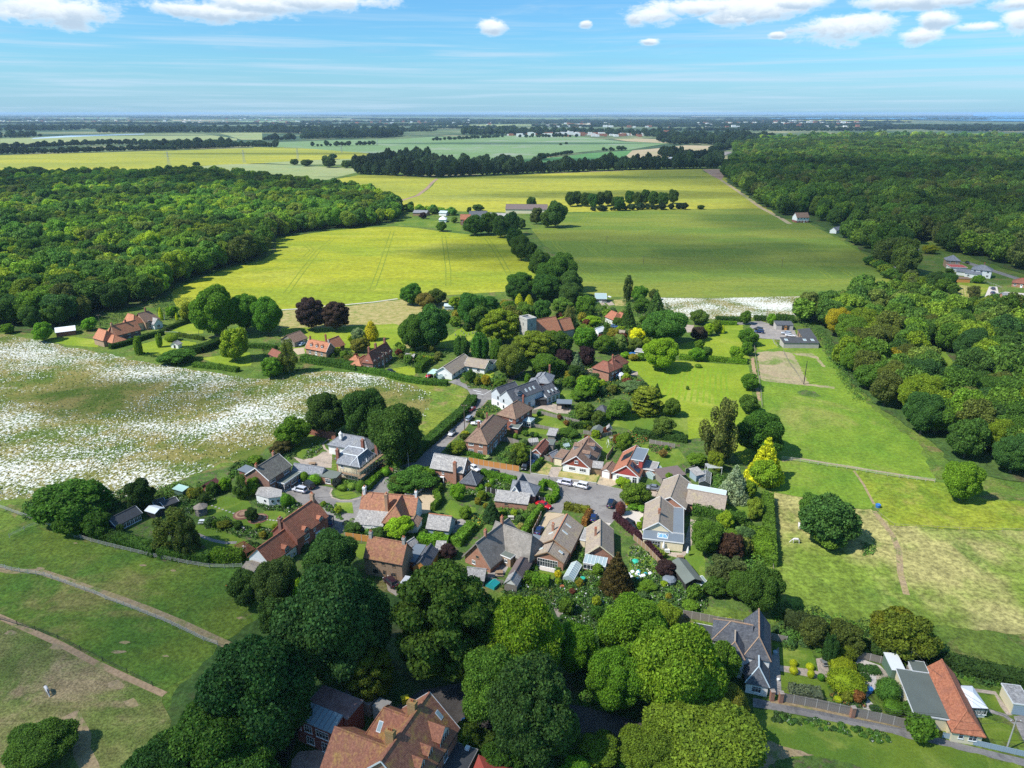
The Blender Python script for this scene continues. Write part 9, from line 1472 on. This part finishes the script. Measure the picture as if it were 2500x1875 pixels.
for i in range(9):bb=MB();bb.box(0,-.06,2.4,4.5,.06,2.5);o=bb.mesh('slat_mesh','m0')if i==0 else o;
pg_=root('pergola','white slatted pergola beside the white greenhouse','pergola',tuple(W('V4',470,1440)));[link('slat',o,pg_,loc=(0,i*.45,0))for i in range(7)];[MB().box(x,y,0,x+.1,y+.1,2.4).build('post','m0',pg_)for x in(.1,4.3)for y in(0,2.7)]

q38_('trampoline','dark covered trampoline hump in the lower gardens','trampoline','V9',960,1560,[('cover',MB().lathe([(1.5,0),(1.6,1.0),(1.1,1.5),(.1,1.6)],12),'m23')])
q38_('water_butt','green dome cover on the lawn beside the purple hedge','cover','V9',505,1285,[('cover',MB().lathe([(.9,0),(.85,.4),(.4,.65),(.05,.7)],12),'m44')]);q38_('water_butt','purple and green upright water butts','water butt','V8',1650,1610,[('tank',MB().lathe([(.6,0),(.65,.7),(.55,1.3),(.1,1.35)],12),'purple_plastic'),('lid',MB().lathe([(.6,0),(.6,1.2),(.1,1.25)],10,(.5,1.5)),'m44')])
ss=root('rubbish_heap','heap of white sacks and sheets on the lower lawn','rubbish',tuple(W('V9',550,1450)));rq=random.Random(3)
for i in range(16):bb=MB();x,y=rq.gauss(0,1.4),rq.gauss(0,.8);bb.lathe([(.45,0),(.5,.3),(.2,.55)],7,(x,y));bb.build('sack','m47' if i%5 else 'teal_cover',parent=ss)
for(lb,r,x,y,m,s)in(('blue drum in the dry paddock corner','V10',1015,465,'m41',.7),('yellow chair in the long house garden','V6',1010,1090,'m45',.6),('yellow orange pots by the scaffolded house','V1',1340,1085,'m45',.7),('orange tub on the left paddock bank','V6',650,1520,'orange_plastic',.5),('white urn on the oval lawn','V1',1605,1195,'m0',.45),('white stone ornament on the terrace corner','V9',1330,760,'m13',.5),('blue bin beside the white porch','V1',935,1085,'m41',.6),('dark bin by the slate garage','V7',1600,650,'m3',.8),('white planter on the brick path','V14',970,715,'m0',.3),('blue grey tub on the brick path','V14',940,430,'m48',.5),('group of blue bins on the white gravel','V14',1950,840,'m41',.7),('clay pot near the first greenhouse','V8',1395,1640,'pot',.5),('white statue in the workshop yard','V7',1770,660,'m0',.4),('green bucket in the lower garden','V7',1945,1560,'m44',.6),('white post marker on the striped lawn edge','R6',692,260,'m0',.7),('blue rubbish bin by the dark yard','V12',1685,720,'m41',.8)):
 q38_('tub',lb,'container',r,x,y,[('tub',MB().lathe([(s*.8,0),(s,s*1.3),(s*.9,s*1.4),(s*.8,s*1.25)],10),m)])
for(x,y,k)in((235,1610,0),):pass

for(cx_,cy_,s)in((850,535,1),(1050,590,1)):
 c=W('V6',cx_,cy_);ro=root('round_steps','left curved brick steps on the garden lawn' if cx_<900 else 'right curved brick steps on the garden lawn','steps',tuple(c))
 for k in range(4):bb=MB();bb.lathe([(2.6-k*.55,0),(2.6-k*.55,.12+k*.12),(2.1-k*.5,.12+k*.12)],24);bb.build('step','m9' if k%2 else 'm8',parent=ro)
sm_=MB().box(-.28,-.22,0,.28,.22,.1).mesh('stone_mesh','concrete');ssr=root('stepping_stones','line of pale stepping stones across the garden lawn','stepping stones',tuple(W('V6',430,415)))
for i in range(8):p=W('V6',430+i*48,415+i*17)-W('V6',430,415);link('stone',sm_,ssr,loc=tuple(p))
ssr=root('stepping_stones','second line of pale stones toward the long house','stepping stones',tuple(W('V6',1125,600)))
for i in range(7):p=W('V6',1125+i*45,600+i*4)-W('V6',1125,600);link('stone',sm_,ssr,loc=tuple(p))
for(x,y,a_)in((1845,590,2.2),(1995,610,2.4),(1905,690,1.8),(2015,1030,1.5),(1840,580,1.2)):p=W('V14',x,y);hh=link('parterre_bed',q9_([Vector((-a_/2,0,0)),Vector((a_/2,0,0))],a_,.5,int(x),.2),loc=tuple(p));hh.color=(.06,.14,.03,1);tag(hh,{1845:'upper left green bed in the white gravel',1995:'upper right oblong bed in the white gravel',1905:'middle square bed in the white gravel',2015:'lowest square bed in the white gravel',1840:'small bed against the parterre fence'}[x],'flower bed')

gs=MB().box(-.35,-.07,0,.35,.07,.95).mesh('gravestone_mesh','concrete');rq=random.Random(9)
for i,(x,y)in enumerate(((620,770),(700,720),(730,750),(770,700),(800,760),(850,745),(880,740),(900,735),(760,780),(690,790))):p=W('R3',x,y);o=link('gravestone',gs,loc=tuple(p));o.rotation_euler=(0,rq.uniform(-.06,.06),1.2+rq.uniform(-.2,.2));tag(o,'pale headstone in the sunlit churchyard grass','gravestone','headstones in the churchyard')

for i in range(13):q29_('mown_stripe','R4',[(1480+i*66,1170+i*4),(1300+i*84,1600+i*10)],.8,'lawn_stripe',None)

def q28_(name,pts,edges,rad,m,parent,loc=(0,0,0)):
 me=bpy.data.meshes.new(name);me.from_pydata(pts,edges,[]);me.materials.append(MATS[m]);o=link(name,me,parent=parent,loc=loc);md=o.modifiers.new('skin','SKIN');
 for i,r_ in enumerate(rad):v=me.skin_vertices[0].data[i];v.radius=(r_,r_)if not isinstance(r_,tuple)else r_
 me.skin_vertices[0].data[0].use_root=True;s=o.modifiers.new('smooth','SUBSURF');s.levels=s.render_levels=2;return o
def horse(label,r,x,y,rz,coat='horse_grey'):
 ro=root('horse',label,'horse',tuple(W(r,x,y)),rz);P=[(0,0,1.15),(.5,0,1.18),(.75,0,1.2),(1.0,0,1.0),(1.25,0,.62),(1.42,0,.3),(1.6,0,.1),(-.5,0,1.2),(-.78,0,1.15)];E=[(0,1),(1,2),(2,3),(3,4),(4,5),(5,6),(0,7),(7,8)];Rd=[(.3,.34),(.28,.33),(.24,.3),.17,.13,.12,.07,(.3,.33),.24]
 for(bx,by,hind)in((.62,.16,0),(.62,-.16,0),(-.72,.17,1),(-.72,-.17,1)):
  n=len(P);P+=[(bx,by,.85),(bx+(.06 if not hind else .1)*(1 if by>0 else .3),by,.5 if not hind else .55),(bx-(.0 if not hind else .1),by,.2),(bx+.03,by,.04)];E+=[(2 if not hind else 8,n),(n,n+1),(n+1,n+2),(n+2,n+3)];Rd+=[.13 if not hind else .17,.07,.05,.07]
 q28_('body',P,E,Rd,coat,ro);q28_('tail',[(-.98,0,1.2),(-1.1,0,.9),(-1.08,0,.45)],[(0,1),(1,2)],[.05,.08,.04],'horse_dark',ro);q28_('mane',[(.75,0,1.42),(1.05,0,1.2),(1.3,0,.8)],[(0,1),(1,2)],[.05,.07,.05],'horse_dark',ro);return ro
horse('grey and white horse grazing left of the round copse','V10',345,758,pi*.95);horse('pale horse standing rear on beside the round copse','V10',370,632,pi*.4);horse('pale horse grazing in the bottom left paddock','V11',402,1025,-pi*.25)
def person(label,r,x,y,top='dark_cloth'):
 ro=root('person',label,'person',tuple(W(r,x,y)));P=[(0,0,.95),(0,0,1.2),(0,0,1.42),(0,0,1.52),(0,0,1.66),(-.1,0,.9),(-.12,.05,.5),(-.13,0,.08),(.1,0,.9),(.12,-.05,.5),(.13,0,.08),(-.2,0,1.38),(-.27,.03,1.1),(-.25,-.1,.86),(.2,0,1.38),(.27,.03,1.1),(.25,-.1,.86)]
 q28_('body',P,[(0,1),(1,2),(2,3),(3,4),(0,5),(5,6),(6,7),(0,8),(8,9),(9,10),(2,11),(11,12),(12,13),(2,14),(14,15),(15,16)],[.15,.14,.15,.06,.11,.1,.07,.05,.1,.07,.05,.07,.05,.04,.07,.05,.04],top,ro);MB().lathe([(.02,1.55),(.1,1.62),(.11,1.7),(.07,1.78),(.01,1.8)],10).build('head','skin',ro);return ro
person('person in dark clothes standing on the back lawn','V3',1030,975)
q38_('swing','white A frame swing on the bungalow lawn','swing','V3',1160,1070,[('frame',(lambda b:[b.beam(a,c,.09)for a,c in(((-1,0,0),(-.5,0,1.9)),((0,.4,0),(-.5,0,1.9)),((-1,2.4,0),(-.5,2.4,1.9)),((0,2,0),(-.5,2.4,1.9)),((-.5,0,1.9),(-.5,2.4,1.9)))]and b)(MB()),'m0')])

m=bpy.data.materials.new('cloud');m.use_nodes=True;t=NT(m.node_tree);t.n.clear();tc=t.new('ShaderNodeTexCoord').outputs['Object'];oi=t.new('ShaderNodeObjectInfo')
s=t.new('ShaderNodeSeparateXYZ');t.put(s.inputs[0],tc);rr=t.math('SQRT',t.math('ADD',t.math('MULTIPLY',s.outputs[0],s.outputs[0]),t.math('MULTIPLY',s.outputs[1],s.outputs[1])))
off=t.new('ShaderNodeVectorMath',operation='ADD');t.put(off.inputs[0],tc);cr_=t.new('ShaderNodeCombineXYZ');t.put(cr_.inputs[0],t.math('MULTIPLY',oi.outputs['Random'],40));t.l.new(cr_.outputs[0],off.inputs[1])
n1=t.noise(off.outputs[0],2.0,4,.55);a=t.smooth(t.math('ADD',rr,t.math('MULTIPLY',t.math('SUBTRACT',n1,.5),1.5)),1.0,.45);a=t.math('MULTIPLY',a,t.smooth(rr,.98,.8));cs=t.new('ShaderNodeSeparateColor');t.l.new(oi.outputs['Color'],cs.inputs[0]);a=t.math('MULTIPLY',a,cs.outputs[0])
d=t.new('ShaderNodeBsdfDiffuse');d.inputs[0].default_value=(.85,.87,.9,1);tp=t.new('ShaderNodeBsdfTransparent');mx=t.new('ShaderNodeMixShader');t.put(mx.inputs[0],a);t.l.new(tp.outputs[0],mx.inputs[1]);t.l.new(d.outputs[0],mx.inputs[2]);ou=t.new('ShaderNodeOutputMaterial');t.l.new(mx.outputs[0],ou.inputs[0]);MATS['cloud']=m
cb=MB();V_,F_=ico(4);cb.v=[tuple(v)for v in V_];cb.f=[tuple(f)for f in F_];cme=cb.mesh('cloud_mesh','cloud',True)
ALT=700
for(x,y,ra,rb,k)in[(2150,430,560,330,.42),(2350,530,330,240,.3),(2400,640,160,90,.3),(1560,610,190,120,.26),(1900,630,120,80,.26),(260,455,330,170,.38),(650,470,160,130,.28),(1150,615,70,45,.34),(1620,475,300,65,.32),(1250,432,400,40,.36),(620,1720,75,60,.22),(1150,1720,60,50,.2),(150,1430,70,50,.24),(2380,1780,70,40,.2),(1500,390,420,90,.36),(700,375,500,60,.38),(330,965,55,28,.2),(1250,350,600,120,.4),(300,330,700,160,.4)]:
 p=U(x,y);o=link('cloud',cme,loc=(p.x+SD.x/SD.z*ALT,p.y+SD.y/SD.z*ALT,ALT));o.scale=(ra,rb,ra*.08);o.color=(k,k,k,1);tag(o,'soft white cloud drifting overhead',None,None,'stuff')

m=bpy.data.materials.new('haze');m.use_nodes=True;m.node_tree.nodes.clear();nt=m.node_tree
v=nt.nodes.new('ShaderNodeVolumePrincipled');o_=nt.nodes.new('ShaderNodeOutputMaterial');nt.links.new(v.outputs[0],o_.inputs['Volume'])
v.inputs['Color'].default_value=(.5,.72,1,1);v.inputs['Density'].default_value=4.0e-5;v.inputs['Anisotropy'].default_value=0.0
MATS['haze']=m;b=MB();b.box(-S*.95,-390,-1.6,S*.95,S*.95,106);tag(b.build('haze','haze'),'thin blue haze over the far land',None,None,'stuff')
